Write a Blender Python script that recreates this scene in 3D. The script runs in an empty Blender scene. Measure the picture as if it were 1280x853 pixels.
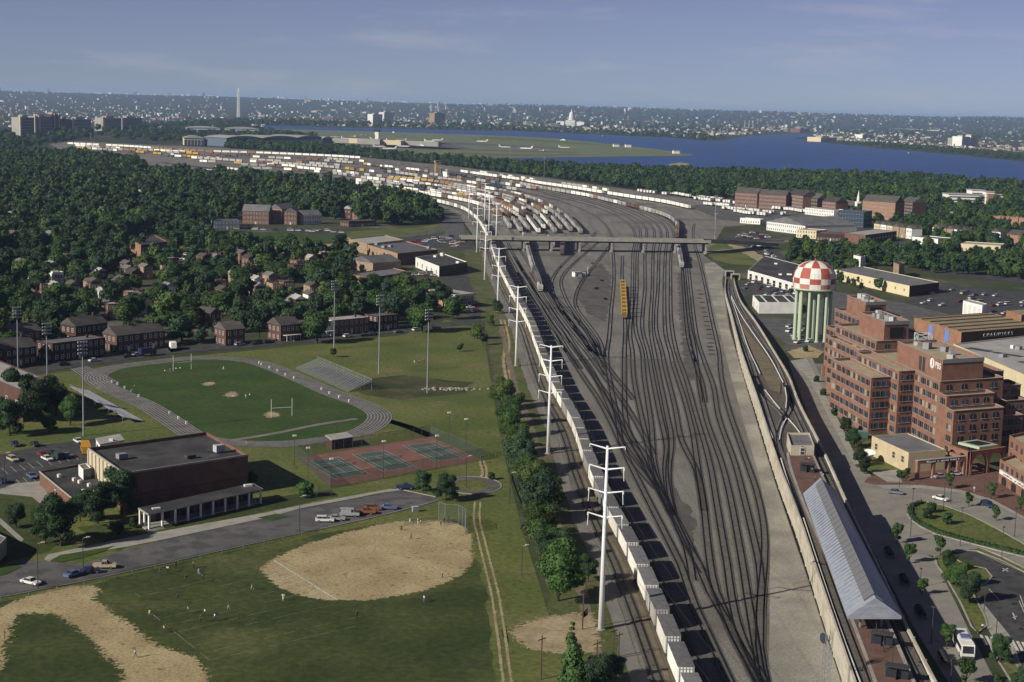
import bpy, bmesh, math, random
from mathutils import Vector, Matrix, noise
from math import sin, cos, pi, radians, atan2, hypot, sqrt
R = random.Random(11)
sc = bpy.context.scene
col = sc.collection

# ------------------------------------------------------------------ camera
FPX, HC = 1970.0, 104.0                       # focal length in photo pixels (1280 wide), eye height in metres
ROLL = math.atan(0.0275)
PITCH = math.atan(293 / FPX / cos(ROLL))
cd = bpy.data.cameras.new('camera'); cam = bpy.data.objects.new('camera', cd); col.objects.link(cam)
cd.sensor_width = 36; cd.lens = 36 * FPX / 1280; cd.clip_start = 1; cd.clip_end = 120000
cam.matrix_world = Matrix.Translation((0, 0, HC)) @ Matrix.Rotation(pi / 2 - PITCH, 4, 'X') @ Matrix.Rotation(ROLL, 4, 'Z')
sc.camera = cam

# ------------------------------------------------------------------ sky, sun, exposure
SUN_EL, SUN_AZ = radians(28), radians(235)    # low sun to the left and behind the tower
w = bpy.data.worlds.new('World'); sc.world = w; w.use_nodes = True
nt = w.node_tree; nt.nodes.clear()
def nd(t, typ, **k):
    n = t.nodes.new(typ)
    for a, v in k.items(): setattr(n, a, v)
    return n
sky = nd(nt, 'ShaderNodeTexSky', sky_type='NISHITA', sun_disc=False, sun_elevation=SUN_EL, sun_rotation=SUN_AZ,
         altitude=100, air_density=0.5, dust_density=0.15, ozone_density=5.0)
tc = nd(nt, 'ShaderNodeTexCoord')
mp = nd(nt, 'ShaderNodeMapping'); mp.inputs['Scale'].default_value = (7, 7, 46)
nz = nd(nt, 'ShaderNodeTexNoise'); nz.inputs['Scale'].default_value = 1.0; nz.inputs['Detail'].default_value = 7; nz.inputs['Roughness'].default_value = .62
rp = nd(nt, 'ShaderNodeValToRGB'); rp.color_ramp.elements[0].position = .53; rp.color_ramp.elements[1].position = .78
rp.color_ramp.elements[1].color = (.55, .55, .55, 1)
mx = nd(nt, 'ShaderNodeMixRGB'); mx.inputs[2].default_value = (7.5, 7.6, 8.6, 1)
hs = nd(nt, 'ShaderNodeHueSaturation'); hs.inputs['Saturation'].default_value = .74; hs.inputs['Hue'].default_value = .529
bg = nd(nt, 'ShaderNodeBackground'); bg.inputs[1].default_value = 0.0515
wo = nd(nt, 'ShaderNodeOutputWorld')
L = nt.links.new
L(tc.outputs['Generated'], mp.inputs[0]); L(mp.outputs[0], nz.inputs[0]); L(nz.outputs[0], rp.inputs[0])
L(sky.outputs[0], hs.inputs['Color']); L(hs.outputs[0], mx.inputs[1]); L(rp.outputs[0], mx.inputs[0]); L(mx.outputs[0], bg.inputs[0]); L(bg.outputs[0], wo.inputs[0])
sd = bpy.data.lights.new('sun', 'SUN'); sd.energy = 5.0; sd.angle = radians(.53); sd.color = (1, .93, .80)
sun = bpy.data.objects.new('sun', sd); col.objects.link(sun)
sdir = Vector((sin(SUN_AZ) * cos(SUN_EL), cos(SUN_AZ) * cos(SUN_EL), sin(SUN_EL)))
sun.rotation_euler = sdir.to_track_quat('Z', 'Y').to_euler(); sun.location = (-300, 0, 300)
sc.view_settings.view_transform = 'Standard'; sc.view_settings.look = 'None'
sc.view_settings.exposure = 0.2; sc.view_settings.gamma = 1; sc.view_settings.use_curve_mapping = False
sc.cycles.volume_bounces = 0; sc.cycles.max_bounces = 4; sc.cycles.diffuse_bounces = 2; sc.cycles.transparent_max_bounces = 4

# ------------------------------------------------------------------ survey: where a sight line meets a level plane
cR, sR, cP, sP = cos(ROLL), sin(ROLL), cos(PITCH), sin(PITCH)
def G(px, py, z=0.0):
    u = (px - 640) / FPX; v = (426.5 - py) / FPX
    u, v = u * cR - v * sR, u * sR + v * cR
    d = (u, cP + v * sP, -sP + v * cP); t = (z - HC) / d[2]
    return Vector((d[0] * t, d[1] * t))
def PX(x, y, z=0.0):
    dz = z - HC; f = y * cP - dz * sP; up = y * sP + dz * cP
    u, v = x / f, up / f
    u, v = u * cR + v * sR, -u * sR + v * cR
    return 640 + u * FPX, 426.5 - v * FPX
def GP(pts, z=0.0): return [G(p[0], p[1], p[2] if len(p) > 2 else z) for p in pts]
def inside(p, poly):
    x, y = p; c = False; j = len(poly) - 1
    for i in range(len(poly)):
        a, b = poly[i], poly[j]
        if (a[1] > y) != (b[1] > y) and x < (b[0] - a[0]) * (y - a[1]) / (b[1] - a[1]) + a[0]: c = not c
        j = i
    return c
ORD = 'first second third fourth fifth sixth seventh eighth ninth tenth eleventh twelfth thirteenth fourteenth fifteenth sixteenth seventeenth eighteenth nineteenth twentieth'.split()
ORD += [t + '-' + o for t in ('twenty', 'thirty', 'forty', 'fifty') for o in ORD[:9]]

# ------------------------------------------------------------------ materials
MAT = {}
def mat(name, c, rough=.85, c2=None, scale=.5, detail=5, lo=.35, hi=.65, fine=0, fscale=6, rnd=0, metal=0, spec=.25, bump=0, bscale=3, stretch=None, rot=0, coords='Object', c3=None, scale3=.05, lo3=.45, hi3=.6):
    m = bpy.data.materials.new(name); m.use_nodes = True; t = m.node_tree; b = t.nodes['Principled BSDF']
    b.inputs['Roughness'].default_value = rough; b.inputs['Metallic'].default_value = metal; b.inputs['Specular IOR Level'].default_value = spec
    ln = t.links.new; cc = nd(t, 'ShaderNodeTexCoord'); vec = cc.outputs[coords]
    if stretch:
        mpp = nd(t, 'ShaderNodeMapping'); mpp.inputs['Scale'].default_value = stretch; mpp.inputs['Rotation'].default_value = (0, 0, rot); ln(vec, mpp.inputs[0]); svec = mpp.outputs[0]
    else: svec = vec
    def noi(v, s, d=detail):
        n = nd(t, 'ShaderNodeTexNoise'); n.inputs['Scale'].default_value = s; n.inputs['Detail'].default_value = d; ln(v, n.inputs[0]); return n.outputs[0]
    def mix(a, bb, f, mode='MIX'):
        n = nd(t, 'ShaderNodeMixRGB', blend_type=mode)
        for i, q in ((1, a), (2, bb), (0, f)):
            if isinstance(q, (tuple, list)): n.inputs[i].default_value = (*q, 1)
            elif isinstance(q, (int, float)): n.inputs[i].default_value = q
            else: ln(q, n.inputs[i])
        return n.outputs[0]
    def mr(v, a, bb, x=0, y=1):
        n = nd(t, 'ShaderNodeMapRange'); n.inputs[1].default_value = a; n.inputs[2].default_value = bb; n.inputs[3].default_value = x; n.inputs[4].default_value = y; ln(v, n.inputs[0]); return n.outputs[0]
    cur = tuple(c)
    if c2: cur = mix(cur, tuple(c2), mr(noi(svec, scale), lo, hi))
    if c3: cur = mix(cur, tuple(c3), mr(noi(vec, scale3, 6), lo3, hi3))
    if fine: cur = mix(cur, mr(noi(vec, fscale, 3), .25, .75, 1 - fine, 1 + fine), 1.0, 'MULTIPLY')
    if rnd:
        oi = nd(t, 'ShaderNodeObjectInfo'); cur = mix(cur, mr(oi.outputs['Random'], 0, 1, 1 - rnd, 1 + rnd), 1.0, 'MULTIPLY')
    if isinstance(cur, tuple): b.inputs['Base Color'].default_value = (*cur, 1)
    else: ln(cur, b.inputs['Base Color'])
    if bump:
        bn = nd(t, 'ShaderNodeBump'); bn.inputs['Strength'].default_value = bump; bn.inputs['Distance'].default_value = .3; ln(noi(vec, bscale, 4), bn.inputs['Height']); ln(bn.outputs[0], b.inputs['Normal'])
    MAT[name] = m; return m
mat('land', (.022, .034, .018), c2=(.042, .050, .03), scale=.004, fine=.35, fscale=.02, c3=(.10, .09, .075), scale3=.0022, lo3=.58, hi3=.66)
mat('suburb', (.034, .048, .018), c2=(.065, .070, .034), scale=.02, fine=.3, fscale=.2, c3=(.11, .105, .085), scale3=.016, lo3=.56, hi3=.62)
mat('deck_ballast', (.085, .074, .058), c2=(.115, .102, .08), scale=.5, fine=.3, fscale=2)
mat('oil', (.085, .08, .07), c2=(.125, .118, .105), scale=.6, fine=.3)
mat('hill', (.020, .030, .018), c2=(.035, .045, .025), scale=.002, fine=.3, fscale=.01)
mat('grass', (.072, .098, .022), c2=(.115, .130, .033), scale=.035, fine=.38, fscale=.7, c3=(.15, .135, .058), scale3=.05, lo3=.55, hi3=.74, bump=.3, bscale=1.2)
mat('practice', (.030, .046, .010), c2=(.052, .068, .016), scale=.06, fine=.4, fscale=.6, c3=(.10, .105, .034), scale3=.028, lo3=.54, hi3=.72, bump=.3, bscale=1.2)
mat('airfield', (.15, .17, .085), c2=(.11, .13, .06), scale=.01, fine=.2, fscale=.05)
mat('turf', (.026, .058, .008), c2=(.046, .076, .014), scale=.05, fine=.3, fscale=.5, c3=(.055, .062, .022), scale3=.03, lo3=.56, hi3=.75)
mat('rough_grass', (.040, .048, .016), c2=(.085, .075, .032), scale=.09, fine=.4, fscale=.9, c3=(.03, .042, .012), scale3=.05, bump=.4, bscale=1)
mat('verge', (.085, .098, .030), c2=(.058, .076, .020), scale=.12, fine=.4, fscale=.9, c3=(.12, .10, .06), scale3=.07, lo3=.52, hi3=.64, bump=.4, bscale=1)
mat('bank_dirt', (.19, .155, .105), c2=(.125, .108, .066), scale=.3, fine=.3)
mat('dirt', (.37, .31, .175), c2=(.29, .225, .12), scale=.09, fine=.35, fscale=1.6, c3=(.17, .14, .065), scale3=.55, lo3=.60, hi3=.70)
mat('sand', (.36, .30, .19), c2=(.25, .20, .115), scale=.16, fine=.25, fscale=1.2)
mat('ballast', (.215, .203, .180), c2=(.140, .131, .114), scale=.16, fine=.38, fscale=1.6, stretch=(1, .06, 1), rot=.10, lo=.3, hi=.7, c3=(.105, .098, .082), scale3=.018, lo3=.50, hi3=.70)
mat('ballast_light', (.20, .19, .168), c2=(.145, .137, .12), scale=.2, fine=.2, fscale=2, stretch=(1, .15, 1), rot=.15)
mat('dark_ground', (.075, .070, .062), c2=(.115, .108, .094), scale=.12, fine=.3, fscale=1.5)
mat('service', (.34, .32, .262), c2=(.26, .247, .21), scale=.12, fine=.25, fscale=1.6, stretch=(1, .3, 1), rot=-.28, c3=(.22, .21, .18), scale3=.05)
mat('tie', (.085, .078, .068), c2=(.12, .112, .10), scale=.6, fine=.3, fscale=3)
mat('tie_bed', (.195, .187, .170), c2=(.135, .128, .116), scale=.3, fine=.3, fscale=2)
mat('rail', (.012, .011, .012), rough=.45, spec=.4)
mat('asphalt', (.052, .052, .055), c2=(.072, .071, .072), scale=.08, fine=.18, fscale=1.5, c3=(.04, .04, .042), scale3=.3)
mat('asphalt_old', (.095, .093, .092), c2=(.125, .122, .118), scale=.1, fine=.15, fscale=1.5, c3=(.07, .07, .07), scale3=.2)
mat('concrete', (.33, .315, .28), c2=(.25, .24, .215), scale=.25, fine=.15, fscale=2)
mat('road_concrete', (.25, .235, .205), c2=(.195, .185, .165), scale=.15, fine=.14, fscale=1.2)
mat('wall_concrete', (.50, .465, .39), c2=(.36, .32, .25), scale=.25, fine=.15, fscale=2, stretch=(.4, .4, 1.5))
mat('paver', (.15, .088, .068), c2=(.115, .066, .052), scale=.3, fine=.25, fscale=2)
mat('brick', (.165, .090, .066), c2=(.125, .066, .05), scale=.35, fine=.18, fscale=3)
mat('brick_pink', (.248, .134, .098), c2=(.195, .10, .072), scale=.35, fine=.15, fscale=3)
mat('hangar_blue', (.085, .11, .16), c2=(.11, .14, .19), scale=.05)
mat('brick_orange', (.30, .165, .10), c2=(.24, .125, .075), scale=.3, fine=.18, fscale=3)
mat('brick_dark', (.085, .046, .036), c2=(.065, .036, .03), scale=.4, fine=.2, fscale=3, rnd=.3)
mat('brick_tan', (.33, .23, .15), c2=(.26, .18, .11), scale=.4, fine=.18, fscale=3)
mat('roof_tan', (.37, .315, .215), c2=(.28, .24, .165), scale=.2, fine=.15, fscale=2)
mat('roof_dark', (.050, .048, .048), c2=(.075, .072, .070), scale=.15, fine=.2, fscale=1.5, c3=(.035, .035, .037), scale3=.12)
mat('roof_grey', (.15, .15, .155), c2=(.105, .105, .11), scale=.15, fine=.15, fscale=2, rnd=.2)
mat('roof_pale', (.36, .355, .34), c2=(.28, .275, .265), scale=.2, fine=.12, fscale=2)
mat('roof_brown', (.27, .235, .155), c2=(.20, .175, .115), scale=.15, fine=.2, fscale=1.5)
mat('shingle', (.060, .055, .052), c2=(.095, .085, .078), scale=.3, fine=.25, fscale=3, rnd=.4)
mat('cream', (.62, .54, .35), c2=(.54, .47, .31), scale=.1, fine=.08, fscale=2, stretch=(1, 1, .2))
mat('tan', (.50, .42, .27), c2=(.43, .36, .24), scale=.3, fine=.1, fscale=2)
mat('white', (.74, .73, .69), c2=(.64, .63, .60), scale=.3, fine=.06, fscale=2, rnd=.08)
mat('white_pole', (.72, .73, .73), rough=.4, spec=.4)
mat('car_white', (.76, .75, .70), c2=(.64, .62, .56), scale=.25, fine=.10, fscale=2, rnd=.18, stretch=(1, 1, .25), c3=(.42, .36, .27), scale3=.7, lo3=.56, hi3=.80)
mat('car_roof', (.155, .155, .160), c2=(.105, .105, .11), scale=.4, fine=.12, fscale=2, rnd=.3)
mat('rust', (.16, .085, .035), c2=(.24, .15, .05), scale=.6, fine=.2)
mat('black', (.018, .018, .020), rough=.7)
mat('dark_metal', (.045, .047, .050), rough=.6)
mat('grey_metal', (.24, .25, .27), rough=.5, metal=.0, c2=(.19, .2, .22), scale=.5)
mat('aluminium', (.42, .43, .45), rough=.45, c2=(.33, .34, .36), scale=1)
mat('wood_pole', (.085, .065, .048), c2=(.06, .045, .035), scale=2)
mat('glass', (.022, .026, .034), rough=.12, spec=.5)
mat('glass_blue', (.045, .062, .10), rough=.15, spec=.5)
mat('blind', (.30, .26, .19), rough=.6)
mat('trim', (.60, .58, .54), rough=.6)
mat('red_paint', (.36, .088, .060), rough=.6, c2=(.30, .075, .05), scale=.4)
mat('pink_paint', (.42, .18, .17), rough=.6)
mat('white_paint', (.68, .66, .62), rough=.5, c2=(.60, .59, .55), scale=.4)
mat('pale_green', (.38, .45, .33), rough=.5)
mat('yellow', (.40, .26, .05), rough=.55, c2=(.40, .25, .03), scale=1)
mat('bus_yellow', (.50, .25, .02), rough=.45)
mat('orange', (.21, .125, .065), rough=.6, rnd=.3)
mat('maroon', (.105, .062, .046), rough=.7, rnd=.3)
mat('tanker', (.05, .05, .055), rough=.5)
mat('hopper', (.34, .33, .31), c2=(.24, .23, .215), scale=.4, rnd=.3)
mat('teal', (.10, .20, .24), rough=.6)
mat('blue_door', (.13, .22, .55), rough=.5)
mat('court_red', (.20, .100, .080), c2=(.15, .078, .065), scale=.2, fine=.15, fscale=2)
mat('court_green', (.055, .082, .070), c2=(.075, .098, .085), scale=.2, fine=.15, fscale=2)
mat('line', (.50, .49, .45), fine=.3, fscale=1.5)
mat('chalk', (.30, .30, .24), c2=(.10, .12, .06), scale=.35, fine=.3)
mat('tire', (.015, .015, .016))
mat('skin', (.30, .17, .11))
mat('hair', (.02, .014, .01))
mat('bark', (.055, .042, .030), c2=(.035, .028, .02), scale=2)
mat('canopy_metal', (.31, .34, .39), rough=.42, c2=(.23, .255, .30), scale=1.2, stretch=(.3, 1, 1), fine=.05)
mat('skylight', (.15, .15, .155), rough=.5, fine=.1, fscale=2)
mat('fence_green', (.05, .09, .07))
for i, c in enumerate([(.62, .62, .60), (.018, .030, .085), (.20, .025, .02), (.03, .03, .034), (.30, .31, .32), (.13, .15, .19), (.42, .36, .24), (.03, .055, .045), (.24, .085, .025), (.10, .14, .26)]):
    mat('paint%d' % i, c, rough=.3, spec=.5)
for i, c in enumerate([(.66, .66, .64), (.05, .06, .14), (.30, .04, .04), (.025, .025, .03), (.30, .30, .32), (.20, .11, .05), (.08, .12, .26), (.55, .36, .10)]):
    mat('cloth%d' % i, c, rough=.9)
# leaves: colour varies from tree to tree and from clump to clump
def leafmat(name, a, b):
    m = mat(name, a, rough=.62, c2=b, scale=.28, detail=3, rnd=.38, spec=.2)
    return m
leafmat('leaf_a', (.024, .056, .013), (.044, .084, .020))
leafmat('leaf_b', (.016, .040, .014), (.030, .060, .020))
leafmat('leaf_d', (.020, .046, .022), (.038, .068, .032))
leafmat('leaf_c', (.042, .076, .016), (.068, .100, .024))
# ground covers whose rim breaks up into the grass around them
def ragged(src, name):
    m = MAT[src].copy(); m.name = name; t = m.node_tree; b = t.nodes['Principled BSDF']; at = nd(t, 'ShaderNodeAttribute', attribute_name='edge'); cc = nd(t, 'ShaderNodeTexCoord')
    n = nd(t, 'ShaderNodeTexNoise'); n.inputs['Scale'].default_value = .9; n.inputs['Detail'].default_value = 5; n.inputs['Roughness'].default_value = .7; t.links.new(cc.outputs['Object'], n.inputs[0])
    mr = nd(t, 'ShaderNodeMapRange'); mr.inputs[1].default_value = .28; mr.inputs[2].default_value = .72; t.links.new(n.outputs[0], mr.inputs[0])
    lt = nd(t, 'ShaderNodeMath', operation='LESS_THAN'); t.links.new(mr.outputs[0], lt.inputs[0]); t.links.new(at.outputs['Fac'], lt.inputs[1]); t.links.new(lt.outputs[0], b.inputs['Alpha']); MAT[name] = m
ragged('dirt', 'dirt_rim'); ragged('sand', 'sand_rim')
# water: dark blue with wind ripples
m = mat('water', (.010, .046, .180), rough=.35, spec=.10, c2=(.014, .058, .205), scale=.012, stretch=(1, .35, 1), fine=.10, fscale=.03, c3=(.010, .042, .155), scale3=.004)
b = m.node_tree.nodes['Principled BSDF']; bn = nd(m.node_tree, 'ShaderNodeBump'); nn = nd(m.node_tree, 'ShaderNodeTexNoise'); nn.inputs['Scale'].default_value = .15; nn.inputs['Detail'].default_value = 6
tcx = nd(m.node_tree, 'ShaderNodeTexCoord'); m.node_tree.links.new(tcx.outputs['Object'], nn.inputs[0]); m.node_tree.links.new(nn.outputs[0], bn.inputs['Height']); bn.inputs['Distance'].default_value = 1.2; bn.inputs['Strength'].default_value = .6
m.node_tree.links.new(bn.outputs[0], b.inputs['Normal'])

# ------------------------------------------------------------------ building blocks
class MB:
    """collects faces; build() links them as ONE mesh object"""
    def __init__(s): s.v = []; s.f = []; s.m = []
    def face(s, pts, mi=0):
        i = len(s.v); s.v += [tuple(p) for p in pts]; s.f.append(tuple(range(i, i + len(pts)))); s.m.append(mi)
    def prism(s, poly, z0, z1, mi=0, top=True, bottom=False, tmi=None):
        n = len(poly)
        a = sum(poly[i][0] * poly[(i + 1) % n][1] - poly[(i + 1) % n][0] * poly[i][1] for i in range(n))
        if a < 0: poly = poly[::-1]
        i = len(s.v); s.v += [(p[0], p[1], z0) for p in poly] + [(p[0], p[1], z1) for p in poly]
        for k in range(n): s.f.append((i + k, i + (k + 1) % n, i + n + (k + 1) % n, i + n + k)); s.m.append(mi)
        if top: s.f.append(tuple(range(i + n, i + 2 * n))); s.m.append(mi if tmi is None else tmi)
        if bottom: s.f.append(tuple(range(i + n - 1, i - 1, -1))); s.m.append(mi)
    def box(s, x, y, z, sx, sy, sz, mi=0, rz=0, tmi=None):
        """box on base centre (x,y,z)"""
        c, q = cos(rz), sin(rz)
        s.prism([(x + a * sx / 2 * c - b * sy / 2 * q, y + a * sx / 2 * q + b * sy / 2 * c) for a, b in ((-1, -1), (1, -1), (1, 1), (-1, 1))], z, z + sz, mi, True, True, tmi)
    def bar(s, a, b, r0, r1=None, n=6, mi=0, caps=True):
        a, b = Vector(a), Vector(b); r1 = r0 if r1 is None else r1
        d = (b - a).normalized(); u = d.cross(Vector((0, 0, 1)) if abs(d.z) < .95 else Vector((1, 0, 0))).normalized(); w_ = d.cross(u)
        i = len(s.v)
        for p, r in ((a, r0), (b, r1)):
            for k in range(n):
                t = 2 * pi * k / n; s.v.append(tuple(p + u * (r * cos(t)) + w_ * (r * sin(t))))
        for k in range(n): s.f.append((i + k, i + (k + 1) % n, i + n + (k + 1) % n, i + n + k)); s.m.append(mi)
        if caps: s.f.append(tuple(range(i + n, i + 2 * n))); s.m.append(mi); s.f.append(tuple(range(i + n - 1, i - 1, -1))); s.m.append(mi)
    def lathe(s, prof, n=16, mi=0, cx=0, cy=0):
        i = len(s.v)
        for r, z in prof:
            for k in range(n): t = 2 * pi * k / n; s.v.append((cx + r * cos(t), cy + r * sin(t), z))
        for j in range(len(prof) - 1):
            for k in range(n): s.f.append((i + j * n + k, i + j * n + (k + 1) % n, i + (j + 1) * n + (k + 1) % n, i + (j + 1) * n + k)); s.m.append(mi)
    def mesh(s, name, mats, smooth=False):
        me = bpy.data.meshes.new(name); me.from_pydata(s.v, [], s.f)
        for q in (mats if isinstance(mats, (list, tuple)) else [mats]): me.materials.append(MAT[q] if isinstance(q, str) else q)
        if any(s.m): me.polygons.foreach_set('material_index', s.m)
        if smooth: me.polygons.foreach_set('use_smooth', [True] * len(s.f))
        me.update(); return me
    def build(s, name, mats, parent=None, smooth=False, loc=None, rz=0):
        return ob(name, s.mesh(name, mats, smooth), parent, loc, rz)
def ob(name, me, parent=None, loc=None, rz=0):
    o = bpy.data.objects.new(name, me); col.objects.link(o)
    if parent: o.parent = parent
    if loc is not None: o.location = loc
    if rz: o.rotation_euler = (0, 0, rz)
    return o
def tag(o, label=None, cat=None, group=None, kind=None):
    for k, v in (('label', label), ('category', cat), ('group', group), ('kind', kind)):
        if v: o[k] = v
    return o
def thing(name, label, cat, loc=(0, 0, 0), rz=0, group=None):
    o = ob(name, None, None, (loc[0], loc[1], loc[2] if len(loc) > 2 else 0), rz); o.empty_display_size = .5
    return tag(o, label, cat, group)
def copy_tree(o, parent=None, top=True):
    c = o.copy(); col.objects.link(c); c.parent = parent
    for ch in o.children: copy_tree(ch, c, False)
    return c
CUBE = {}
def bx(name, parent, m, x, y, z, sx, sy, sz, rz=0):
    """a part that is a box on base centre (x,y,z); boxes of one material share a mesh"""
    if m not in CUBE:
        q = MB(); q.box(0, 0, 0, 1, 1, 1); CUBE[m] = q.mesh('block', m)
    o = ob(name, CUBE[m], parent, (x, y, z), rz); o.scale = (sx, sy, sz); return o
def smooth_line(P, step=8.0, closed=False):
    """Catmull-Rom through 2D/3D points, resampled"""
    P = [Vector(p) for p in P]; out = []; n = len(P)
    rng = n if closed else n - 1
    for i in range(rng):
        p0 = P[(i - 1) % n] if closed or i > 0 else P[0] * 2 - P[1]
        p1 = P[i]; p2 = P[(i + 1) % n]
        p3 = P[(i + 2) % n] if closed or i + 2 < n else P[-1] * 2 - P[-2]
        k = max(1, int((p2 - p1).length / step))
        # centripetal parametrisation keeps long and short spans smooth
        t0 = 0; t1 = t0 + max(1e-3, (p1 - p0).length ** .5); t2 = t1 + max(1e-3, (p2 - p1).length ** .5); t3 = t2 + max(1e-3, (p3 - p2).length ** .5)
        for j in range(k):
            t = t1 + (t2 - t1) * j / k
            a1 = p0 * ((t1 - t) / (t1 - t0)) + p1 * ((t - t0) / (t1 - t0)); a2 = p1 * ((t2 - t) / (t2 - t1)) + p2 * ((t - t1) / (t2 - t1)); a3 = p2 * ((t3 - t) / (t3 - t2)) + p3 * ((t - t2) / (t3 - t2))
            b1 = a1 * ((t2 - t) / (t2 - t0)) + a2 * ((t - t0) / (t2 - t0)); b2 = a2 * ((t3 - t) / (t3 - t1)) + a3 * ((t - t1) / (t3 - t1))
            out.append(b1 * ((t2 - t) / (t2 - t1)) + b2 * ((t - t1) / (t2 - t1)))
    if not closed: out.append(P[-1])
    return out
def offs(P, d, closed=False):
    """parallel line, d to the right of travel"""
    out = []; n = len(P)
    for i in range(n):
        a = P[(i - 1) % n] if closed or i > 0 else P[i]; b = P[(i + 1) % n] if closed or i < n - 1 else P[i]
        t = (b - a).to_2d().normalized(); q = P[i].copy(); q.x += t.y * d; q.y -= t.x * d; out.append(q)
    return out
def strip(mb, P, d0, d1, z, mi=0, closed=False):
    A, B = offs(P, d0, closed), offs(P, d1, closed); n = len(P)
    zz = lambda p: z + (p.z if len(p) == 3 else 0)
    for i in range(n if closed else n - 1):
        j = (i + 1) % n
        mb.face([(A[i].x, A[i].y, zz(P[i])), (B[i].x, B[i].y, zz(P[i])), (B[j].x, B[j].y, zz(P[j])), (A[j].x, A[j].y, zz(P[j]))], mi)
def ribbon(mb, P, d0, d1, z0, z1, mi=0, closed=False, tmi=None):
    """a bar along P from offset d0 to d1, z0 to z1 (top and two sides)"""
    A, B = offs(P, d0, closed), offs(P, d1, closed); n = len(P)
    zz = lambda p: (p.z if len(p) == 3 else 0)
    for i in range(n if closed else n - 1):
        j = (i + 1) % n; a, b = zz(P[i]), zz(P[j])
        mb.face([(A[i].x, A[i].y, a + z1), (B[i].x, B[i].y, a + z1), (B[j].x, B[j].y, b + z1), (A[j].x, A[j].y, b + z1)], mi if tmi is None else tmi)
        mb.face([(A[i].x, A[i].y, a + z0), (A[i].x, A[i].y, a + z1), (A[j].x, A[j].y, b + z1), (A[j].x, A[j].y, b + z0)], mi)
        mb.face([(B[i].x, B[i].y, a + z1), (B[i].x, B[i].y, a + z0), (B[j].x, B[j].y, b + z0), (B[j].x, B[j].y, b + z1)], mi)
def fill(mb, poly, z, mi=0, jit=0, step=0):
    """flat sheet; jit roughens the edge"""
    P = [Vector((p[0], p[1])) for p in poly]
    if step:
        Q = []
        for i in range(len(P)):
            a, b = P[i], P[(i + 1) % len(P)]; k = max(1, int((b - a).length / step))
            for j in range(k):
                p = a.lerp(b, j / k)
                if jit: q = Vector((p.x / 9, p.y / 9, 0)); p = p + Vector((noise.noise(q) + .6 * noise.noise(q * 3.7), noise.noise(q + Vector((9, 9, 9))) + .6 * noise.noise(q * 3.7 + Vector((5, 1, 2))))) * jit
                Q.append(p)
        P = Q
    from mathutils.geometry import tessellate_polygon
    i = len(mb.v); mb.v += [(p.x, p.y, z) for p in P]
    for t in tessellate_polygon([[Vector((p.x, p.y, 0)) for p in P]]):
        a, b, c = (P[k] for k in t)
        if (b - a).cross(c - a) < 0: t = t[::-1]
        mb.f.append(tuple(i + k for k in t)); mb.m.append(mi)
def sheet(name, pxs, m, z, jit=0, step=0, curve=0, closed=True):
    P = GP(pxs)
    if curve: P = smooth_line(P, curve, True)
    q = MB(); fill(q, P, z, 0, jit, step); return tag(q.build(name, m), kind='structure')

def rag_sheet(name, pxs, m, z, rim=1.8, jit=.8):
    """flat patch; its outer rim fades out raggedly"""
    P = smooth_line(GP(pxs), 2.2, True); A = sum(P[i].x * P[(i + 1) % len(P)].y - P[(i + 1) % len(P)].x * P[i].y for i in range(len(P))); sgn_ = 1 if A > 0 else -1
    P = [p + Vector((noise.noise(Vector((p.x / 5, p.y / 5, 0))), noise.noise(Vector((p.x / 5, p.y / 5, 7))))) * jit for p in P]
    I_, O_ = offs(P, -rim * sgn_, True), offs(P, rim * sgn_, True); q = MB(); fill(q, I_, z); n = len(P); i = len(q.v); e = [1.0] * i
    q.v += [(p.x, p.y, z) for p in I_] + [(p.x, p.y, z) for p in O_]; e += [1.0] * n + [0.0] * n
    for k in range(n): j = (k + 1) % n; q.f.append((i + k, i + n + k, i + n + j, i + j)); q.m.append(0)
    o = q.build(name, m + '_rim'); at = o.data.attributes.new('edge', 'FLOAT', 'POINT'); at.data.foreach_set('value', e); return tag(o, kind='structure')
# ================================================================== THE SETTING
q = MB(); q.face([(-45000, -3000, -.3), (45000, -3000, -.3), (45000, 62000, -.3), (-45000, 62000, -.3)])
tag(q.build('ground', 'land'), kind='structure')
def hillz(x, y):
    t = max(0, min(1, (y - 10500) / 8500)); t = t * t * (3 - 2 * t)
    px = 640 + x / max(1, y) * FPX
    h = 122 - 16 * max(0, min(1, (px - 250) / 900)) + 16 * noise.noise(Vector((x / 2300, y / 3000, 3))) + 7 * noise.noise(Vector((x / 600, y / 800, 8)))
    if px > 1150: h += 26 * max(0, 1 - abs(px - 1235) / 80)*(1 if y > 14000 else 0)
    return t * h
q = MB(); nx, ny = 150, 16
for j in range(ny + 1):
    for i in range(nx + 1):
        y = 10300 + 11700 * j / ny; x = (-.52 + 1.04 * i / nx) * y
        q.v.append((x, y, hillz(x, y) - .6 + (3 * noise.noise(Vector((x / 120, y / 120, 0))) if j > 9 else 0)))
for j in range(ny):
    for i in range(nx): a = j * (nx + 1) + i; q.f.append((a, a + 1, a + nx + 2, a + nx + 1)); q.m.append(0)
tag(q.build('hills', 'hill', smooth=True), kind='structure')
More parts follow.
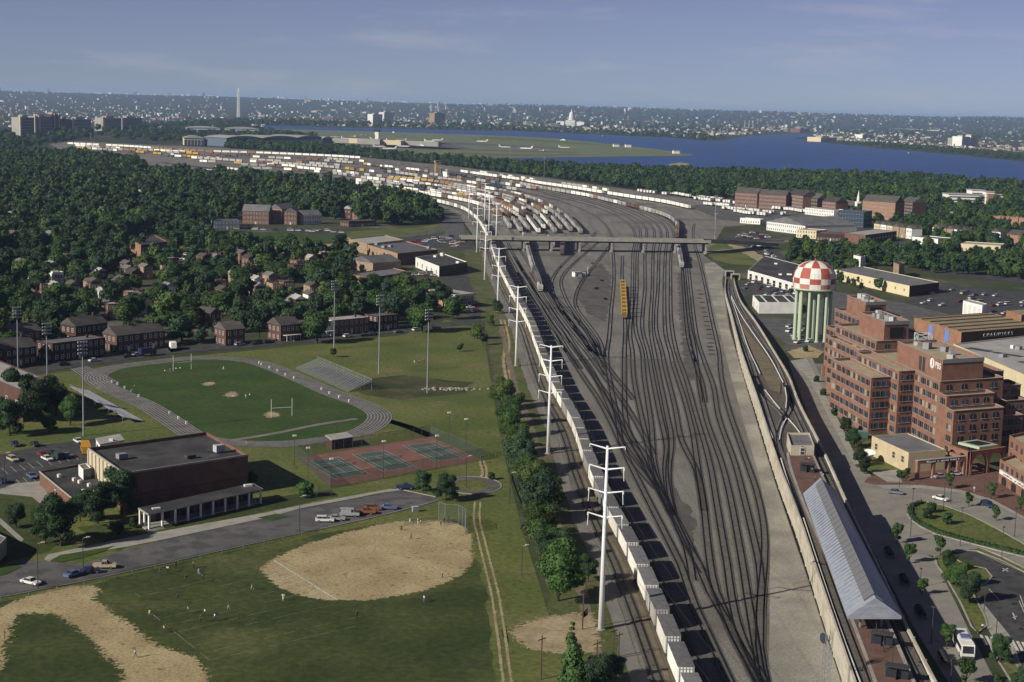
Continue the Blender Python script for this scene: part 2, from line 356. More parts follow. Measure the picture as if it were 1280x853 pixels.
# river: one sheet from the near wooded shore to the far shore; the airport spit stands out of it
shore_far = [(300, 157), (360, 158), (430, 160), (540, 162.5), (640, 164), (700, 166.5), (780, 170), (850, 173), (870, 175.5), (905, 176.5), (925, 171.5), (950, 169.5), (990, 167.5), (1012, 167), (1020, 169), (1000, 172), (992, 173), (1010, 176), (1045, 180), (1090, 185), (1150, 190), (1215, 196), (1280, 202.5), (1400, 214)]
shore_near = [(1500, 262), (1280, 236), (1100, 224), (960, 220), (880, 219), (760, 214), (640, 208), (540, 201), (515, 197), (500, 190), (420, 175), (330, 165), (290, 161)]
q = MB(); fill(q, GP(shore_far + shore_near), .15); tag(q.build('river', 'water'), kind='structure')
sheet('sandbank', [(835, 206), (850, 203.5), (862, 205), (858, 207.5), (840, 208.5)], 'sand', .4)
spit = [(330, 161), (420, 163.5), (470, 165), (540, 167), (640, 170.5), (700, 174), (760, 180), (800, 184.5), (830, 188), (866, 193.5), (868, 194.6), (850, 195.6), (800, 196), (720, 197), (640, 198), (560, 199), (510, 193), (500, 190), (420, 182), (330, 172)]
q = MB(); fill(q, GP(spit), .5); tag(q.build('airfield_grass', 'airfield'), kind='structure')
for nm, P in (('runway', [(470, 175), (640, 181.5), (700, 185), (700, 186.6), (640, 183.5), (470, 178)]), ('taxiway', [(480, 181), (600, 187.5), (720, 190.5), (720, 191.6), (600, 189.2), (480, 184)]), ('apron', [(395, 171), (470, 173.5), (560, 180), (590, 186), (540, 188), (470, 184), (400, 178)])):
    sheet(nm, P, 'asphalt_old', .7)
for P in ([(600, 171), (690, 175.5), (770, 183), (690, 179), (600, 173.5)], [(560, 191), (640, 193.2), (760, 194), (640, 195.6), (560, 193.4)]):
    sheet('mown_strip', P, 'grass', .66)
# ground covers near the tower
sheet('suburb_ground', [(-900, 250), (-300, 206), (0, 194), (90, 190), (215, 205), (300, 214), (440, 232), (530, 256), (575, 272), (592, 300), (612, 380), (622, 470), (640, 600), (700, 760), (740, 900), (-400, 1000)], 'suburb', 0)
sheet('town_ground', [(905, 262), (1000, 262), (1280, 262), (1700, 280), (2300, 900), (1170, 1000), (1090, 860), (1000, 640), (940, 470), (903, 350), (885, 318)], 'suburb', 0)
sheet('school_grass', [(-60, 480), (60, 468), (210, 448), (330, 437), (595, 410), (606, 425), (614, 480), (628, 560), (652, 660), (690, 780), (720, 900), (-300, 960)], 'grass', .05)
yard_edge = [(735, 900), (716, 790), (694, 700), (668, 610), (645, 520), (628, 440), (612, 370), (601, 320), (590, 292), (572, 268), (540, 259), (500, 252), (440, 240), (330, 224), (200, 208), (80, 190), (60, 180), (90, 176.5), (200, 182), (330, 187), (440, 194), (560, 207), (700, 225), (860, 248), (905, 256), (1010, 262), (1000, 272), (935, 288), (900, 300), (880, 320), (906, 338), (903, 350), (912, 410), (938, 500), (968, 600), (1004, 706), (1052, 853), (1075, 920)]
sheet('rail_yard', yard_edge, 'ballast', .08)
sheet('service_road', [(968, 920), (960, 853), (962, 780), (962, 690), (950, 600), (930, 530), (912, 465), (896, 400), (886, 360), (880, 330), (892, 328), (906, 338), (902, 352), (911, 410), (937, 500), (967, 600), (1003, 706), (1051, 853), (1072, 920)], 'service', .13)
for P in ([(826, 572), (834, 585), (846, 618), (862, 640), (868, 668), (866, 690), (858, 690), (849, 655), (842, 622), (830, 595)], [(848, 340), (856, 340), (866, 400), (868, 420), (852, 420), (848, 380)], [(852, 423), (862, 423), (868, 450), (872, 475), (862, 476), (855, 450)], [(722, 345), (750, 330), (764, 345), (762, 380), (755, 402), (735, 392), (722, 372)]):
    sheet('cinder_patch', P, 'dark_ground', .14, jit=1.8, step=1.5)
sheet('gravel_strip', [(769, 452), (774, 440), (777, 440), (780, 531), (773, 531)], 'ballast_light', .15)
sheet('gravel_strip', [(783, 330), (789, 316), (795, 316), (792, 345), (790, 370), (786, 362)], 'ballast_light', .15)
# roads and yards on the school side
road = lambda nm, P, m='asphalt', z=.10, **k: sheet(nm, P, m, z, **k)
road('street', [(-60, 482), (0, 474), (105, 458), (210, 443), (330, 433), (460, 420), (600, 405), (600, 399), (460, 412.5), (330, 425.5), (210, 435.5), (105, 449), (0, 465), (-60, 473)])
road('street', [(214, 441), (196, 420), (178, 402), (163, 388), (170, 386.5), (188, 401), (206, 418), (228, 439)])
road('school_drive', [(-60, 765), (0, 748), (45, 738), (105, 727), (200, 705), (330, 677), (400, 662), (480, 644), (530, 633), (548, 626), (535, 619), (505, 613), (440, 624), (375, 636), (330, 649), (200, 677), (150, 690), (105, 705), (60, 703), (30, 700), (0, 712), (-60, 730)], 'asphalt_old')
road('parking_lot', [(-40, 580), (0, 568), (60, 556), (122, 548), (128, 556), (112, 575), (98, 589), (52, 600), (0, 612), (-40, 622)], 'asphalt')
for nm, P in (('pavement', [(55, 700), (60, 694), (130, 679), (185, 668), (330, 642), (375, 632.5), (500, 609.5), (507, 612), (440, 624), (376, 636), (331, 648.5), (200, 676), (160, 684), (110, 692), (62, 703)]), ('pavement', [(0, 612), (20, 605), (52, 602), (60, 618), (92, 655), (86, 659), (40, 622), (0, 618)]), ('pavement', [(0, 648), (30, 675), (26, 679), (0, 656)])):
    road(nm, P, 'concrete', .14)
for P in ([(62, 702), (75, 695), (110, 689), (144, 683), (130, 690), (100, 699), (75, 704)], [(322, 648), (345, 643), (360, 647), (340, 652)], [(0, 712), (20, 705), (26, 710), (10, 718), (0, 721)]):
    sheet('grass_island', P, 'turf', .17)
sheet('practice_field', [(-60, 770), (0, 753), (105, 732), (250, 700), (330, 682), (400, 668), (470, 655), (520, 690), (596, 700), (604, 740), (614, 800), (622, 900), (-200, 960)], 'practice', .065, jit=1.6, step=4)
sheet('practice_field', [(0, 615), (45, 622), (88, 660), (60, 690), (0, 706), (-40, 700)], 'practice', .07, jit=.8, step=4)
sheet('practice_field', [(95, 660), (150, 690), (185, 670), (330, 640), (372, 632), (420, 620), (412, 612), (330, 625), (180, 650)], 'practice', .07, jit=.8, step=4)
# kerbs
def kerb(P, w_=.3, h=.14, m='concrete', closed=False, z=.1):
    q = MB(); ribbon(q, smooth_line(GP(P), 6, closed), -w_ / 2, w_ / 2, 0, h, 0, closed); o = q.build('kerb', m); o.location.z = z; return tag(o, kind='structure')
kerb([(0, 748), (105, 727.5), (330, 677.5), (480, 644.5), (548, 626.5)]); kerb([(375, 636.5), (440, 624.5), (505, 613.5), (545, 622)])
# turning circle
c = G(590, 607); ring = [c + Vector((cos(t), sin(t))) * r for r in (1,) for t in [2 * pi * k / 28 for k in range(28)]]
ex = (G(626, 607) - c).length; ey = (G(590, 595.5) - c).length; e_ = max(ex, ey)
q = MB(); P = [Vector((c.x + ex * cos(2 * pi * k / 28), c.y + ey * .9 * sin(2 * pi * k / 28))) for k in range(28)]
strip(q, P, -3.3, 0, .11, 0, True); tag(q.build('turning_circle', 'asphalt_old'), kind='structure')
q = MB(); ribbon(q, P, 0, .3, .05, .2, 0, True); tag(q.build('kerb', 'concrete'), kind='structure')
# dirt
rag_sheet('dirt_path', [(-30, 775), (0, 762), (30, 748), (60, 738), (100, 733), (125, 737), (116, 748), (140, 765), (165, 785), (195, 805), (235, 820), (250, 826), (243, 870), (165, 870), (150, 838), (130, 822), (112, 800), (90, 780), (60, 766), (35, 766), (15, 780), (8, 800), (0, 830), (-30, 860)], 'dirt', .08, 2.0, 1.4)
rag_sheet('infield', [(328, 712), (340, 700), (365, 688), (400, 676), (440, 664), (480, 655), (510, 652), (560, 652), (583, 660), (590, 690), (592, 705), (575, 720), (540, 735), (500, 745), (470, 750), (430, 751), (390, 748), (350, 735), (335, 722)], 'dirt', .09, 1.3, .9)
rag_sheet('sand_patch', [(642, 790), (665, 778), (700, 770), (735, 768), (748, 800), (742, 815), (700, 818), (660, 812)], 'sand', .19, 2.2, 1.6)
sheet('worn_grass', [(560, 400), (600, 412), (606, 440), (570, 460), (500, 455), (470, 430)], 'grass', .08, jit=2, step=4)
sheet('worn_grass', [(440, 475), (500, 470), (590, 478), (580, 492), (500, 500), (455, 495)], 'rough_grass', .08, jit=2, step=4)
for nm, P in (('sand_patch', [(281, 493), (291, 490), (297, 493), (293, 497), (285, 497)]), ('sand_patch', [(330, 518), (340, 515), (348, 517), (349, 521), (338, 523)]), ('sand_patch', [(252, 480), (262, 478), (268, 481), (258, 483)])):
    rag_sheet(nm, P, 'sand', .13, 1.6, .8)
def trail(P, gauge=1.5, w_=.34, m='sand', z=.1, name='trail'):
    q = MB(); C = smooth_line(GP(P), 4)
    e = []
    for s in (-1, 1):
        for u, v, ea, eb in ((-1.6, 0, 0, 1), (0, 1.6, 1, 0)):
            c0 = s * gauge / 2; k0 = len(q.v); strip(q, C, c0 + u * w_, c0 + v * w_, z); e += [x for _ in range((len(q.v) - k0) // 4) for x in (ea, eb, eb, ea)]
    mm = m + '_rim' if m == 'sand' else m
    o = q.build(name, mm); at = o.data.attributes.new('edge', 'FLOAT', 'POINT'); at.data.foreach_set('value', e); return tag(o, kind='structure')
trail([(597, 628), (596, 650), (600, 668), (608, 700), (618, 740), (626, 790), (634, 853), (638, 890)])
trail([(602, 576), (606, 592), (604, 600)], 1.2, .5); trail([(484, 526), (510, 534), (540, 546)], 0, 1.3, 'concrete')
trail([(628, 400), (634, 430), (632, 450), (636, 475), (645, 500), (655, 525)], 1.7, .8, 'sand', .14)
q = MB(); strip(q, smooth_line(GP([(290, 551), (340, 543), (400, 531), (446, 524)]), 5), -1.2, 1.2, .14); tag(q.build('sprint_runway', 'ballast_light'), kind='structure')
# running track and the playing field inside it
inf = [(134, 475), (140, 466), (160, 460), (200, 455), (235, 451), (269, 450), (307, 454), (326, 460), (360, 474), (402, 493), (440, 507), (456, 516), (459, 522), (450, 532), (430, 541), (400, 547), (350, 552), (300, 551), (270, 547), (252, 540), (240, 532), (200, 507), (162, 490)]
I = smooth_line(GP(inf), 4, True)
q = MB(); fill(q, I, .10); tag(q.build('playing_field', 'turf'), kind='structure')
sg = -1 if sum(I[i].x * I[(i + 1) % len(I)].y - I[(i + 1) % len(I)].x * I[i].y for i in range(len(I))) < 0 else 1
q = MB(); strip(q, I, *((0, 8.4) if sg > 0 else (-8.4, 0)), .13, 0, True); tag(q.build('running_track', 'asphalt_old'), kind='structure')
q = MB(); P = [G(*p) for p in ((88, 462), (108, 458), (150, 478), (128, 490))]; fill(q, P, .125); tag(q.build('track_straight', 'asphalt_old'), kind='structure')
q = MB()
for k in range(8):
    d = (.3 + 1.12 * k) * sg; strip(q, I, d - .06, d + .06, .15, 0, True)
for k in range(7):
    a = G(89 + 3.2 * k, 461.5 - .55 * k); b_ = G(125 + 3.4 * k, 487 - 1.6 * k); strip(q, [a, b_], -.06, .06, .15)
tag(q.build('lane_lines', 'line'), kind='structure')
# practice-field chalk lines, worn and broken
q = MB()
def dash(a, b, wd=.12, keep=.62, z=.10):
    A, B = G(*a), G(*b); n = max(1, int((B - A).length / 2.2))
    for i in range(n):
        if R.random() < keep: strip(q, [A.lerp(B, i / n), A.lerp(B, (i + .96) / n)], -wd / 2, wd / 2, z)
for i in range(10):
    t = i / 9; dash((176 + 86 * t, 746 + 80 * t), (318 + 150 * t, 712 + 66 * t))
dash((150, 732), (176, 747), .15, .5); dash((190, 768), (262, 826), .16, .85)
tag(q.build('chalk_lines', 'chalk'), kind='structure')
q = MB(); strip(q, [G(342, 701), G(422, 751)], -.16, .16, .12)
for a, b_ in (((332, 722), (362, 713)), ((346, 728), (371, 719)), ((350, 735), (383, 726)), ((371, 739), (393, 732)), ((381, 745), (403, 739)), ((402, 750), (412, 747))): strip(q, [G(*a), G(*b_)], -.1, .1, .12)
tag(q.build('foul_line', 'line'), kind='structure')
# car-park bay lines
q = MB()
for i in range(9): a = Vector((2 + 11 * i, 586 - 2.2 * i)); strip(q, [G(a.x, a.y), G(a.x + 8, a.y + 7)], -.06, .06, .13)
for i in range(4): strip(q, [G(20 + 9 * i, 600 - 2 * i), G(27 + 9 * i, 607 - 2 * i)], -.06, .06, .13)
tag(q.build('bay_lines', 'line'), kind='structure')
# tennis courts
T0 = [(373, 572), (537, 546), (601, 575), (414, 610)]
sheet('tennis_surround', T0, 'court_red', .10)
q = MB(); ql = MB()
mid = GP([(441.5, 569), (480.3, 563.8), (518.75, 583.5), (478.8, 589.7)])
shift = [(G(505, 558) - G(441.5, 569)), Vector((0, 0)), (G(383, 577.5) - G(441.5, 569))]
for s in shift:
    Q = [p + s for p in mid]; cQ = sum(Q, Vector((0, 0))) / 4; fill(q, [cQ + (p - cQ) * 1.0 for p in Q], .12)
    a, b_, c_, d_ = Q
    E = lambda u, v: a.lerp(b_, u).lerp(d_.lerp(c_, u), v)
    for P in ([E(0, -.06), E(0, 1.06)], [E(1, -.06), E(1, 1.06)], [E(0, 0), E(1, 0)], [E(0, 1), E(1, 1)], [E(.125, 0), E(.125, 1)], [E(.875, 0), E(.875, 1)], [E(.125, .23), E(.875, .23)], [E(.125, .77), E(.875, .77)], [E(.5, .23), E(.5, .77)]):
        strip(ql, P, -.055, .055, .14)
tag(q.build('tennis_court', 'court_green'), kind='structure'); tag(ql.build('court_lines', 'line'), kind='structure')
COURTS = [[p + s for p in mid] for s in shift]
# second ball ground beyond the houses
sheet('far_playing_field', [(262, 294), (320, 291), (380, 291), (436, 297), (424, 304), (350, 306), (268, 305)], 'turf', .10)
sheet('far_running_track', [(255, 300), (262, 307), (330, 312), (424, 308), (440, 299), (432, 296), (436, 300), (420, 305), (340, 307), (268, 305)], 'dirt', .12)
sheet('park_grass', [(430, 290), (520, 285), (560, 278), (566, 288), (500, 300), (440, 303)], 'grass', .09)
sheet('park_grass', [(215, 292), (262, 290), (262, 310), (225, 312)], 'grass', .09)
for P in ([(208, 315), (248, 318), (270, 330), (238, 334), (205, 325)], [(250, 281), (410, 288), (440, 291), (430, 293), (330, 288), (250, 286)], [(470, 300), (560, 291), (590, 300), (585, 312), (540, 310), (500, 306)], [(545, 345), (575, 335), (592, 330), (600, 350), (600, 400), (585, 395), (590, 372)]):
    road('car_park', P, 'asphalt', .11)
q = MB()
for P in ([(470, 297), (520, 293), (553, 284), (560, 276), (556, 268), (545, 264)], [(560, 300), (566, 285), (572, 276), (566, 268), (552, 263)], [(575, 300), (574, 284), (572, 276)]):
    q = MB(); strip(q, smooth_line(GP(P), 10), -4.5, 4.5, .13 + .03 * R.random()); tag(q.build('curving_street', 'asphalt_old'), kind='structure')
# ------------------------------------------------ station side
road('bus_road', [(1230, 920), (1185, 853), (1145, 790), (1070, 650), (1020, 545), (985, 452), (1015, 447), (1047, 520), (1072, 570), (1092, 600), (1112, 635), (1150, 690), (1170, 700), (1182, 728), (1212, 790), (1245, 853), (1270, 910)], 'road_concrete', .10)
road('loop_road', [(1090, 598), (1112, 611), (1160, 610), (1200, 616), (1240, 628), (1290, 655), (1400, 720), (1400, 790), (1280, 716), (1235, 698), (1190, 690), (1168, 696), (1150, 692), (1118, 645)], 'road_concrete', .115)
ISL = [(1134, 642), (1139, 633), (1155, 628), (1180, 633), (1210, 644), (1240, 659), (1290, 688), (1300, 700), (1280, 697), (1220, 682), (1170, 669), (1150, 659), (1138, 650)]
sheet('traffic_island', ISL, 'grass', .2, curve=3)
kerb(ISL, .4, .2, closed=True)
road('bus_park', [(1196, 693), (1215, 688), (1240, 699), (1330, 742), (1500, 900), (1276, 900), (1262, 830), (1236, 780), (1222, 758), (1230, 738), (1238, 724), (1225, 706)], 'asphalt', .12)
for P in ([(1168, 697), (1182, 693), (1205, 706), (1232, 712), (1240, 722), (1232, 731), (1216, 735), (1224, 758), (1234, 783), (1222, 792), (1200, 753), (1182, 722)], [(1204, 689), (1222, 690), (1280, 716), (1330, 745), (1330, 738), (1280, 711), (1225, 686)], [(1238, 800), (1250, 798), (1290, 870), (1290, 900), (1262, 850)]):
    sheet('grass_verge', P, 'grass', .2); kerb(P, .35, .18, closed=True)
road('plaza', [(1080, 604), (1085, 597), (1120, 590), (1145, 583), (1215, 572), (1255, 595), (1330, 640), (1400, 700), (1400, 715), (1290, 653), (1240, 626), (1200, 614), (1150, 608), (1110, 609)], 'paver', .14)
road('pavement', [(1094, 607), (1150, 607), (1200, 613), (1240, 625), (1290, 652), (1290, 655), (1240, 629), (1200, 617), (1150, 611), (1108, 612)], 'concrete', .17)
road('pavement', [(1222, 758), (1230, 756), (1262, 795), (1285, 853), (1310, 900), (1295, 900), (1270, 850), (1234, 786)], 'concrete', .16)
road('pavement', [(1087, 590), (1122, 588), (1128, 604), (1110, 604)], 'concrete', .18)
sheet('lawn', [(1062, 568), (1084, 550), (1130, 578), (1132, 590), (1094, 592), (1078, 590)], 'grass', .1)
sheet('shrub_bed', [(1020, 470), (1035, 500), (1060, 545), (1080, 580), (1070, 585), (1050, 540), (1030, 505), (1015, 478)], 'rough_grass', .12, jit=.6, step=3)
road('forecourt', [(1010, 455), (1040, 455), (1060, 480), (1090, 545), (1070, 550), (1040, 505), (1020, 475)], 'ballast_light', .09)
road('pavement', [(988, 452), (1008, 448), (1020, 470), (1050, 530), (1074, 580), (1068, 582), (1040, 530), (1012, 475)], 'concrete', .16)
road('parking_lot', [(925, 362), (940, 340), (990, 350), (1000, 362), (1000, 378), (935, 372)], 'asphalt', .10)
road('parking_lot', [(1130, 378), (1180, 356), (1330, 372), (1330, 420), (1240, 402), (1200, 396)], 'asphalt', .10)
road('car_park', [(1003, 396), (1040, 364), (1130, 379), (1200, 397), (1140, 399), (1090, 415), (1035, 426)], 'asphalt_old', .11)
road('parking_lot', [(940, 395), (1000, 400), (1030, 425), (1025, 440), (990, 435), (960, 415)], 'asphalt_old', .10)
road('street', [(1160, 340), (1330, 362), (1330, 354), (1165, 334)], 'asphalt', .12)
sheet('lawn', [(975, 315), (1010, 305), (1060, 306), (1110, 316), (1120, 330), (1040, 332), (985, 332)], 'grass', .1)
sheet('embankment_grass', [(884, 310), (906, 302), (930, 315), (955, 328), (950, 333), (915, 331), (892, 325)], 'grass', .12)
sheet('bare_earth', [(905, 304), (930, 309), (950, 318), (978, 333), (960, 334), (935, 320)], 'sand', .15, jit=2, step=6)
sheet('bare_earth', [(985, 440), (1010, 432), (1030, 440), (1022, 448), (992, 448)], 'dirt', .14, jit=.8, step=3)
q = MB()
for P in ([(880, 301), (915, 301.5), (945, 306), (962, 316), (975, 328), (1000, 338)], [(905, 300), (960, 301), (1060, 303), (1280, 322)]): strip(q, smooth_line(GP(P), 12), -8, 8, .16)
tag(q.build('approach_road', 'asphalt'), kind='structure')
road('trailer_lot', [(860, 258), (905, 252), (1010, 262), (1010, 275), (960, 280), (900, 275)], 'asphalt_old', .13)
sheet('waste_ground', [(895, 300), (905, 284), (960, 280), (965, 290), (930, 299)], 'rough_grass', .14)
road('car_park', [(905, 296), (940, 290), (975, 298), (940, 300)], 'asphalt', .15)
# crossing
for k in range(9):
    a = G(1226 + 6.5 * k, 795 + 1.1 * k); b_ = G(1233 + 6.5 * k, 808 + 1.1 * k); q = MB(); strip(q, [a, b_], -.3, .3, .19); tag(q.build('crossing_stripe', 'line'), kind='structure')
q = MB()
for a, b_ in (((1236, 737), (1250, 752)), ((1275, 745), (1280, 760)), ((1274, 752), (1280, 766))): strip(q, [G(*a), G(*b_)], -.08, .08, .14)
for a, b_ in (((1253, 711), (1260, 715)), ((1253, 715), (1260, 711)), ((1266, 767), (1269, 775)), ((1266, 773), (1271, 771))): strip(q, [G(*a), G(*b_)], -.15, .15, .14)
tag(q.build('road_markings', 'line'), kind='structure')

# ------------------------------------------------ railway tracks
LINES = {
 'M1': [(846, 915), (822, 853), (791, 766), (768, 706), (741, 649), (718, 590), (704, 543), (679.4, 492), (661, 440), (652, 412), (631, 369), (615.5, 334), (607, 306), (600, 290), (590, 275), (575, 264), (553, 257), (526, 251), (500, 246), (440, 235), (330, 219), (200, 204)],
 'T3': [(935, 905), (911, 853), (885, 796), (867.4, 757.7), (849.7, 706), (842.6, 692), (825.4, 657.5), (808, 623), (786.6, 580), (776, 587 - 30), (763.8, 530), (747.5, 500), (730, 474), (713, 448), (681, 403), (658.6, 364), (641, 331), (626, 303)],
 'K1': [(970, 905), (946, 853), (931, 823), (912, 785), (887, 742), (872, 706), (854.7, 669.6), (832, 626.5), (801, 580), (778, 545), (757, 500), (738, 462), (722, 440), (703, 410), (676, 372), (643, 322), (634, 303)],
 'K1b': [(839, 644), (820, 602), (806, 570), (787, 545), (781, 520), (780, 491.7), (780, 440), (781, 412), (779.5, 380), (777, 343), (778, 320)],
 'S': [(820, 612), (800, 590), (778.5, 560), (771.6, 526), (763, 483), (757.8, 447), (761, 420.6), (763.6, 386), (767, 351.7), (766, 315), (764, 296), (755, 280), (735, 266), (700, 252), (640, 238), (560, 224), (440, 209), (300, 198), (120, 186)],
 'K2': [(865, 727), (858, 687), (839, 644), (825, 610), (817, 580), (813.8, 534.7), (805, 474.5), (801.7, 440), (793.8, 412), (795.5, 360), (796.4, 317), (800, 296), (798, 284), (780, 270), (745, 256), (690, 243), (620, 230), (540, 218), (440, 206), (300, 196)],
 'K2b': [(832, 626), (818, 596), (806, 543), (792, 474.5), (789.7, 440), (787, 420.6), (789.5, 377.5), (791, 317), (794, 297), (788, 283), (768, 269), (730, 255), (680, 243)],
 'K3': [(880, 718), (854.6, 676), (842.6, 649), (834, 614), (831, 587), (832.7, 560.6), (824, 517.5), (815.5, 474.5), (809.5, 440), (802.4, 412), (805.8, 360), (805.8, 317), (808, 297), (806, 284), (790, 271), (752, 256), (695, 242), (620, 228.5), (540, 216.5), (440, 204.5)],
 'K4': [(842, 645), (836, 612), (835, 587), (838.8, 552), (832.7, 517.5), (824, 474.5), (817, 440), (812.7, 412), (815, 360), (816, 317), (818, 297), (815, 284), (798, 271), (758, 255), (700, 241)],
 'F1b': [(880, 640), (874, 605), (869, 587), (851.7, 552), (843, 509), (831, 460.7), (826.7, 440), (819.6, 412), (822, 360), (823.5, 317), (826, 297), (823, 284), (806, 271), (765, 255), (708, 241), (640, 228), (560, 215.5), (450, 202.5), (330, 194)],
 'F1': [(972, 900), (948.4, 853), (933.7, 826.6), (916.5, 795.6), (904.5, 766), (894, 740.5), (887, 706), (882.7, 669.6), (878.8, 631.7), (873, 595), (865.5, 543), (855, 500), (841, 457), (837, 440), (831.7, 420.6), (830, 369), (831.5, 317), (834, 297), (831, 284), (814, 271), (773, 255), (715, 241)],
 'F2': [(968, 890), (955, 853), (942, 832), (929.4, 806), (920.8, 781), (913.4, 745.6), (908, 706), (904.6, 686.8), (895.5, 631.7), (886.5, 580), (869, 517.5), (857, 474.5), (845, 440), (838.6, 403), (837.7, 360), (838.5, 317), (842, 297), (838, 284), (821, 271), (780, 254.5), (722, 240.5), (640, 226), (560, 213.5), (450, 200.5), (330, 192), (200, 185), (90, 180.5)],
 'F3': [(962, 890), (953, 853), (948, 835), (944, 809), (939.8, 783.5), (933.4, 745.6), (929.6, 720), (920.4, 666), (911.5, 619.6), (901.5, 580), (882.7, 526), (874, 483), (868, 440), (861, 403), (856.7, 360), (854, 325), (850, 300), (845, 286), (828, 272), (790, 257), (740, 244), (690, 235)],
 'F4': [(949, 770), (951, 735), (948.5, 708), (939, 664), (928.7, 621), (917.9, 580), (898, 522.7), (891, 483), (879, 450), (871, 424), (862.7, 360), (859, 325), (855, 300), (846, 284), (826, 269), (790, 254.5), (730, 240), (650, 225)],
 'F5': [(962, 890), (956, 853), (952.3, 835), (948.4, 809), (949, 780), (951, 740.5), (954.5, 706), (955.4, 683), (953.7, 655.8), (945, 614.5), (933.4, 580), (912, 517.5), (901.6, 474.5), (898, 440), (890, 403), (881.6, 360), (874, 326), (868, 306), (866, 290), (868, 280)],
 'D1': [(740, 440), (720, 412), (696, 378), (690, 350), (720, 315), (735, 303), (745, 290)],
 'D2': [(748, 440), (724, 402), (706, 372), (702, 348), (734, 315), (748, 303)],
 'D3': [(755, 447), (748, 425), (720, 385), (719, 372), (726, 355), (755, 317), (765, 304)],
 'D4': [(757, 470), (745, 447), (710, 403), (683, 365), (648, 310)],
 'D5': [(756, 460), (738, 420), (706, 385), (675, 350), (664, 325), (655, 300)],
}
rw = random.Random(31)
def railway(P, z=.12, near=650, dz=0, bed=True, name='railway_track'):
    """P: 2D or 3D centre line"""
    root = ob(name, None); tag(root, kind='structure')
    q = MB()
    if bed: strip(q, P, -1.35, 1.35, z); q.build('sleeper_bed', 'tie_bed', root)
    for s in (-1, 1):
        q = MB(); ribbon(q, P, s * .76 - .075, s * .76 + .075, z + .1, z + .30); q.build('rail', 'rail', root)
    if near:
        i = rw.randrange(4)
        while i < len(P) - 3:
            n_ = rw.randrange(2, 9); seg = P[i:i + n_ + 1]
            if len(seg) > 2 and seg[0].y < 1150: q = MB(); w0, w1 = rw.uniform(-.62, -.2), rw.uniform(.2, .62); strip(q, seg, w0, w1, z + .012); q.build('oil_streak', 'oil', root)
            i += n_ + rw.randrange(3, 14)
    q = MB(); acc = 0
    for i in range(len(P) - 1):
        a, b_ = P[i], P[i + 1]
        if a.y > near: continue
        l = (b_ - a).length; d = (b_ - a) / l; rz = atan2(d.y, d.x)
        while acc < l:
            p = a + d * acc; pz = p.z if len(p) == 3 else 0
            c, s_ = cos(rz), sin(rz); cs = [(p.x + x * c - y * s_, p.y + x * s_ + y * c) for x, y in ((-.13, -1.3), (.13, -1.3), (.13, 1.3), (-.13, 1.3))]
            q.prism(cs, pz + z + .01, pz + z + .14); acc += .62
        acc -= l
    if q.f: o = q.build('sleepers', 'tie', root); o['kind'] = 'stuff'
    return root
CL = {}
for k, P in LINES.items():
    C = smooth_line(GP(P), 9 if k not in () else 9); CL[k] = C; railway(C)
M1 = CL['M1']
# shoulder of the main line: gravel path, then weedy bank down to the hedge
lf = -1 if offs(M1, 4.3)[0].x > M1[0].x else 1
def band(name, d0, d1, z, m, jit, ymax):
    P = [p for p in M1 if p.y < ymax]; A, B_ = offs(P, lf * d0), offs(P, lf * d1); q = MB(); fill(q, A + B_[::-1], z, 0, jit, 3); return tag(q.build(name, m), kind='structure')
P = [p for p in M1 if p.y < 1150]; q = MB(); fill(q, offs(P, -lf * 6.4) + offs(P, -lf * 13.5)[::-1], .105, 0, .8, 4); tag(q.build('dark_strip', 'dark_ground'), kind='structure')  # darker ground band along the right of the long train
band('weedy_bank', 4.8, 17, .13, 'verge', 1.4, 1150); band('gravel_path', 2.3, 5.0, .16, 'ballast_light', .35, 1000); band('brown_strip', -1.5, -2.7, .16, 'bank_dirt', .15, 1100); band('dirt_strip', 8.5, 10.6, .17, 'bank_dirt', .8, 760)
T1 = offs(M1, 4.3) if offs(M1, 4.3)[0].x > M1[0].x else offs(M1, -4.3); sgn = 1 if offs(M1, 4.3)[0].x > M1[0].x else -1
CL['T1'] = T1; railway(T1); CL['T2'] = offs(M1, sgn * 8.5); railway(CL['T2'], near=450)
for nm_, d_, y0, y1 in (('X1', 4.3, 395, 1100), ('X2', 8.6, 470, 1000), ('X3', 12.9, 560, 900)):
    C = [p for p in offs(CL['T3'], sgn * d_) if y0 < p.y < y1]; CL[nm_] = C; railway(C)
for nm_, src_, d_, y0, y1 in (('X4', 'F4', -4.1, 560, 1200), ('X5', 'K1', -4.2, 620, 1000)):
    C = [p for p in offs(CL[src_], sgn * d_) if y0 < p.y < y1]; CL[nm_] = C; railway(C)
# freight-yard sidings beyond the bridge: between the train line and the outer curve
FA = [(641, 292), (632, 278), (622, 268), (606, 260), (580, 253), (540, 246), (500, 240), (440, 233)]
FB = [(727, 294), (719, 281), (709, 273), (693, 263), (670, 252), (628, 241), (558, 229), (480, 221), (440, 217)]
def rs(P, n):
    P = [Vector(p) for p in P]; L_ = [0]
    for i in range(1, len(P)): L_.append(L_[-1] + (P[i] - P[i - 1]).length)
    out = []
    for k in range(n):
        t = L_[-1] * k / (n - 1); i = max(j for j in range(len(P) - 1) if L_[j] <= t + 1e-6); out.append(P[i].lerp(P[i + 1], min(1, (t - L_[i]) / (L_[i + 1] - L_[i]))))
    return out
a_, b_ = rs(FA, 9), rs(FB, 9); FAN = []
for k in range(9): C = smooth_line(GP([a_[i].lerp(b_[i], k / 8) for i in range(9)]), 14); FAN.append(C); railway(C, near=0)
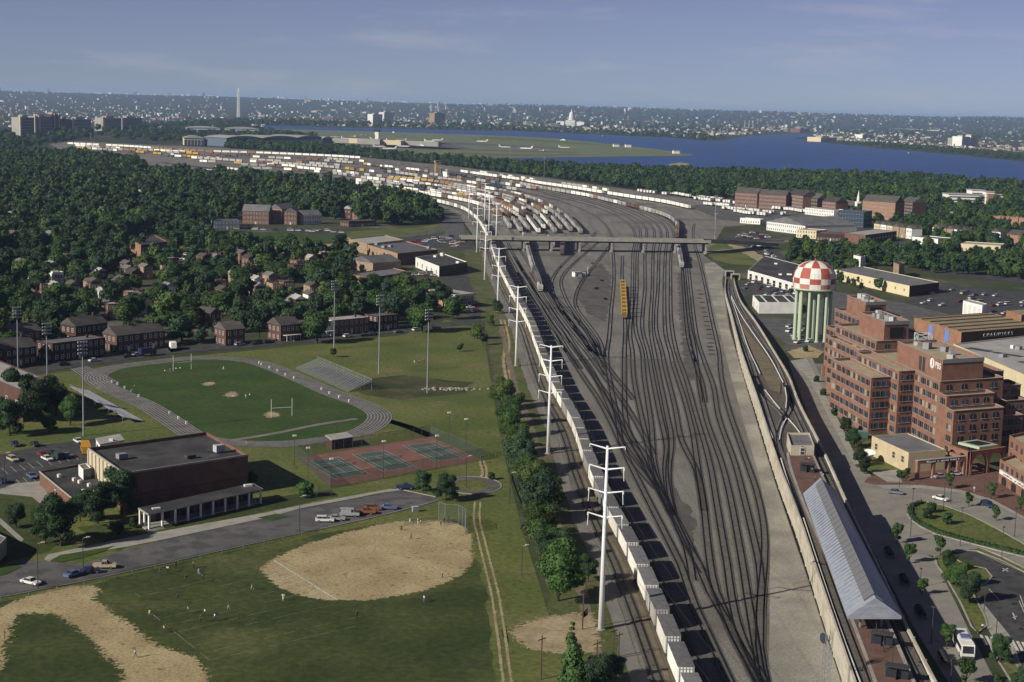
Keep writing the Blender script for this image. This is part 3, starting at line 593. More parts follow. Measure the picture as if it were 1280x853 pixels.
ROWS = {
 'grey': [(846, 299), (846, 283), (838, 275), (820, 268), (790, 260), (760, 253), (735, 247), (700, 241), (667, 235), (640, 230)],
 'trail': [(862, 262), (829.5, 254.8), (784.7, 248), (746.8, 242), (715.8, 237), (674.5, 231), (647, 226), (610, 221), (575, 216)],
 'trail2': [(760, 240.5), (720, 234.5), (690, 230.5), (650, 224.5), (610, 219), (590, 216)],
 'r1': [(85, 181), (160, 184.5), (240, 190), (330, 193), (420, 197), (450, 199)], 'r2': [(140, 188), (230, 193), (300, 197), (380, 201), (450, 206)],
 'r3': [(240, 199), (300, 203), (364, 207), (414, 211), (470, 217)], 'r4': [(290, 207), (350, 210), (410, 215), (450, 220)], 'r5': [(90, 186), (150, 190), (220, 196), (270, 201)], 'r7': [(95, 183.5), (200, 190), (300, 195), (400, 199.5), (460, 204)], 'r8': [(200, 196), (280, 200), (360, 204), (430, 209)], 'r9': [(250, 203.5), (330, 207.5), (400, 212.5), (450, 217)], 'r10': [(300, 212), (360, 214), (420, 219), (450, 223)], 'r11': [(480, 216), (540, 224), (590, 231), (650, 240)], 'r12': [(455, 207), (520, 214.5), (590, 223), (660, 232.5)],
 'r6': [(470, 211), (540, 220), (600, 228), (670, 238)],
}
for k, P in ROWS.items():
    C = smooth_line(GP(P), 16); CL[k] = C; railway(C, near=0)
# ================================================================== RAILWAY THINGS
def along(P, s):
    """point and heading at distance s"""
    for i in range(len(P) - 1):
        l = (P[i + 1] - P[i]).length
        if s <= l: d = (P[i + 1] - P[i]) / l; return P[i] + d * s, atan2(d.y, d.x)
        s -= l
    return None, None
def length(P): return sum((P[i + 1] - P[i]).length for i in range(len(P) - 1))
# -- boxcar of the long train
WH = MB(); WH.bar((0, -.07, 0), (0, .07, 0), .46, n=10); WHEEL = WH.mesh('wheel', 'dark_metal')
BG = MB(); BG.box(0, 0, -.15, 2.6, .18, .35); BG.box(0, .95, -.1, 2.4, .14, .4); BG.box(0, -.95, -.1, 2.4, .14, .4); BOGIE = BG.mesh('bogie', 'dark_metal')
def boxcar_mesh(Ln, ribs=True):
    b = MB(); w2 = 1.45; h0, h1 = 1.15, 4.55
    b.box(0, 0, h0, Ln, 2 * w2, h1 - h0)
    if ribs:
        n = int(Ln / 1.2)
        for i in range(n + 1):
            x = -Ln / 2 + .08 + (Ln - .16) * i / n
            for s in (-1, 1): b.box(x, s * (w2 + .03), h0 + .05, .09, .06, h1 - h0 - .1)
    r = MB(); r.box(0, 0, h1 + .003, Ln + .16, 2 * w2 + .22, .16)
    for i in range(9): r.box(-Ln / 2 + Ln * (i + .5) / 9, 0, h1 + .163, .08, 2 * w2 + .1, .05)
    d = MB()
    for i in range(5): d.box(0, -1.2 + .6 * i, h0 + .1, .09, .12, h1 - h0 - .2)
    for zz in (.5, 1.7, 2.9): d.box(0, 0, h0 + zz, .07, 2.6, .1)
    s_ = MB(); s_.box(0, 0, .95, Ln + .9, 2.3, .2); s_.box(0, w2, .98, Ln * .98, .16, .16); s_.box(0, -w2, .98, Ln * .98, .16, .16)
    for e in (-1, 1): s_.box(e * (Ln / 2 + .6), 0, .85, .5, .25, .25)
    return b, r, d, s_
BOX = []
for Ln, side in ((13.2, 'car_white'), (13.8, 'car_white'), (12.6, 'car_white'), (13.4, 'hopper')):
    b, r, d, s_ = boxcar_mesh(Ln); BOX.append((Ln, b.mesh('body', side), r.mesh('roof', 'car_roof'), d.mesh('end_frame', 'grey_metal'), s_.mesh('sill', 'rust')))
s = 2.0; k = 0; LT = length(T1); n_det = 0
while s < LT - 30:
    kind = R.choices(range(4), (5, 2, 3, 1))[0]; Ln = BOX[kind][0]
    p, a = along(T1, s + Ln / 2)
    if p is None or p.y > 2350: break
    if p.y > 255:
        if k < 56 and p.y < 1180: lab = '%s boxcar counted from the bottom edge in the long white train' % ORD[k]; gr = None
        elif p.y < 1180: lab = 'white boxcar further up the long train, this side of the bridge'; gr = 'far boxcars this side of the bridge'
        else: lab = 'white boxcar of the curving train beyond the bridge'; gr = 'boxcars of the curving train beyond the bridge'
        t = thing('boxcar', lab, 'boxcar', (p.x, p.y, .36), a, 'boxcars of the long white train' if gr is None else gr)
        ob('body', BOX[kind][1], t); ob('roof', BOX[kind][2], t)
        if p.y < 1200:
            ob('sill', BOX[kind][4], t)
            for e in (-1, 1): ob('end_frame', BOX[kind][3], t, (e * (Ln / 2 + .03), 0, 0))
        if p.y < 620:
            for e in (-1, 1):
                g = ob('bogie', BOGIE, t, (e * (Ln / 2 - 2.2), 0, .5))
                for x in (-.85, .85):
                    for y in (-.76, .76): ob('wheel', WHEEL, g, (x, y, 0))
        k += 1
    s += Ln + R.choice((2.9, 3.1, 3.3, 3.6))
# -- cars standing in the yard
def far_car(kind, m, m2='car_roof'):
    b = MB()
    if kind == 'box': b.box(0, 0, 1.0, 14.5, 2.9, 3.5); b.box(0, 0, 4.5, 14.6, 3.0, .15, 1); b.box(0, 0, .2, 12, 1.6, .8, 2)
    elif kind == 'hop':
        for i in range(3): b.prism([(-6.6 + 4.4 * i, -1.3), (-2.4 + 4.4 * i, -1.3), (-2.4 + 4.4 * i, 1.3), (-6.6 + 4.4 * i, 1.3)], .5, 1.6)
        pr = [(-1.5, 1.5), (-1.5, 3.7), (-.95, 4.3), (.95, 4.3), (1.5, 3.7), (1.5, 1.5)]
        i = len(b.v); b.v += [(-6.9, y, z) for y, z in pr] + [(6.9, y, z) for y, z in pr]
        for j in range(6): b.f.append((i + j, i + (j + 1) % 6, i + 6 + (j + 1) % 6, i + 6 + j)); b.m.append(1 if j == 2 else 0)
        b.f.append(tuple(range(i, i + 6))); b.m.append(0); b.f.append(tuple(range(i + 11, i + 5, -1))); b.m.append(0); b.box(0, 0, 4.3, 12, .5, .15, 2)
    elif kind == 'tank': b.bar((-6.5, 0, 2.6), (6.5, 0, 2.6), 1.5, n=12); b.lathe([(.5, 4.0), (.5, 4.5), (0.01, 4.55)], 8); b.box(0, 0, .7, 13.6, 1.4, .35, 2)
    elif kind == 'flat':
        b.box(0, 0, .9, 17.5, 2.6, .25, 2); b.box(-4.3, 0, 1.16, 8.0, 2.5, 2.7); b.box(4.3, 0, 1.16, 8.0, 2.5, 2.7, 1)
    elif kind == 'gon': b.box(0, 0, .9, 15, 2.9, 1.7); b.box(0, 0, 2.45, 14.4, 2.4, .25, 2)
    for e in (-1, 1): b.box(e * 4.9, 0, .05, 2.2, 1.7, .75, 2)
    return b.mesh('railcar', [m, m2, 'black'])
FC = {'white boxcar': far_car('box', 'car_white'), 'orange boxcar': far_car('box', 'orange', 'orange'), 'brown boxcar': far_car('box', 'maroon'), 'yellow boxcar': far_car('box', 'yellow', 'tan'),
      'pale covered hopper': far_car('hop', 'hopper', 'hopper'), 'black tank car': far_car('tank', 'tanker'), 'container flat car': far_car('flat', 'car_white', 'orange'), 'dark gondola': far_car('gon', 'maroon', 'maroon'), 'blue boxcar': far_car('box', 'teal'), 'grey boxcar': far_car('box', 'hopper')}
NAME = {'boxcar': 'boxcar', 'hopper': 'covered_hopper', 'tank': 'tank_car', 'flat': 'flat_car', 'gondola': 'gondola_car'}
YARD = []
def row(P, s0, s1, w_, place, gap=1.6, skip=.06):
    s = s0; Ln = length(P); s1 = min(s1, Ln)
    run = None
    while s < s1 - 9:
        if run is None or R.random() < .4: run = R.choices(list(w_.keys()), list(w_.values()))[0]
        step = 18 if 'flat' in run else 15.2
        p, a = along(P, s + step / 2)
        if p is None: break
        if R.random() > skip:
            nm = [v for q_, v in NAME.items() if q_ in run][0]
            YARD.append((p.length, nm, run, place, p, a))
        s += step + gap
mixed = {'white boxcar': 4.5, 'orange boxcar': 1.2, 'brown boxcar': 2.0, 'yellow boxcar': .8, 'pale covered hopper': 2.5, 'black tank car': 1.6, 'container flat car': .8, 'grey boxcar': 4, 'dark gondola': 2, 'blue boxcar': .15}
hops = {'pale covered hopper': 6, 'white boxcar': 1.5, 'grey boxcar': 1.5, 'black tank car': .8, 'orange boxcar': .3}
words = ['nearest the curving train', 'on the second siding past the curving train', 'on the third siding past the curving train', 'on the fourth siding past the curving train', 'on the middle siding of the fan', 'on the sixth siding of the fan', 'on the seventh siding of the fan', 'on the eighth siding of the fan', 'on the outermost siding of the fan']
for k_, C in enumerate(FAN):
    row(C, R.choice((0, 8, 25, 45)), length(C) * .20, hops, words[k_] + ', just behind the bridge'); row(C, length(C) * .22 + R.random() * 20, length(C) * (.99 if k_ % 2 else .9), mixed if k_ > 2 else {**mixed, 'white boxcar': 6}, words[k_] + ', far back', skip=.10)
row(CL['grey'], 2, 900, {'pale covered hopper': 3, 'grey boxcar': 3, 'orange boxcar': 2, 'white boxcar': 1.5, 'brown boxcar': 1.5, 'pale covered hopper': 4}, 'in the long curved row right of the empty tracks', skip=.02)
row(CL['trail'], 0, 1500, {'white boxcar': 8, 'container flat car': .6}, 'in the white row beside the trailer lot', skip=.04)
row(CL['trail2'], 0, 1500, {'white boxcar': 5, 'grey boxcar': 1.5}, 'in the short row along the riverside trees', skip=.35)
row(CL['r1'], 0, 9999, {'white boxcar': 9, 'orange boxcar': .8}, 'on the far left sidings, back row', skip=.04)
row(CL['r2'], 0, 9999, {**mixed, 'white boxcar': 4}, 'on the far left sidings, second row', skip=.25)
row(CL['r3'], 0, 9999, {**mixed, 'white boxcar': 4}, 'on the far left sidings, third row', skip=.2)
row(CL['r4'], 0, 9999, mixed, 'on the far left sidings, front row', skip=.2)
row(CL['r5'], 0, 9999, mixed, 'on the far left sidings by the trees', skip=.5)
row(CL['r6'], 0, 9999, mixed, 'between the fan and the empty tracks', skip=.3)
row(CL['r7'], 0, 9999, {**mixed, 'white boxcar': 5}, 'on the far left sidings, between back rows', skip=.25); row(CL['r8'], 0, 9999, mixed, 'on the far left sidings, between middle rows', skip=.3); row(CL['r9'], 0, 9999, mixed, 'on the far left sidings, in the inner row', skip=.3); row(CL['r10'], 0, 9999, mixed, 'on the far left sidings, lowest row', skip=.4)
row(CL['r11'], 0, 9999, mixed, 'left of the empty tracks, first row', skip=.25); row(CL['r12'], 0, 9999, mixed, 'left of the empty tracks, second row', skip=.35)
# -- short strings standing this side of the bridge
def string(pts, w_, place):
    row(smooth_line(GP(pts), 6), 0, 9999, w_, place, skip=0, gap=1.2)
string([(675.5, 366), (669, 347), (664, 331), (659, 312), (655, 298)], {'brown boxcar': 1, 'yellow boxcar': 1, 'pale covered hopper': 2, 'grey boxcar': 1}, 'in the string coming out under the left of the bridge')
string([(702, 320), (704, 308), (706, 298)], {'brown boxcar': 1}, 'in the shade under the middle of the bridge')
string([(691, 310), (686, 300)], {'pale covered hopper': 1}, 'in the shade left of the middle bridge pier')
string([(852, 336), (849.5, 322), (847, 306)], {'grey boxcar': 1, 'pale covered hopper': 1}, 'in the string under the right end of the bridge')
YARD.sort(key=lambda a: a[0]); rest_ = {}; nb = k
for d_, nm, run, place, p, a in YARD:
    if nm == 'boxcar': nb += 1
    if nm == 'boxcar' and nb > 298: rest_.setdefault(run, []).append((p, a)); continue
    tag(ob(nm, FC[run], None, (p.x, p.y, .42), a), '%s standing %s' % (run, place), run.split()[-1] if 'tank' not in run else 'tank car', '%ss %s' % (run, place))
q = MB(); ms = []
for run, L_ in rest_.items():
    me = FC[run]; idx = []
    for m_ in me.materials:
        if m_ not in ms: ms.append(m_)
        idx.append(ms.index(m_))
    for p, a in L_:
        c, s_ = cos(a), sin(a); i = len(q.v)
        q.v += [(p.x + v.co.x * c - v.co.y * s_, p.y + v.co.x * s_ + v.co.y * c, v.co.z + .42) for v in me.vertices]
        for f in me.polygons: q.f.append(tuple(i + v for v in f.vertices)); q.m.append(idx[f.material_index])
if q.f: tag(q.build('far_boxcars', ms), 'mass of small boxcars on the most distant sidings', 'boxcars', kind='stuff')
# -- yellow track machine: a rack of yellow frames on a flat car
C = smooth_line(GP([(780.3, 401), (779.2, 378), (778, 358)]), 6); p, a = along(C, length(C) / 2); Ln = length(C) - 6
t = thing('rail_crane_rack', 'long flat car carrying a row of yellow steel frames among the empty tracks', 'flat car', (p.x, p.y, .4), a)
q = MB(); q.box(0, 0, .9, Ln, 2.8, .3); q.build('deck', 'rust', t)
nf = 9
for i in range(nf):
    x = -Ln / 2 + Ln * (i + .5) / nf; q = MB(); 
    for y in (-1.3, 1.3): q.box(x, y, 1.2, .8, .35, 3.0)
    q.box(x, 0, 4.2, 1.4, 3.2, .5); q.box(x, 0, 2.5, .5, 2.6, .4); q.build('frame', 'yellow', t)
for e in (-.4, -.13, .13, .4): ob('bogie', BOGIE, t, (e * Ln, 0, .5))
# -- heaps of old sleepers beside the right-hand tracks
rr_ = random.Random(4)
for i, (zx, zy) in enumerate(((545, 370), (555, 397), (545, 427), (565, 457), (570, 497), (580, 528), (590, 560), (600, 597), (600, 628), (615, 655), (617, 690), (625, 722), (627, 752), (622, 780), (632, 805), (637, 835))):
    p = G(780 + zx / 5.805, 300 + zy / 5.805); t = thing('sleeper_stack', 'dark heap of old sleepers beside the right-hand tracks, %s from the bridge' % ORD[i], 'timber', (p.x, p.y, .1), rr_.uniform(-.3, .3), 'sleeper heaps')
    for k2 in range(5): bx('sleeper', t, 'tanker', 0, -.55 + .3 * (k2 % 4), .3 * (k2 // 4) * .8, 2.6, .24, .2 + .2 * (k2 % 2), rr_.uniform(-.12, .12))
# -- small white signal cabin
p = G(721, 346); t = thing('signal_hut', 'small white hut with relay cabinet on bare ground inside the track triangle', 'hut', (p.x, p.y, .1), .5)
bx('wall', t, 'white', 0, 0, 0, 5, 3.6, 2.8); bx('roof', t, 'roof_pale', 0, 0, 2.803, 5.6, 4.2, .25); bx('door', t, 'dark_metal', -1, -1.81, 0, .9, .06, 2); bx('cabinet', t, 'white', 5.5, .5, 0, 2.2, 1.6, 2.2); bx('mast', t, 'white', 8, 0, 0, .25, .25, 6)
# -- bridge over the yard
ZB = 9.4; A_, B_ = G(575, 296.3, ZB), G(884, 301.2, ZB); C_ = G(965, 303.5, 4.0)
t = thing('road_bridge', 'long grey road bridge on concrete piers crossing the whole rail yard', 'bridge', (0, 0, 0))
P = [Vector((A_.x, A_.y, ZB)), Vector((B_.x, B_.y, ZB)), Vector((C_.x, C_.y, 3.0))]
q = MB(); ribbon(q, P, -6, 6, -1.3, -.05); q.build('deck', 'grey_metal', t)
q = MB(); strip(q, P, -5.6, 5.6, -.03); q.build('roadway', 'asphalt_old', t)
for s_ in (-6, 6): q = MB(); ribbon(q, P, s_ - .25, s_ + .25, -1.2, .95); q.build('parapet', 'concrete', t)
for s_ in (-4, 0, 4): q = MB(); ribbon(q, P[:2], s_ - .3, s_ + .3, -2.4, -1.31); q.build('girder', 'dark_metal', t)
for px in (612, 653, 687, 722, 762, 802, 842, 881):
    k_ = (px - 575) / (884 - 575); p = A_.lerp(B_, max(0.02, k_)); g = ob('pier', None, t, (p.x, p.y, 0), atan2(B_.y - A_.y, B_.x - A_.x))
    bx('pier_cap', g, 'concrete', 0, 0, ZB - 3.6, 1.6, 11, 1.2)
    for y in (-4.2, 0, 4.2): bx('column', g, 'concrete', 0, y, 0, 1.2, 1.2, ZB - 3.6)
q = MB(); D = (B_ - A_).normalized(); N_ = Vector((-D.y, D.x)); 
q.prism([B_ - N_ * 6.5 - D * 2, B_ + N_ * 6.5 - D * 2, C_ + N_ * 6.5, C_ - N_ * 6.5], 0, .8); q.build('abutment', 'concrete', t)
# -- white tapered steel pylons with drooping arms
def pylon(base, top_y, label, arms, n_arm=4, half=3.6, z_=None):
    p = G(*base); z = 10.0
    while PX(p.x, p.y, z)[1] > top_y and z < 60: z += .1
    t = thing('power_pylon', label, 'pylon', (p.x, p.y, 0), -.32, 'white steel pylons along the railway')
    q = MB(); q.bar((0, 0, 0), (0, 0, z), .62, .26, 12); q.build('shaft', 'white_pole', t, smooth=True)
    q = MB(); q.lathe([(.95, 0), (.95, .35), (.62, .36)], 12); q.build('footing', 'concrete', t)
    for i in range(n_arm):
        za = z - .6 - (arms[i] if i < len(arms) else 4.5 * i)
        for s_ in (-1, 1):
            q = MB(); q.bar((0, 0, za), (s_ * half, 0, za + .7), .19, .11, 6); q.bar((s_ * half, 0, za + .7), (s_ * (half + .05), 0, za + .1), .09, .07, 5)
            if i: q.bar((s_ * half * .96, 0, za + .6), (s_ * half * 1.0, 0, za - 2.0), .09, .07, 5)
            q.build('arm', 'white_pole', t)
    return (p, z)
PY = []
for b_, ty, lab in (((751, 788), 558, 'nearest and tallest white steel pylon, beside the boxcar train'), ((685, 568), 432, 'second white steel pylon from the bottom, right of the leafy hedge'), ((645, 458), 358, 'third white steel pylon from the bottom, beside the boxcar train'),
                    ((622, 390), 310, 'fourth white steel pylon from the bottom, this side of the bridge'), ((606, 350), 281, 'fifth white steel pylon from the bottom, at the left bridge end'), ((596, 316), 253, 'white steel pylon left of the tracks just at the bridge end'), ((620, 308), 254, 'white steel pylon behind the bridge, right of its neighbours'),
                    ((611, 296), 240, 'white steel pylon behind the bridge among the white boxcars'), ((605.5, 283), 229, 'tall white steel pylon standing furthest back behind the bridge'), ((586, 273), 231, 'white steel pylon left of the curving train behind the bridge')):
    PY.append(pylon(b_, ty, lab, (0, 4.2, 9, 14)))
# power lines between the pylons
def wire(name, a, b_, sag, par=None, r=.028, n=12):
    a, b_ = Vector(a), Vector(b_); q = MB(); pts = [a.lerp(b_, i / n) - Vector((0, 0, sag * 4 * (i / n) * (1 - i / n))) for i in range(n + 1)]
    for i in range(n): q.bar(pts[i], pts[i + 1], r, n=3, caps=False)
    return q.build(name, 'dark_metal', par)
span = ['nearest', 'second', 'third', 'fourth', 'fifth']
chain = [(Vector((45, 150)), 36)] + PY[:5]
for i in range(5):
    (p, z), (p2, z2) = chain[i], chain[i + 1]
    t = thing('power_line', '%s span of thin power lines hung between the white pylons' % span[i], 'power line')
    for s_ in (-1, 1):
        for dz in (4.2, 9): wire('wire', (p.x + s_ * 3.4, p.y - s_ * 1.1, z - dz - 2.2), (p2.x + s_ * 3.4, p2.y - s_ * 1.1, z2 - dz - 2.2), 4.0, t)
# -- tall masts of the far yard
for i, (b_, ty) in enumerate((((253, 217), 192), ((463, 223), 196), ((637, 213), 188 + 1), ((705 - 25, 222), 197), ((114, 189), 168), ((213, 207), 188), ((300, 209), 190), ((550, 238), 210), ((497, 236), 205), ((919 - 25, 275), 246), ((893.5, 301), 268), ((338, 217), 204), ((326, 214), 202))):
    p = G(*b_); z = 10.0
    while PX(p.x, p.y, z)[1] > ty and z < 60: z += .2
    t = thing('floodlight_mast', 'slim grey floodlight mast in the far rail yard, %s from the left' % ORD[sorted([253, 463, 637, 680, 114, 213, 300, 550, 497, 894, 893.5, 338, 326]).index(b_[0])], 'mast', (p.x, p.y, 0), 0, 'masts of the far rail yard')
    q = MB(); q.bar((0, 0, 0), (0, 0, z), .45, .25, 6); q.build('shaft', 'grey_metal', t); q = MB(); q.box(0, 0, z, 3.5, .5, .9); q.build('lamp_head', 'grey_metal', t)
# -- yard tower of brick
p = G(547, 216); t = thing('yard_tower', 'square tan yard control tower in front of riverside trees', 'tower', (p.x, p.y, 0), .3)
bx('shaft', t, 'brick_tan', 0, 0, 0, 8, 8, 15); bx('cab', t, 'brick_tan', 0, 0, 15.003, 10, 10, 3.2); bx('cab_window', t, 'glass', 0, -5.02, 16, 8.8, .1, 1.5); bx('roof', t, 'roof_grey', 0, 0, 18.21, 11, 11, .5); bx('annex', t, 'white', 11, 2, 0, 8, 7, 6)
# ================================================================== BUILDINGS: tools
WIN = {}
def win_mesh(w_, h, glass, frame, style):
    k = (round(w_, 2), round(h, 2), glass, frame, style)
    if k not in WIN:
        q = MB()
        if style == 'sill':      # dark opening with a pale sill
            q.box(0, -.02, 0, w_, .06, h, 0); q.box(0, -.07, -.16, w_ + .2, .2, .15, 1); q.box(0, -.055, 0, .07, .03, h, 1)
        elif style == 'arch':
            pts = [(-w_ / 2, 0), (w_ / 2, 0), (w_ / 2, h * .72)] + [(w_ / 2 * cos(t), h * .72 + h * .28 * sin(t)) for t in (pi / 4, pi / 2, 3 * pi / 4)] + [(-w_ / 2, h * .72)]
            q.face([(x, -.05, z) for x, z in pts], 0); q.box(0, -.07, -.16, w_ + .2, .2, .15, 1); q.box(0, -.06, 0, .07, .03, h * .95, 1)
        else:                    # framed sash
            q.box(0, -.02, 0, w_, .05, h, 0)
            for x in (-w_ / 2, w_ / 2): q.box(x, -.04, -.05, .14, .12, h + .1, 1)
            for z in (-.08, h / 2 - .05, h): q.box(0, -.045, z, w_ + .14, .12, .12, 1)
        WIN[k] = q.mesh('window', [glass, frame])
    return WIN[k]
def windows(root, A, B, zs, n, w_, h, glass='glass', frame='trim', style='sash', out=None, margin=.5, name='window', pick=None, pair=0):
    A, B = Vector(A[:2]), Vector(B[:2])
    d = (B - A).normalized(); nrm = Vector((d.y, -d.x))
    if out is not None and nrm.dot(Vector(out)) < 0: A, B = B, A; d = -d; nrm = -nrm
    Lw = (B - A).length
    for z in zs:
        for i in range(n):
            t = margin + (Lw - 2 * margin) * (i + .5) / n
            if pair: t += pair * (1 if i % 2 == 0 else -1)
            if pick and not pick(i, z): continue
            p = A + d * t; g = glass if not isinstance(glass, (list, tuple)) else R.choice(glass)
            ob(name, win_mesh(w_, h, g, frame, style), root, (p.x + nrm.x * .03, p.y + nrm.y * .03, z), atan2(d.y, d.x))
class Bld:
    """four-sided building from three roof (or ground) corners seen in the photograph"""
    def __init__(s, name, label, cat, Lp, Np, Rp, h, z=None, wall='brick', roof='roof_grey', parapet=.6, group=None, z0=0, over=0, world=False, wallN=None):
        z = h if z is None else z
        Lw, Nw, Rw = (Vector(p) for p in (Lp, Np, Rp)) if world else (G(*p, z) for p in (Lp, Np, Rp))
        s.root = thing(name, label, cat, (Nw.x, Nw.y, 0), 0, group); s.h = h
        s.N = Vector((0, 0)); s.L = Lw - Nw; s.R = Rw - Nw; s.O = s.L + s.R
        s.P = [s.N, s.R, s.O, s.L]; s.c = s.O / 2
        q = MB(); q.prism(s.P, z0, h, top=False, mi=0)
        ins = [p + (s.c - p) * (.35 / max(1, (s.c - p).length)) for p in s.P]
        if parapet:
            q.prism(ins, h - parapet, h, top=False)
            for i in range(4): a, b_, c_, d_ = s.P[i], s.P[(i + 1) % 4], ins[(i + 1) % 4], ins[i]; q.face([(p.x, p.y, h) for p in (a, b_, c_, d_)])
        o = q.build('wall', wall, s.root)
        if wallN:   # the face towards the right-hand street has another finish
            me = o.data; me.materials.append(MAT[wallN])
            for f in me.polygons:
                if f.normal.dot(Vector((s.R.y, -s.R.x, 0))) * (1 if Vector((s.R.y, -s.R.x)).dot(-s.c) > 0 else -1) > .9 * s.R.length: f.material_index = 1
        q = MB(); rp_ = [p + (p - s.c).normalized() * over for p in s.P] if over else ins
        if parapet: fill(q, rp_, h - parapet)
        else: q.prism(rp_, h + .003, h + .25)
        q.build('roof', roof, s.root)
    def at(s, a, b_): return s.L * a + s.R * b_          # a towards L, b towards R
    def unit(s, a, b_, sx, sy, sz, m='grey_metal', name='roof_unit', rz=None):
        p = s.at(a, b_); return bx(name, s.root, m, p.x, p.y, s.h - .55, sx, sy, sz, atan2(s.R.y, s.R.x) if rz is None else rz)
    def face(s, which, zs, n, w_, h, **k):
        A, B = (s.N, s.L) if which == 'L' else (s.N, s.R)
        windows(s.root, A, B, zs, n, w_, h, out=((A + B) / 2 - s.c), **k)
    def band(s, which, z, h, m, name='band', th=.12, t0=0, t1=1):
        A, B = (s.N, s.L) if which == 'L' else (s.N, s.R); a, b_ = A.lerp(B, t0), A.lerp(B, t1)
        n = ((A + B) / 2 - s.c); d = (b_ - a); p = (a + b_) / 2; nn = Vector((d.y, -d.x)).normalized(); nn = nn if nn.dot(n) > 0 else -nn
        return bx(name, s.root, m, p.x + nn.x * (th / 2 - .04), p.y + nn.y * (th / 2 - .04), z, d.length, th, h, atan2(d.y, d.x))
def gable(q, P, z0, z1, over=.4, mi=0, along_first=True):
    """pitched roof over the four corners P, ridge parallel to P0-P1"""
    P = [Vector(p[:2]) for p in P]; c = sum(P, Vector((0, 0))) / 4
    if not along_first: P = P[1:] + P[:1]
    E = [p + (p - c).normalized() * over for p in P]
    r0, r1 = (E[0] + E[3]) / 2, (E[1] + E[2]) / 2
    q.face([(*E[0], z0), (*E[1], z0), (*r1, z1), (*r0, z1)], mi); q.face([(*E[2], z0), (*E[3], z0), (*r0, z1), (*r1, z1)], mi)
    q.face([(*E[1], z0), (*E[2], z0), (*r1, z1)], mi); q.face([(*E[3], z0), (*E[0], z0), (*r0, z1)], mi)
    q.face([(*E[3], z0 - .02), (*E[2], z0 - .02), (*E[1], z0 - .02), (*E[0], z0 - .02)], mi)
def text_on(root, s, p, d, z, size, m, th=.05, name='lettering', nrm=None):
    cu = bpy.data.curves.new(name, 'FONT'); cu.body = s; cu.size = size; cu.extrude = th; cu.align_x = 'CENTER'; cu.space_character = 1.12
    o_ = bpy.data.objects.new(name, cu); col.objects.link(o_); dg = bpy.context.evaluated_depsgraph_get()
    me = bpy.data.meshes.new_from_object(o_.evaluated_get(dg)); bpy.data.objects.remove(o_); me.materials.clear(); me.materials.append(MAT[m])
    o = ob(name, me, root, (p[0], p[1], z)); d = Vector(d[:2]).normalized()
    o.rotation_euler = (pi / 2, 0, atan2(d.y, d.x)); return o

# ================================================================== STATION
def rise(P):   # deck height along the viaduct: level at the station, down to the portals at the far end
    return [Vector((p.x, p.y, 4.6 if p.y < 620 else max(.4, 4.6 - (p.y - 620) * .0125))) for p in P]
wl = [(1092, 920), (1068, 853), (1040, 772), (1018, 706), (998, 645), (973, 580), (946, 497), (927, 440), (914, 392), (906, 362), (907, 346)]
wr = [(1207, 920), (1172, 853), (1135, 782), (1100, 708), (1061, 630), (1035, 572), (1019, 540), (1000, 503), (987, 470), (974, 447), (946, 402), (927, 376), (920, 357), (917, 342)]
hz = lambda y: 5.6 if y > 440 else 5.6 - (440 - y) * .043
WLn = smooth_line([G(p[0], p[1], hz(p[1])) for p in wl], 6); WRn = smooth_line([G(p[0], p[1], hz(p[1])) for p in wr], 6)
WL3, WR3 = rise(WLn), rise(WRn)
t = thing('railway_viaduct', 'raised concrete railway viaduct carrying station tracks, pale wall facing the yard', 'viaduct')
for nm, P, s_ in (('retaining_wall', WL3, 1), ('retaining_wall', WR3, -1)):
    q = MB()
    A = P; B = offs(P, .45) if (offs(P, .45)[0].x - P[0].x) * s_ > 0 else offs(P, -.45)
    for i in range(len(P) - 1):
        a, b_, c_, d_ = A[i], A[i + 1], B[i + 1], B[i]
        za, zb = a.z + 1.0, b_.z + 1.0
        q.face([(a.x, a.y, -.2), (b_.x, b_.y, -.2), (b_.x, b_.y, zb), (a.x, a.y, za)]); q.face([(a.x, a.y, za), (b_.x, b_.y, zb), (c_.x, c_.y, zb), (d_.x, d_.y, za)]); q.face([(d_.x, d_.y, za), (c_.x, c_.y, zb), (c_.x, c_.y, -.2), (d_.x, d_.y, -.2)])
    q.build(nm, 'wall_concrete', t)
    # pilasters along the wall face
    for i in range(2, len(P) - 1, 2):
        dd = (P[i + 1] - P[i]).to_2d().normalized(); n_ = Vector((dd.y, -dd.x)); n_ = n_ if n_.x * s_ < 0 else -n_
        if P[i].y < 700: bx('pilaster', t, 'wall_concrete', P[i].x + n_.x * .12, P[i].y + n_.y * .12, 0, .5, .3, P[i].z + .9, atan2(dd.y, dd.x))
q = MB(); n = 60
def resamp(P, n):
    L_ = length(P); return [along3(P, L_ * i / (n - 1)) for i in range(n)]
def along3(P, s):
    for i in range(len(P) - 1):
        l = (P[i + 1] - P[i]).length
        if s <= l + 1e-6: return P[i].lerp(P[i + 1], s / l)
        s -= l
    return P[-1]
a_, b_ = resamp(WL3, n), resamp(WR3, n)
for i in range(n - 1): q.face([tuple(a_[i]), tuple(b_[i]), tuple(b_[i + 1]), tuple(a_[i + 1])])
q.build('deck', 'deck_ballast', t)
def deck_line(px, zoff=0): return rise(smooth_line([G(p[0], p[1], 4.6 if p[1] > 440 else max(.6, 4.6 - (440 - p[1]) * .04)) for p in px], 6))
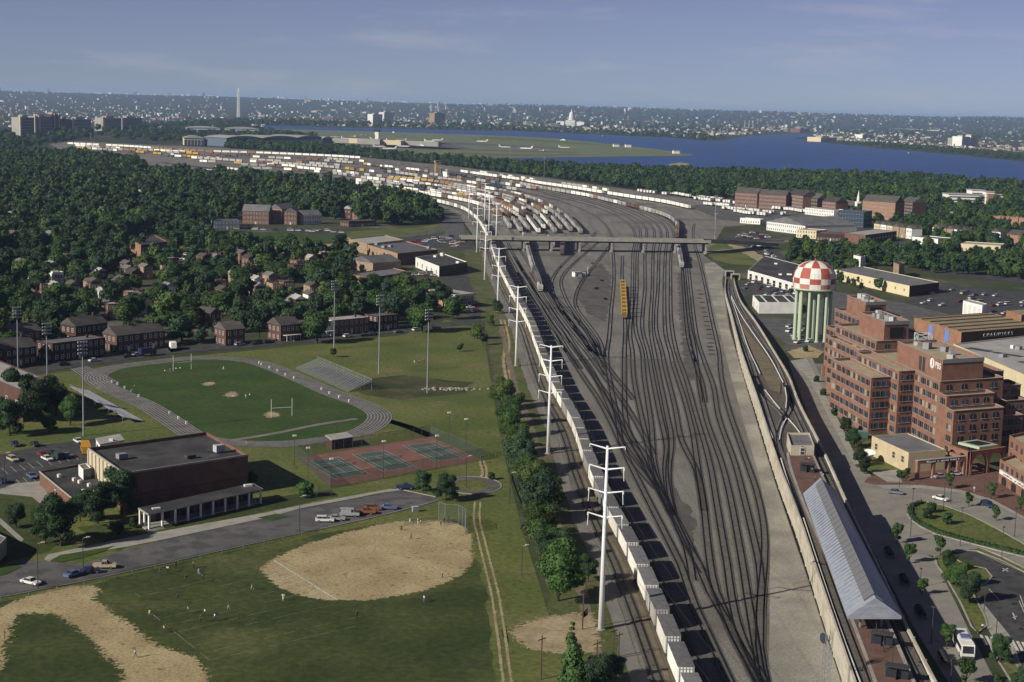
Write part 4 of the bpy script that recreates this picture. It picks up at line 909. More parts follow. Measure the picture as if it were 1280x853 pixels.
for P in ([(1104, 920), (1081, 853), (1052, 775), (1028, 706), (1008, 645), (984, 585), (968, 545), (955, 505), (938, 450), (921, 402), (911, 372), (910, 352)],
          [(1190, 920), (1158, 853), (1122, 780), (1085, 700), (1050, 630), (1024, 575), (1007, 540), (990, 503), (977, 470), (967, 447), (938, 404), (923, 378), (917, 358)],
          [(976, 565), (973, 548), (978, 530), (987, 512), (989, 498), (984, 482)], [(944, 470), (955, 492), (967, 506), (978, 516), (986, 530)]):
    rt = railway(deck_line(P), z=.05, near=480); rt.parent = t; del rt['kind']; rt.name = 'track'
def cover(P):
    q = MB(); ribbon(q, deck_line(P), -.15, .15, .35, .58); q.build('third_rail_cover', 'white', t)
for P in ([(1100, 920), (1071, 846), (1046, 778), (1022, 706), (1004, 650)], [(998, 640), (985, 605), (976, 575)], [(966, 550), (950, 510), (946, 495)], [(950, 469), (936, 437), (924, 402), (914, 372)], [(979, 480), (962, 447), (940, 415), (925, 392), (914, 370)], [(982, 512), (983, 498), (981, 486)], [(975, 513), (966, 502), (956, 489)], [(974, 552), (977, 536), (983, 525)], [(985, 525), (993, 534), (1000, 543)], [(1176, 880), (1150, 822), (1128, 778), (1112, 745)], [(1058, 630), (1040, 592), (1030, 570)]): cover(P)
# gravel and weeds between the branches
q = MB(); P = [G(*p, 4.0) for p in ((936, 430), (952, 468), (962, 490), (975, 495), (976, 478), (960, 449), (938, 418), (924, 398))]; i = len(q.v)
fill(q, P, 0); q.v = [(x, y, (4.6 if y < 620 else max(.4, 4.6 - (y - 620) * .0125)) + .25) for x, y, z in q.v]; q.build('gravel_bank', 'bank_dirt', t)
# portals
for px in ((911.5, 346), (919, 350)):
    p = G(*px); g = ob('portal', None, t, (p.x, p.y, 0)); bx('lintel', g, 'concrete', 0, 0, 3.2, 5.6, 3, .8); bx('jamb', g, 'concrete', -2.5, 0, 0, .6, 3, 3.2); bx('jamb', g, 'concrete', 2.5, 0, 0, .6, 3, 3.2); bx('tunnel_mouth', g, 'black', 0, 1.0, 0, 4.4, .3, 3.2)
# platform
PZ = 5.6
pl = [G(*p, PZ) for p in ((1115, 920), (1092, 853), (1063, 775), (1040, 715), (1004, 632), (986, 582), (983, 566))]; pr_ = [G(*p, PZ) for p in ((1014, 560), (1020, 574), (1044, 626), (1080, 705), (1112, 778), (1145, 853), (1176, 920))]
t = thing('station_platform', 'red-brown tiled station platform between the two viaduct tracks', 'platform')
q = MB(); q.prism(smooth_line(pl, 8) + smooth_line(pr_, 8), 4.62, PZ); q.build('paving', 'paver', t)
for P, s_ in ((pl, 1), (pr_, 1)):
    C = smooth_line(P, 8); d_ = .35 if True else 0; q = MB(); A = offs(C, .35); ribbon(q, C, 0, .7, PZ - .4, PZ + .02); q.build('edge_strip', 'concrete', t)
# canopy
EZ, AZ = 9.0, 12.7
cl0, cr0, ca0 = G(1059, 771, EZ), G(1127, 771, EZ), G(1092.5, 747.5, AZ)
cl1, cr1, ca1 = G(1004, 617, EZ), G(1045, 613, EZ), G(1029, 604, AZ)
ca0 = (cl0 + cr0) / 2; ca1 = (cl1 + cr1) / 2
t = thing('station_canopy', 'long pale ribbed metal gable canopy over the station platform', 'canopy')
NB = 46
def V3(p, z): return Vector((p.x, p.y, z))
q = MB()
for (e0, e1, a0, a1, f) in ((cl0, cl1, ca0, ca1, 1), (cr0, cr1, ca0, ca1, -1)):
    E0, E1, A0, A1 = V3(e0, EZ), V3(e1, EZ), V3(a0, AZ), V3(a1, AZ)
    pp = [E0, E1, A1, A0] if f < 0 else [E1, E0, A0, A1]
    o_ = MB(); o_.face(pp); o_.face([p - Vector((0, 0, .25)) for p in pp[::-1]])
    o_.face([E0, E1, E1 - Vector((0, 0, .25)), E0 - Vector((0, 0, .25))]); slope = o_.build('roof_slope', 'canopy_metal', t)
    rb = MB()
    for k_ in range(NB):
        u0, u1 = k_ / NB, (k_ + .42) / NB
        c4 = [E0.lerp(E1, u0), E0.lerp(E1, u1), A0.lerp(A1, u1), A0.lerp(A1, u0)]; up = Vector((0, 0, .09))
        rb.face([p + up for p in c4]); 
        for a, b_ in ((0, 3), (1, 2)): rb.face([c4[a], c4[b_], c4[b_] + up, c4[a] + up])
    rib = rb.build('seam', 'canopy_metal', slope)
# raised roof light straddling the ridge towards the yard
sl = MB(); up = Vector((0, 0, .35))
A0, A1, E0, E1 = V3(ca0, AZ), V3(ca1, AZ), V3(cl0, EZ), V3(cl1, EZ); r0, r1, r2, r3 = A0.lerp(A1, .02), A0.lerp(A1, .97), A1.lerp(E1, .36).lerp(A0.lerp(E0, .36), .03), A0.lerp(E0, .36).lerp(A1.lerp(E1, .36), .02)
sl.face([r0 + up, r1 + up, r2 + up, r3 + up]); sl.face([r3, r3 + up, r2 + up, r2]); sl.face([r0, r0 + up, r3 + up, r3]); sl.face([r1 + up, r0 + up, r0, r1]); skl = sl.build('roof_light', 'skylight', t)
gb = MB()
for k_ in range(24):
    u = k_ / 24; a, b_ = r0.lerp(r1, u) + up, r3.lerp(r2, u) + up; gb.bar(a, b_, .05, n=4)
gb.build('glazing_bar', 'dark_metal', skl)
q = MB(); q.face([V3(cl0, EZ), V3(cr0, EZ), V3(ca0, AZ)]); q.face([V3(cl0, EZ - .5), V3(cr0, EZ - .5), V3(cr0, EZ), V3(cl0, EZ)]); q.build('gable_end', 'canopy_metal', t)
q = MB(); q.face([V3(cr1, EZ), V3(cl1, EZ), V3(ca1, AZ)]); q.build('gable_end', 'canopy_metal', t)
for k_ in range(9):
    for s_ in (.3, .7):
        p = cl0.lerp(cr0, s_).lerp(cl1.lerp(cr1, s_), .04 + .115 * k_); bx('post', t, 'grey_metal', p.x, p.y, PZ, .35, .35, EZ - PZ + .8)
# lift house
B = Bld('lift_house', 'small pale concrete lift house at the far end of the platform', 'hut', (984, 541), (989, 557), (1018, 557), 8.6, wall='wall_concrete', roof='roof_grey', z0=4.6); B.face('R', [5.8], 1, 1.4, 2.0, glass='dark_metal', name='door')
# platform furniture: shelters, lamps, benches
def lamp(px, py, z, h, label, group, twin=False, m='dark_metal'):
    p = G(px, py, z); t = thing('lamp_post', label, 'lamp post', (p.x, p.y, z), R.random() * 3, group)
    q = MB(); q.bar((0, 0, 0), (0, 0, h), .09, .06, 6); q.bar((0, 0, 0), (0, 0, .5), .16, .14, 6); q.build('post', m, t)
    for s_ in ((-1, 1) if twin else (1,)): q = MB(); q.bar((0, 0, h - .1), (s_ * .9, 0, h + .05), .05, n=5); q.box(s_ * 1.0, 0, h, .6, .3, .16); q.build('lamp_head', m, t)
for i, (x, y) in enumerate(((1095, 790), (1104, 815), (1115, 835), (1006, 575), (1012, 590))): lamp(x, y, PZ, 3.6, '%s dark lamp post on the open station platform' % ORD[i], 'platform lamp posts')
for i, (x, y, lab) in enumerate(((1102, 806, 'glass windbreak shelter on the platform in front of canopy'), (1121, 848, 'glass windbreak shelter at the bottom edge of the platform'), (1009, 590, 'glass windbreak shelter on the platform behind canopy'))):
    p = G(x, y, PZ); t = thing('platform_shelter', lab, 'shelter', (p.x, p.y, PZ), -.4, 'platform shelters'); bx('glass_wall', t, 'glass', 0, 0, 0, 4, .08, 2.2); bx('glass_wall', t, 'glass', 0, 0, 0, .08, 2.2, 2.2); bx('roof', t, 'dark_metal', 0, 0, 2.25, 4.2, 2.4, .12); bx('bench', t, 'wood_pole', 0, .6, .4, 3.2, .5, .08)
# microwave mast at the bottom edge
p = G(1030, 880); t = thing('lattice_mast', 'grey lattice mast with round dish at the bottom edge beside the wall', 'mast', (p.x, p.y, 0), .2)
q = MB()
for a in (-.6, .6):
    for b_ in (-.6, .6): q.bar((a, b_, 0), (a, b_, 13.5), .07, n=4)
q.build('leg_frame', 'grey_metal', t); q = MB()
for k_ in range(11):
    z = k_ * 1.22
    for (x0, y0, x1, y1) in ((-.6, -.6, .6, -.6), (.6, -.6, .6, .6), (.6, .6, -.6, .6), (-.6, .6, -.6, -.6)): q.bar((x0, y0, z), (x1, y1, z + 1.22), .04, n=3); q.bar((x0, y0, z), (x1, y1, z), .04, n=3)
q.build('lattice', 'grey_metal', t); q = MB(); q.lathe([(.05, -.3), (.7, -.25), (.95, .1), (.95, .2), (.05, .2)], 14); o = q.build('dish', 'grey_metal', t, loc=(-1.2, -.4, 12.4)); o.rotation_euler = (1.2, 0, .5)

# ================================================================== WATER TOWER
p = G(1014, 425); t = thing('water_tower', 'round water tower with red and white checkered tank on pale green legs', 'water tower', (p.x, p.y, 0), .12)
RT, ZC, ZL = 9.6, 24.0, 23.0
prof = [(0.02, 37.2), (3.0, 36.9), (5.8, 35.9), (8.0, 34.2), (9.4, 31.9), (9.9, 29.4), (9.9, 26.8), (9.6, 24.4)]
rows_ = [(0, 3), (3, 5), (5, 6), (6, 7)]
chk = {0: ('red_paint', 'white_paint'), 1: ('white_paint', 'red_paint'), 2: ('red_paint', 'white_paint'), 3: ('white_paint', 'pink_paint')}
NS = 12
for j, (i0, i1) in enumerate(rows_):
    for k_ in range(NS):
        q = MB()
        for i in range(i0, i1):
            for m_ in range(3):
                t0, t1 = 2 * pi * (k_ + m_ / 3) / NS, 2 * pi * (k_ + (m_ + 1) / 3) / NS; (ra, za), (rb_, zb) = prof[i], prof[i + 1]
                q.face([(rb_ * cos(t0), rb_ * sin(t0), zb), (rb_ * cos(t1), rb_ * sin(t1), zb), (ra * cos(t1), ra * sin(t1), za), (ra * cos(t0), ra * sin(t0), za)])
        q.build('tank_panel', chk[j][(k_) % 2] if True else '', t, smooth=True)
q = MB(); q.lathe([(9.3, 24.6), (9.9, 24.55), (9.9, 24.1), (8.8, 23.9), (7.0, 22.6), (3.5, 21.6), (.02, 21.3)], 24); q.build('tank_bowl', 'pale_green', t, smooth=True)
q = MB(); q.bar((0, 0, 0), (0, 0, 21.6), 1.5, n=12); q.build('riser', 'pale_green', t)
q = MB(); q.bar((0, 0, 37.4), (0, 0, 38.4), .5, .15, 8); q.build('finial', 'red_paint', t)
q = MB(); q.lathe([(10.4, 24.0), (10.4, 24.12), (9.4, 24.12)], 24); q.build('walkway', 'pale_green', t)
for k_ in range(12):
    a = 2 * pi * k_ / 12; q = MB(); q.bar((8.1 * cos(a), 8.1 * sin(a), 0), (8.1 * cos(a), 8.1 * sin(a), 24.2), .74, .68, 10); q.lathe([(1.2, 0), (1.2, .5), (.7, .51)], 10, 0, 8.1 * cos(a), 8.1 * sin(a)); q.build('leg', 'pale_green', t)

# ================================================================== BRICK OFFICE BUILDING
O_ = G(1175.3, 477.3, 22.0); f_ = Vector((-.13, .99)).normalized(); e_ = Vector((.90, .435)).normalized()
t = thing('office_building', 'large stepped red-brick office building with terraces and three rooftop penthouses', 'office', (O_.x, O_.y, 0))
FLH = 3.55
def block(s0, s1, t0, t1, h, z0=0, wall='brick_pink', roof='roof_tan', par=.9, nm='wing', front=0, end=0, arch_top=True, cap=True, skip0=0, zb=0):
    """one wing in facade coordinates (s along the facade away from us, t across), with its windows"""
    C = [f_ * s + e_ * u for s, u in ((s0, t0), (s0, t1), (s1, t1), (s1, t0))]
    q = MB(); q.prism(C, z0, h, top=False); c = sum(C, Vector((0, 0))) / 4; ins = [p + (c - p).normalized() * .4 for p in C]; q.prism(ins, h - par, h, top=False)
    for i in range(4): q.face([(p.x, p.y, h) for p in (C[i], C[(i + 1) % 4], ins[(i + 1) % 4], ins[i])])
    wg = q.build(nm, wall, t); r_ = MB(); fill(r_, ins, h - par); r_.build('roof', roof, wg)
    if cap:
        for i in range(4):
            a, b_ = C[i], C[(i + 1) % 4]; m_ = (a + b_) / 2; d = b_ - a; bx('coping', wg, 'concrete', m_.x, m_.y, h + .003, d.length, .5, .12, atan2(d.y, d.x))
    fl = []; z = h - FLH + .55
    while z > max(zb, 1.0) + skip0: fl.append(z); z -= FLH
    for i, z in enumerate(fl):
        st = 'arch' if (i == 0 and arch_top) else 'sill'
        if front: windows(wg, C[3], C[0], [z], front, 2.05, 1.85 if st == 'sill' else 2.05, glass=['glass', 'glass', 'glass', 'glass', 'glass_blue', 'blind'], frame='concrete', style=st, out=-e_, margin=.8, pair=.38)
        if end: windows(wg, C[0], C[1], [z], end, 2.2, 1.9, glass=['glass', 'glass', 'glass_blue'], frame='concrete', style=st, out=-f_, margin=.8)
    return wg
A = 22.0
block(0, 62, 0, 26, A, front=24, end=4)                        # main wing
block(-6, 0, 0, 19, A - FLH, front=2, end=4, zb=A - 2 * FLH - .5, z0=0); block(-12, -6, 0, 20, A - 2 * FLH, front=2, end=4)
block(-9, 0, 20, 30, A - 3 * FLH, end=3, arch_top=False); block(-3, 4, 26, 34, A - 2 * FLH, end=2); block(4, 14, 26, 36, A - FLH, end=2); block(14, 62, 26, 34, A - .6, cap=True)
block(21, 62, -6.5, 0, A, front=16, end=2)                     # facade steps forward
block(28, 68, -14.5, -6.5, A - 3.0, front=16, end=3)           # wing standing forward
block(62, 106, 2, 28, A + 3.4, front=18, end=3); block(69, 104, -2, 2, A - .8, front=14, end=2)
block(106, 137, 14, 34, A + 5.0, front=12, end=3); block(106, 136, 9.5, 14, A - 1.8, front=12, end=2, skip0=2.5)
for k_ in range(7): p = f_ * (107 + 4.6 * k_) + e_ * 8.8; bx('pillar', t, 'brick_pink', p.x, p.y, 0, 1.0, 1.0, 4.2, atan2(f_.y, f_.x))
PH = []
for i, (s0, s1, t0, t1, hh) in enumerate(((5, 44, 3, 20, 6.0), (66, 92, 7, 18, 6.2), (107, 128, 16, 26, 6.2))):
    hb = A if i == 0 else A + (3.4 if i == 1 else 5.0); g = block(s0, s1, t0, t1, hb + hh, z0=hb - .85, nm='penthouse', zb=99)
    C = f_ * s0 + e_ * t0; d = e_ * (t1 - t0); m_ = C + d / 2 - f_ * .12; bx('copper_fascia', g, 'grey_metal', m_.x, m_.y, hb + hh - 1.2, d.length + .2, .2, 1.25, atan2(e_.y, e_.x))
    if i: bx('louvre', g, 'black', m_.x - f_.x * .05, m_.y - f_.y * .05, hb + .3, d.length * .55, .2, hh - 2.4, atan2(e_.y, e_.x))
    for k_ in range(5):
        p = f_ * (s0 + (s1 - s0) * (.15 + .18 * k_)) + e_ * (t0 + (t1 - t0) * R.uniform(.3, .7)); bx('roof_unit', g, R.choice(('grey_metal', 'roof_pale', 'aluminium')), p.x, p.y, hb + hh - .88, R.uniform(1.5, 3.2), R.uniform(1.5, 2.6), R.uniform(1.2, 2.2), R.random())
    if i == 0:
        # two tall louvre panels, the round logo and the letters on the lit side
        for k_ in (20.0, 23.0): p = f_ * k_ + e_ * (t0 - .06); bx('louvre', g, 'dark_metal', p.x, p.y, hb - .2, 2.0, .14, 4.6, atan2(f_.y, f_.x))
        lg = ob('logo', None, g); lg.location = ((f_ * 13.0 + e_ * (t0 - .08)).x, (f_ * 13.0 + e_ * (t0 - .08)).y, hb + 3.6); lg.rotation_euler = (0, 0, atan2(-f_.y, -f_.x))
        q = MB(); pts = [(1.75 * cos(a), 1.75 * sin(a)) for a in [2 * pi * k_ / 20 for k_ in range(20)]]; q.face([(x, -.05, z) for x, z in pts]); disc = q.build('disc', 'white', lg)
        q = MB(); q.face([(x, -.09, z) for x, z in ((.2, 1.5), (.55, 1.1), (.5, .6), (.95, .2), (.6, 0), (.7, -.4), (.35, -.6), (.4, -1.6), (-.1, -1.7), (-.05, -.4), (.15, .3), (-.1, .9))]); q.build('profile', 'brick_pink', lg)
        q = MB(); q.face([(.45 + .2 * cos(2 * pi * k_ / 8) - .75, -.09, .45 + .2 * sin(2 * pi * k_ / 8)) for k_ in range(8)]); q.build('eye', 'brick_pink', lg)
        p = f_ * 8.2 + e_ * (t0 - .1); text_on(g, 'PBS', (p.x, p.y), -f_, hb + 2.6, 2.9, 'white')
# roof lattice tower
p = f_ * 54 + e_ * 19; g = ob('roof_mast', None, t, (p.x, p.y, A - .9)); q = MB()
for k_ in range(4):
    z = k_ * 1.9
    for (x0, y0, x1, y1) in ((-2.5, -2.5, 2.5, -2.5), (2.5, -2.5, 2.5, 2.5), (2.5, 2.5, -2.5, 2.5), (-2.5, 2.5, -2.5, -2.5)):
        q.bar((x0, y0, z), (x1, y1, z + 1.9), .12, n=4); q.bar((x1, y1, z), (x0, y0, z + 1.9), .12, n=4); q.bar((x0, y0, z + 1.9), (x1, y1, z + 1.9), .12, n=4); q.bar((x0, y0, z), (x0, y0, z + 1.9), .18, n=4)
q.build('lattice', 'aluminium', g)
# ------------------------------------------------------------------ blocks around the office
B = Bld('storage_building', 'low tan block building with flat grey roof below brick offices', 'building', (1090, 545), (1136, 566), (1182.5, 562), 6.2, wall='tan', roof='roof_grey', parapet=.3)
B.face('L', [2.6], 4, 1.8, 1.8, glass='dark_metal', frame='tan', pick=lambda i, z: i != 1)
# colonnade with sign band
a, b_ = G(1146, 600), G(1204, 594); d = b_ - a
t = thing('brick_colonnade', 'brick colonnade with dark blue sign band in front of the tan building', 'colonnade', (a.x, a.y, .14))
for k_ in range(4): p = d * (k_ / 3); bx('pillar', t, 'brick_pink', p.x, p.y, 0, .9, .9, 4.6, atan2(d.y, d.x)); bx('pillar_base', t, 'concrete', p.x, p.y, 0, 1.05, 1.05, .3, atan2(d.y, d.x))
m_ = d / 2; bx('beam', t, 'brick_pink', m_.x, m_.y, 4.603, d.length + 1.1, 1.0, .9, atan2(d.y, d.x)); bx('coping', t, 'concrete', m_.x, m_.y, 5.51, d.length + 1.3, 1.2, .18, atan2(d.y, d.x))
n_ = Vector((d.y, -d.x)).normalized(); n_ = n_ if n_.y < 0 else -n_
sb = bx('sign_band', t, 'paint1', m_.x + n_.x * .52, m_.y + n_.y * .52, 4.65, d.length * .72, .08, .8, atan2(d.y, d.x))
g = ob('lettering', None, t); rl = random.Random(5); u = -.34
while u < .34:
    w_ = rl.uniform(.012, .026); p = m_ + d * (u + w_ / 2) + n_ * .58
    if rl.random() < .86: bx('letter_stroke', g, 'white', p.x, p.y, 4.75 + rl.uniform(0, .12), w_ * d.length, .04, rl.uniform(.3, .58), atan2(d.y, d.x))
    u += w_ + rl.uniform(.008, .014)
e2 = Vector((-.39, .92)); bx('side_beam', t, 'brick_pink', d.x + e2.x * 3, d.y + e2.y * 3, 4.6, 1.0, 6.5, .9, atan2(e2.y, e2.x) - pi / 2)
# arched gateway
a, b_ = G(1217, 594), G(1243, 590); d = b_ - a; L_ = d.length
t = thing('arched_gateway', 'brick gateway with round arches and green copper roof beside the plaza', 'gateway', (a.x, a.y, .14), atan2(d.y, d.x))
def archwall(x0, x1, h, n, th, m='brick', wd=.8):
    q = MB(); sp = (x1 - x0) / n
    for k_ in range(n):
        c0, c1 = x0 + k_ * sp, x0 + (k_ + 1) * sp; r_ = (c1 - c0) / 2 - wd / 2; cx = (c0 + c1) / 2; zs = h - r_ - 1.0
        pts = [(c0, 0), (cx - r_, 0), (cx - r_, zs)] + [(cx - r_ * cos(a_), zs + r_ * sin(a_)) for a_ in [pi * j / 8 for j in range(1, 8)]] + [(cx + r_, zs), (cx + r_, 0), (c1, 0), (c1, h), (c0, h)]
        from mathutils.geometry import tessellate_polygon
        for y in (-th / 2, th / 2):
            i = len(q.v); q.v += [(x, y, z) for x, z in pts]
            for tr in tessellate_polygon([[Vector((x, z, 0)) for x, z in pts]]): q.f.append(tuple(i + v for v in tr)); q.m.append(0)
        for j in range(1, len(pts) - 4): (xa, za), (xb, zb) = pts[j], pts[j + 1]; q.face([(xa, -th / 2, za), (xb, -th / 2, zb), (xb, th / 2, zb), (xa, th / 2, za)])
    q.face([(x0, -th / 2, h), (x1, -th / 2, h), (x1, th / 2, h), (x0, th / 2, h)]); return q
archwall(-2, L_ + 4, 7.2, 2, 1.0).build('arch_wall', 'brick_pink', t)
q = archwall(-2, 8, 7.2, 2, 1.0); o = q.build('arch_wall', 'brick_pink', t, loc=(-2, 2, 0), rz=pi / 2 - .25)
bx('roof', t, 'pale_green', L_ * .7, 4.5, 7.25, L_ * .9, 8, .7); bx('roof_light', t, 'black', L_ * .7, 4.5, 7.96, L_ * .6, 5, .15)
# brick shops at the right edge with white banner
a, b_, c_ = (1247, 556), (1330, 602), (1400, 590)
B = Bld('shop_building', 'brick shop building with arcade and long white banner at right edge', 'building', (1262, 544), (1345, 600), (1420, 580), 11.5, wall='brick_pink', roof='roof_tan', parapet=.9)
B.face('L', [8.2, 4.9], 12, 1.5, 1.8, glass='glass', frame='concrete', style='sill')
B2 = Bld('arcade_building', 'lower brick shop building with dark arcade below a white banner', 'shop', (1250, 574), (1330, 622), (1375, 605), 7.0, wall='brick_pink', roof='roof_tan', parapet=.8)
B2.face('L', [4.5], 12, 1.5, 1.7, glass='glass', frame='concrete', style='sill'); B2.face('L', [.2], 6, 3.4, 2.4, glass='black', frame='brick', style='arch', name='arcade_opening')
bd = B2.band('L', 3.0, 1.1, 'white', 'banner', .3, .12, .98); rl = random.Random(9)
A_, L2 = B2.N, B2.L; nL = Vector((L2.y, -L2.x)).normalized(); nL = nL if nL.dot(L2 / 2 - B2.c) > 0 else -nL
for k_ in range(46):
    u = .2 + .72 * k_ / 46
    if rl.random() < .75: p = A_.lerp(L2, u) + nL * .3; bx('letter_stroke', B2.root, 'dark_metal', p.x, p.y, 3.25 + rl.uniform(0, .15), rl.uniform(.25, .5), .06, rl.uniform(.3, .55), atan2(L2.y, L2.x))
# warehouses
B = Bld('cream_warehouse', 'long cream-walled warehouse with mottled grey flat roof at right edge', 'warehouse', (1192, 430), (1330, 490), (1460, 470), 8.5, wall='cream', roof='roof_pale', parapet=.5)
for k_ in range(10): B.unit(R.uniform(.1, .9), R.uniform(.08, .5), R.uniform(1.2, 3), R.uniform(1.2, 3), R.uniform(.9, 1.6), R.choice(('white', 'grey_metal')))
for a, b_, sx, sy in ((.85, .12, 5, 12), (.7, .25, 4, 14), (.45, .3, 4, 20), (.25, .2, 3, 16)): B.unit(a, b_, sx, sy, .07, 'roof_dark', 'tar_patch')
for k_ in range(9): p = B.L * (k_ + .5) / 9; nn = Vector((B.L.y, -B.L.x)).normalized(); nn = nn if nn.dot(B.L / 2 - B.c) > 0 else -nn; bx('downpipe', B.root, 'tan', p.x + nn.x * .06, p.y + nn.y * .06, 0, .14, .14, 8.2)
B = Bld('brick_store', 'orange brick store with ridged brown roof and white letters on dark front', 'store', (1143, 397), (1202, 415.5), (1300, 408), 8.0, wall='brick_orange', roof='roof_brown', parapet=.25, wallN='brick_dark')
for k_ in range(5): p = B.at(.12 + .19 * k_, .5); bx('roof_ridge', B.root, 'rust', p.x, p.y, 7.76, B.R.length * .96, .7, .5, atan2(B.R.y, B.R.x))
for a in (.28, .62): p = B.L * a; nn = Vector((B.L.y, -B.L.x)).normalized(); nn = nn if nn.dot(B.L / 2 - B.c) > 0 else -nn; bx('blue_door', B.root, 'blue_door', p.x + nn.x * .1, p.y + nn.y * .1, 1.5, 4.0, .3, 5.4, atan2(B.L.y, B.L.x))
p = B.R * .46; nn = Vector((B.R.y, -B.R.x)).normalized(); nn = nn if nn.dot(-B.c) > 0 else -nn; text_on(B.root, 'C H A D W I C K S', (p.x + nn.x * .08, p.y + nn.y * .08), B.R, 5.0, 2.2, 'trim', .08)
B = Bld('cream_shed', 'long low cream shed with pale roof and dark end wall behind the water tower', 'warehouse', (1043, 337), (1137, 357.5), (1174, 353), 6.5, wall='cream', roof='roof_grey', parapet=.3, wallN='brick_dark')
B.face('L', [2.8], 9, 1.4, 1.4, glass='dark_metal', frame='cream')
B = Bld('white_workshop', 'small white workshop with dark roof crossed by pale stripes left of water tower', 'workshop', (941, 369), (949, 378), (998, 378), 6.0, wall='white', roof='roof_dark', parapet=.2)
for k_ in range(3): p = B.at(.5, .2 + .3 * k_); bx('roof_stripe', B.root, 'white', p.x, p.y, 5.82, .7, B.L.length * .96, .2, atan2(B.L.y, B.L.x) - pi / 2)
B.face('L', [.2], 2, 2.5, 3.0, glass='dark_metal', frame='white', name='door')
B = Bld('depot', 'dark-roofed depot with row of white loading bays facing the parking lot', 'depot', (935, 338), (996, 355), (1012, 334), 5.5, wall='white', roof='roof_dark', parapet=.2)
B.face('L', [.1], 8, 4.2, 3.6, glass='black', frame='white', name='loading_bay')
for k_ in range(4): B.unit(R.uniform(.2, .8), R.uniform(.2, .8), 2, 2, 1.2, 'white')
B = Bld('white_screen_building', 'tall narrow white building with four panels standing on the car park', 'building', (1204, 376), (1228, 382), (1234, 380), 8.0, wall='white', roof='roof_pale', parapet=.2); B.face('L', [1.0], 4, 3.2, 5.5, glass='trim', frame='white', name='panel')
B = Bld('brick_garage', 'small orange brick garage at right edge behind the car park', 'garage', (1258, 388), (1277, 394), (1300, 392), 6, wall='brick_orange', roof='roof_brown', parapet=.3)
B = Bld('white_cube_house', 'small white cube house among trees behind the lawn', 'house', (1067, 319), (1076, 321), (1082, 320), 7.5, wall='white', roof='roof_pale', parapet=.3); B.face('L', [4, 1.2], 2, 1.1, 1.4)
B = Bld('tan_house', 'narrow tan brick house half hidden by trees behind cream shed', 'house', (1117, 328), (1124, 331), (1131, 329), 9, wall='brick_tan', roof='shingle', parapet=.3); B.face('L', [5.5, 2], 2, 1.1, 1.4)
# ================================================================== SCHOOL SIDE
B = Bld('gymnasium', 'large brick school gymnasium with flat dark roof and pale fins on its lit side', 'school building', (110.7, 560), (155.5, 591), (310, 568), 10.2, wall='brick', roof='roof_dark', parapet=.9)
for w_ in ('L', 'R'): B.band(w_, 9.75, .5, 'concrete', 'coping', .3)
nL = Vector((B.L.y, -B.L.x)).normalized(); nL = nL if nL.dot(B.L / 2 - B.c) > 0 else -nL
for k_ in range(10):
    p = B.L * (.02 + .96 * k_ / 9); bx('fin', B.root, 'trim', p.x + nL.x * .25, p.y + nL.y * .25, 3.4, .35, .55, 6.3, atan2(B.L.y, B.L.x))
for k_ in range(9): p = B.L * (.02 + .96 * (k_ + .5) / 9); bx('panel', B.root, 'tan', p.x + nL.x * .04, p.y + nL.y * .04, 3.6, B.L.length / 9 - .5, .14, 6.0, atan2(B.L.y, B.L.x))
for a, b_, m, sz in ((.55, .14, 'grey_metal', 1.3), (.30, .86, 'aluminium', 1.9), (.25, .6, 'roof_dark', .7)): B.unit(a, b_, 2.6, 1.8, sz, m, 'roof_vent')
B.band('R', 3.9, .25, 'brick_dark', 'string_course', .1)
B = Bld('changing_wing', 'low brick wing with dark flat roof beside the gymnasium', 'school building', (49.5, 589), (90.5, 622.5), (158, 610), 4.0, wall='brick', roof='roof_dark', parapet=.5)
B.band('L', 3.75, .3, 'concrete', 'coping', .25); B.face('L', [.2], 1, 1.1, 2.2, glass='dark_metal', name='door', pick=lambda i, z: True)
for a, b_ in ((.75, .22), (.55, .38), (.45, .42), (.3, .5), (.15, .3), (.12, .5), (.2, .7)): B.unit(a, b_, .8, .8, .9, 'trim', 'roof_vent')
B2 = Bld('boiler_annex', 'small annex with pale blue-white panel against the gymnasium', 'annex', (98, 581), (104, 587), (114, 585), 6.4, wall='white', roof='roof_grey', parapet=.3, wallN='glass_blue')
# entrance portico
NZ = 4.1; n0, n1, l0 = G(185, 643, NZ), G(329, 611, NZ), G(172.5, 635, NZ); d = n1 - n0; e2 = l0 - n0
t = thing('entrance_portico', 'long flat-roofed portico on white columns in front of the gymnasium', 'portico', (n0.x, n0.y, 0))
C = [Vector((0, 0)), d, d + e2, e2]; q = MB(); q.prism(C, NZ - .35, NZ); q.build('fascia', 'concrete', t)
q = MB(); c = sum(C, Vector((0, 0))) / 4; fill(q, [p + (c - p).normalized() * .3 for p in C], NZ + .02); q.build('roof', 'roof_dark', t)  # dark roof colour stands in for the shadow lying on it
for k_ in range(10): p = d * (.015 + .97 * k_ / 9) + e2 * .08; bx('column', t, 'white', p.x, p.y, 0, .42, .42, NZ - .46, atan2(d.y, d.x))
for k_ in range(2): p = d * .012 + e2 * (.5 + .45 * k_); bx('column', t, 'white', p.x, p.y, 0, .42, .42, NZ - .46, atan2(d.y, d.x))
q = MB(); q.prism([d * .04 + e2 * .75, d * .98 + e2 * .75, d * .98 + e2 * .97, d * .04 + e2 * .97], 0, NZ - .46, top=False); q.build('back_wall', 'brick', t)
windows(t, d * .1 + e2 * .75, d * .96 + e2 * .75, [.3], 12, 1.6, 2.4, glass='glass', frame='brick_dark', out=-e2, name='window')
q = MB(); q.prism([e2 * .1 - d * .01, d * .98 + e2 * .1, d * .98 + e2 * .75, e2 * .75 - d * .01], 0, .35); q.build('floor', 'concrete', t)
p = d * .05; q = MB()
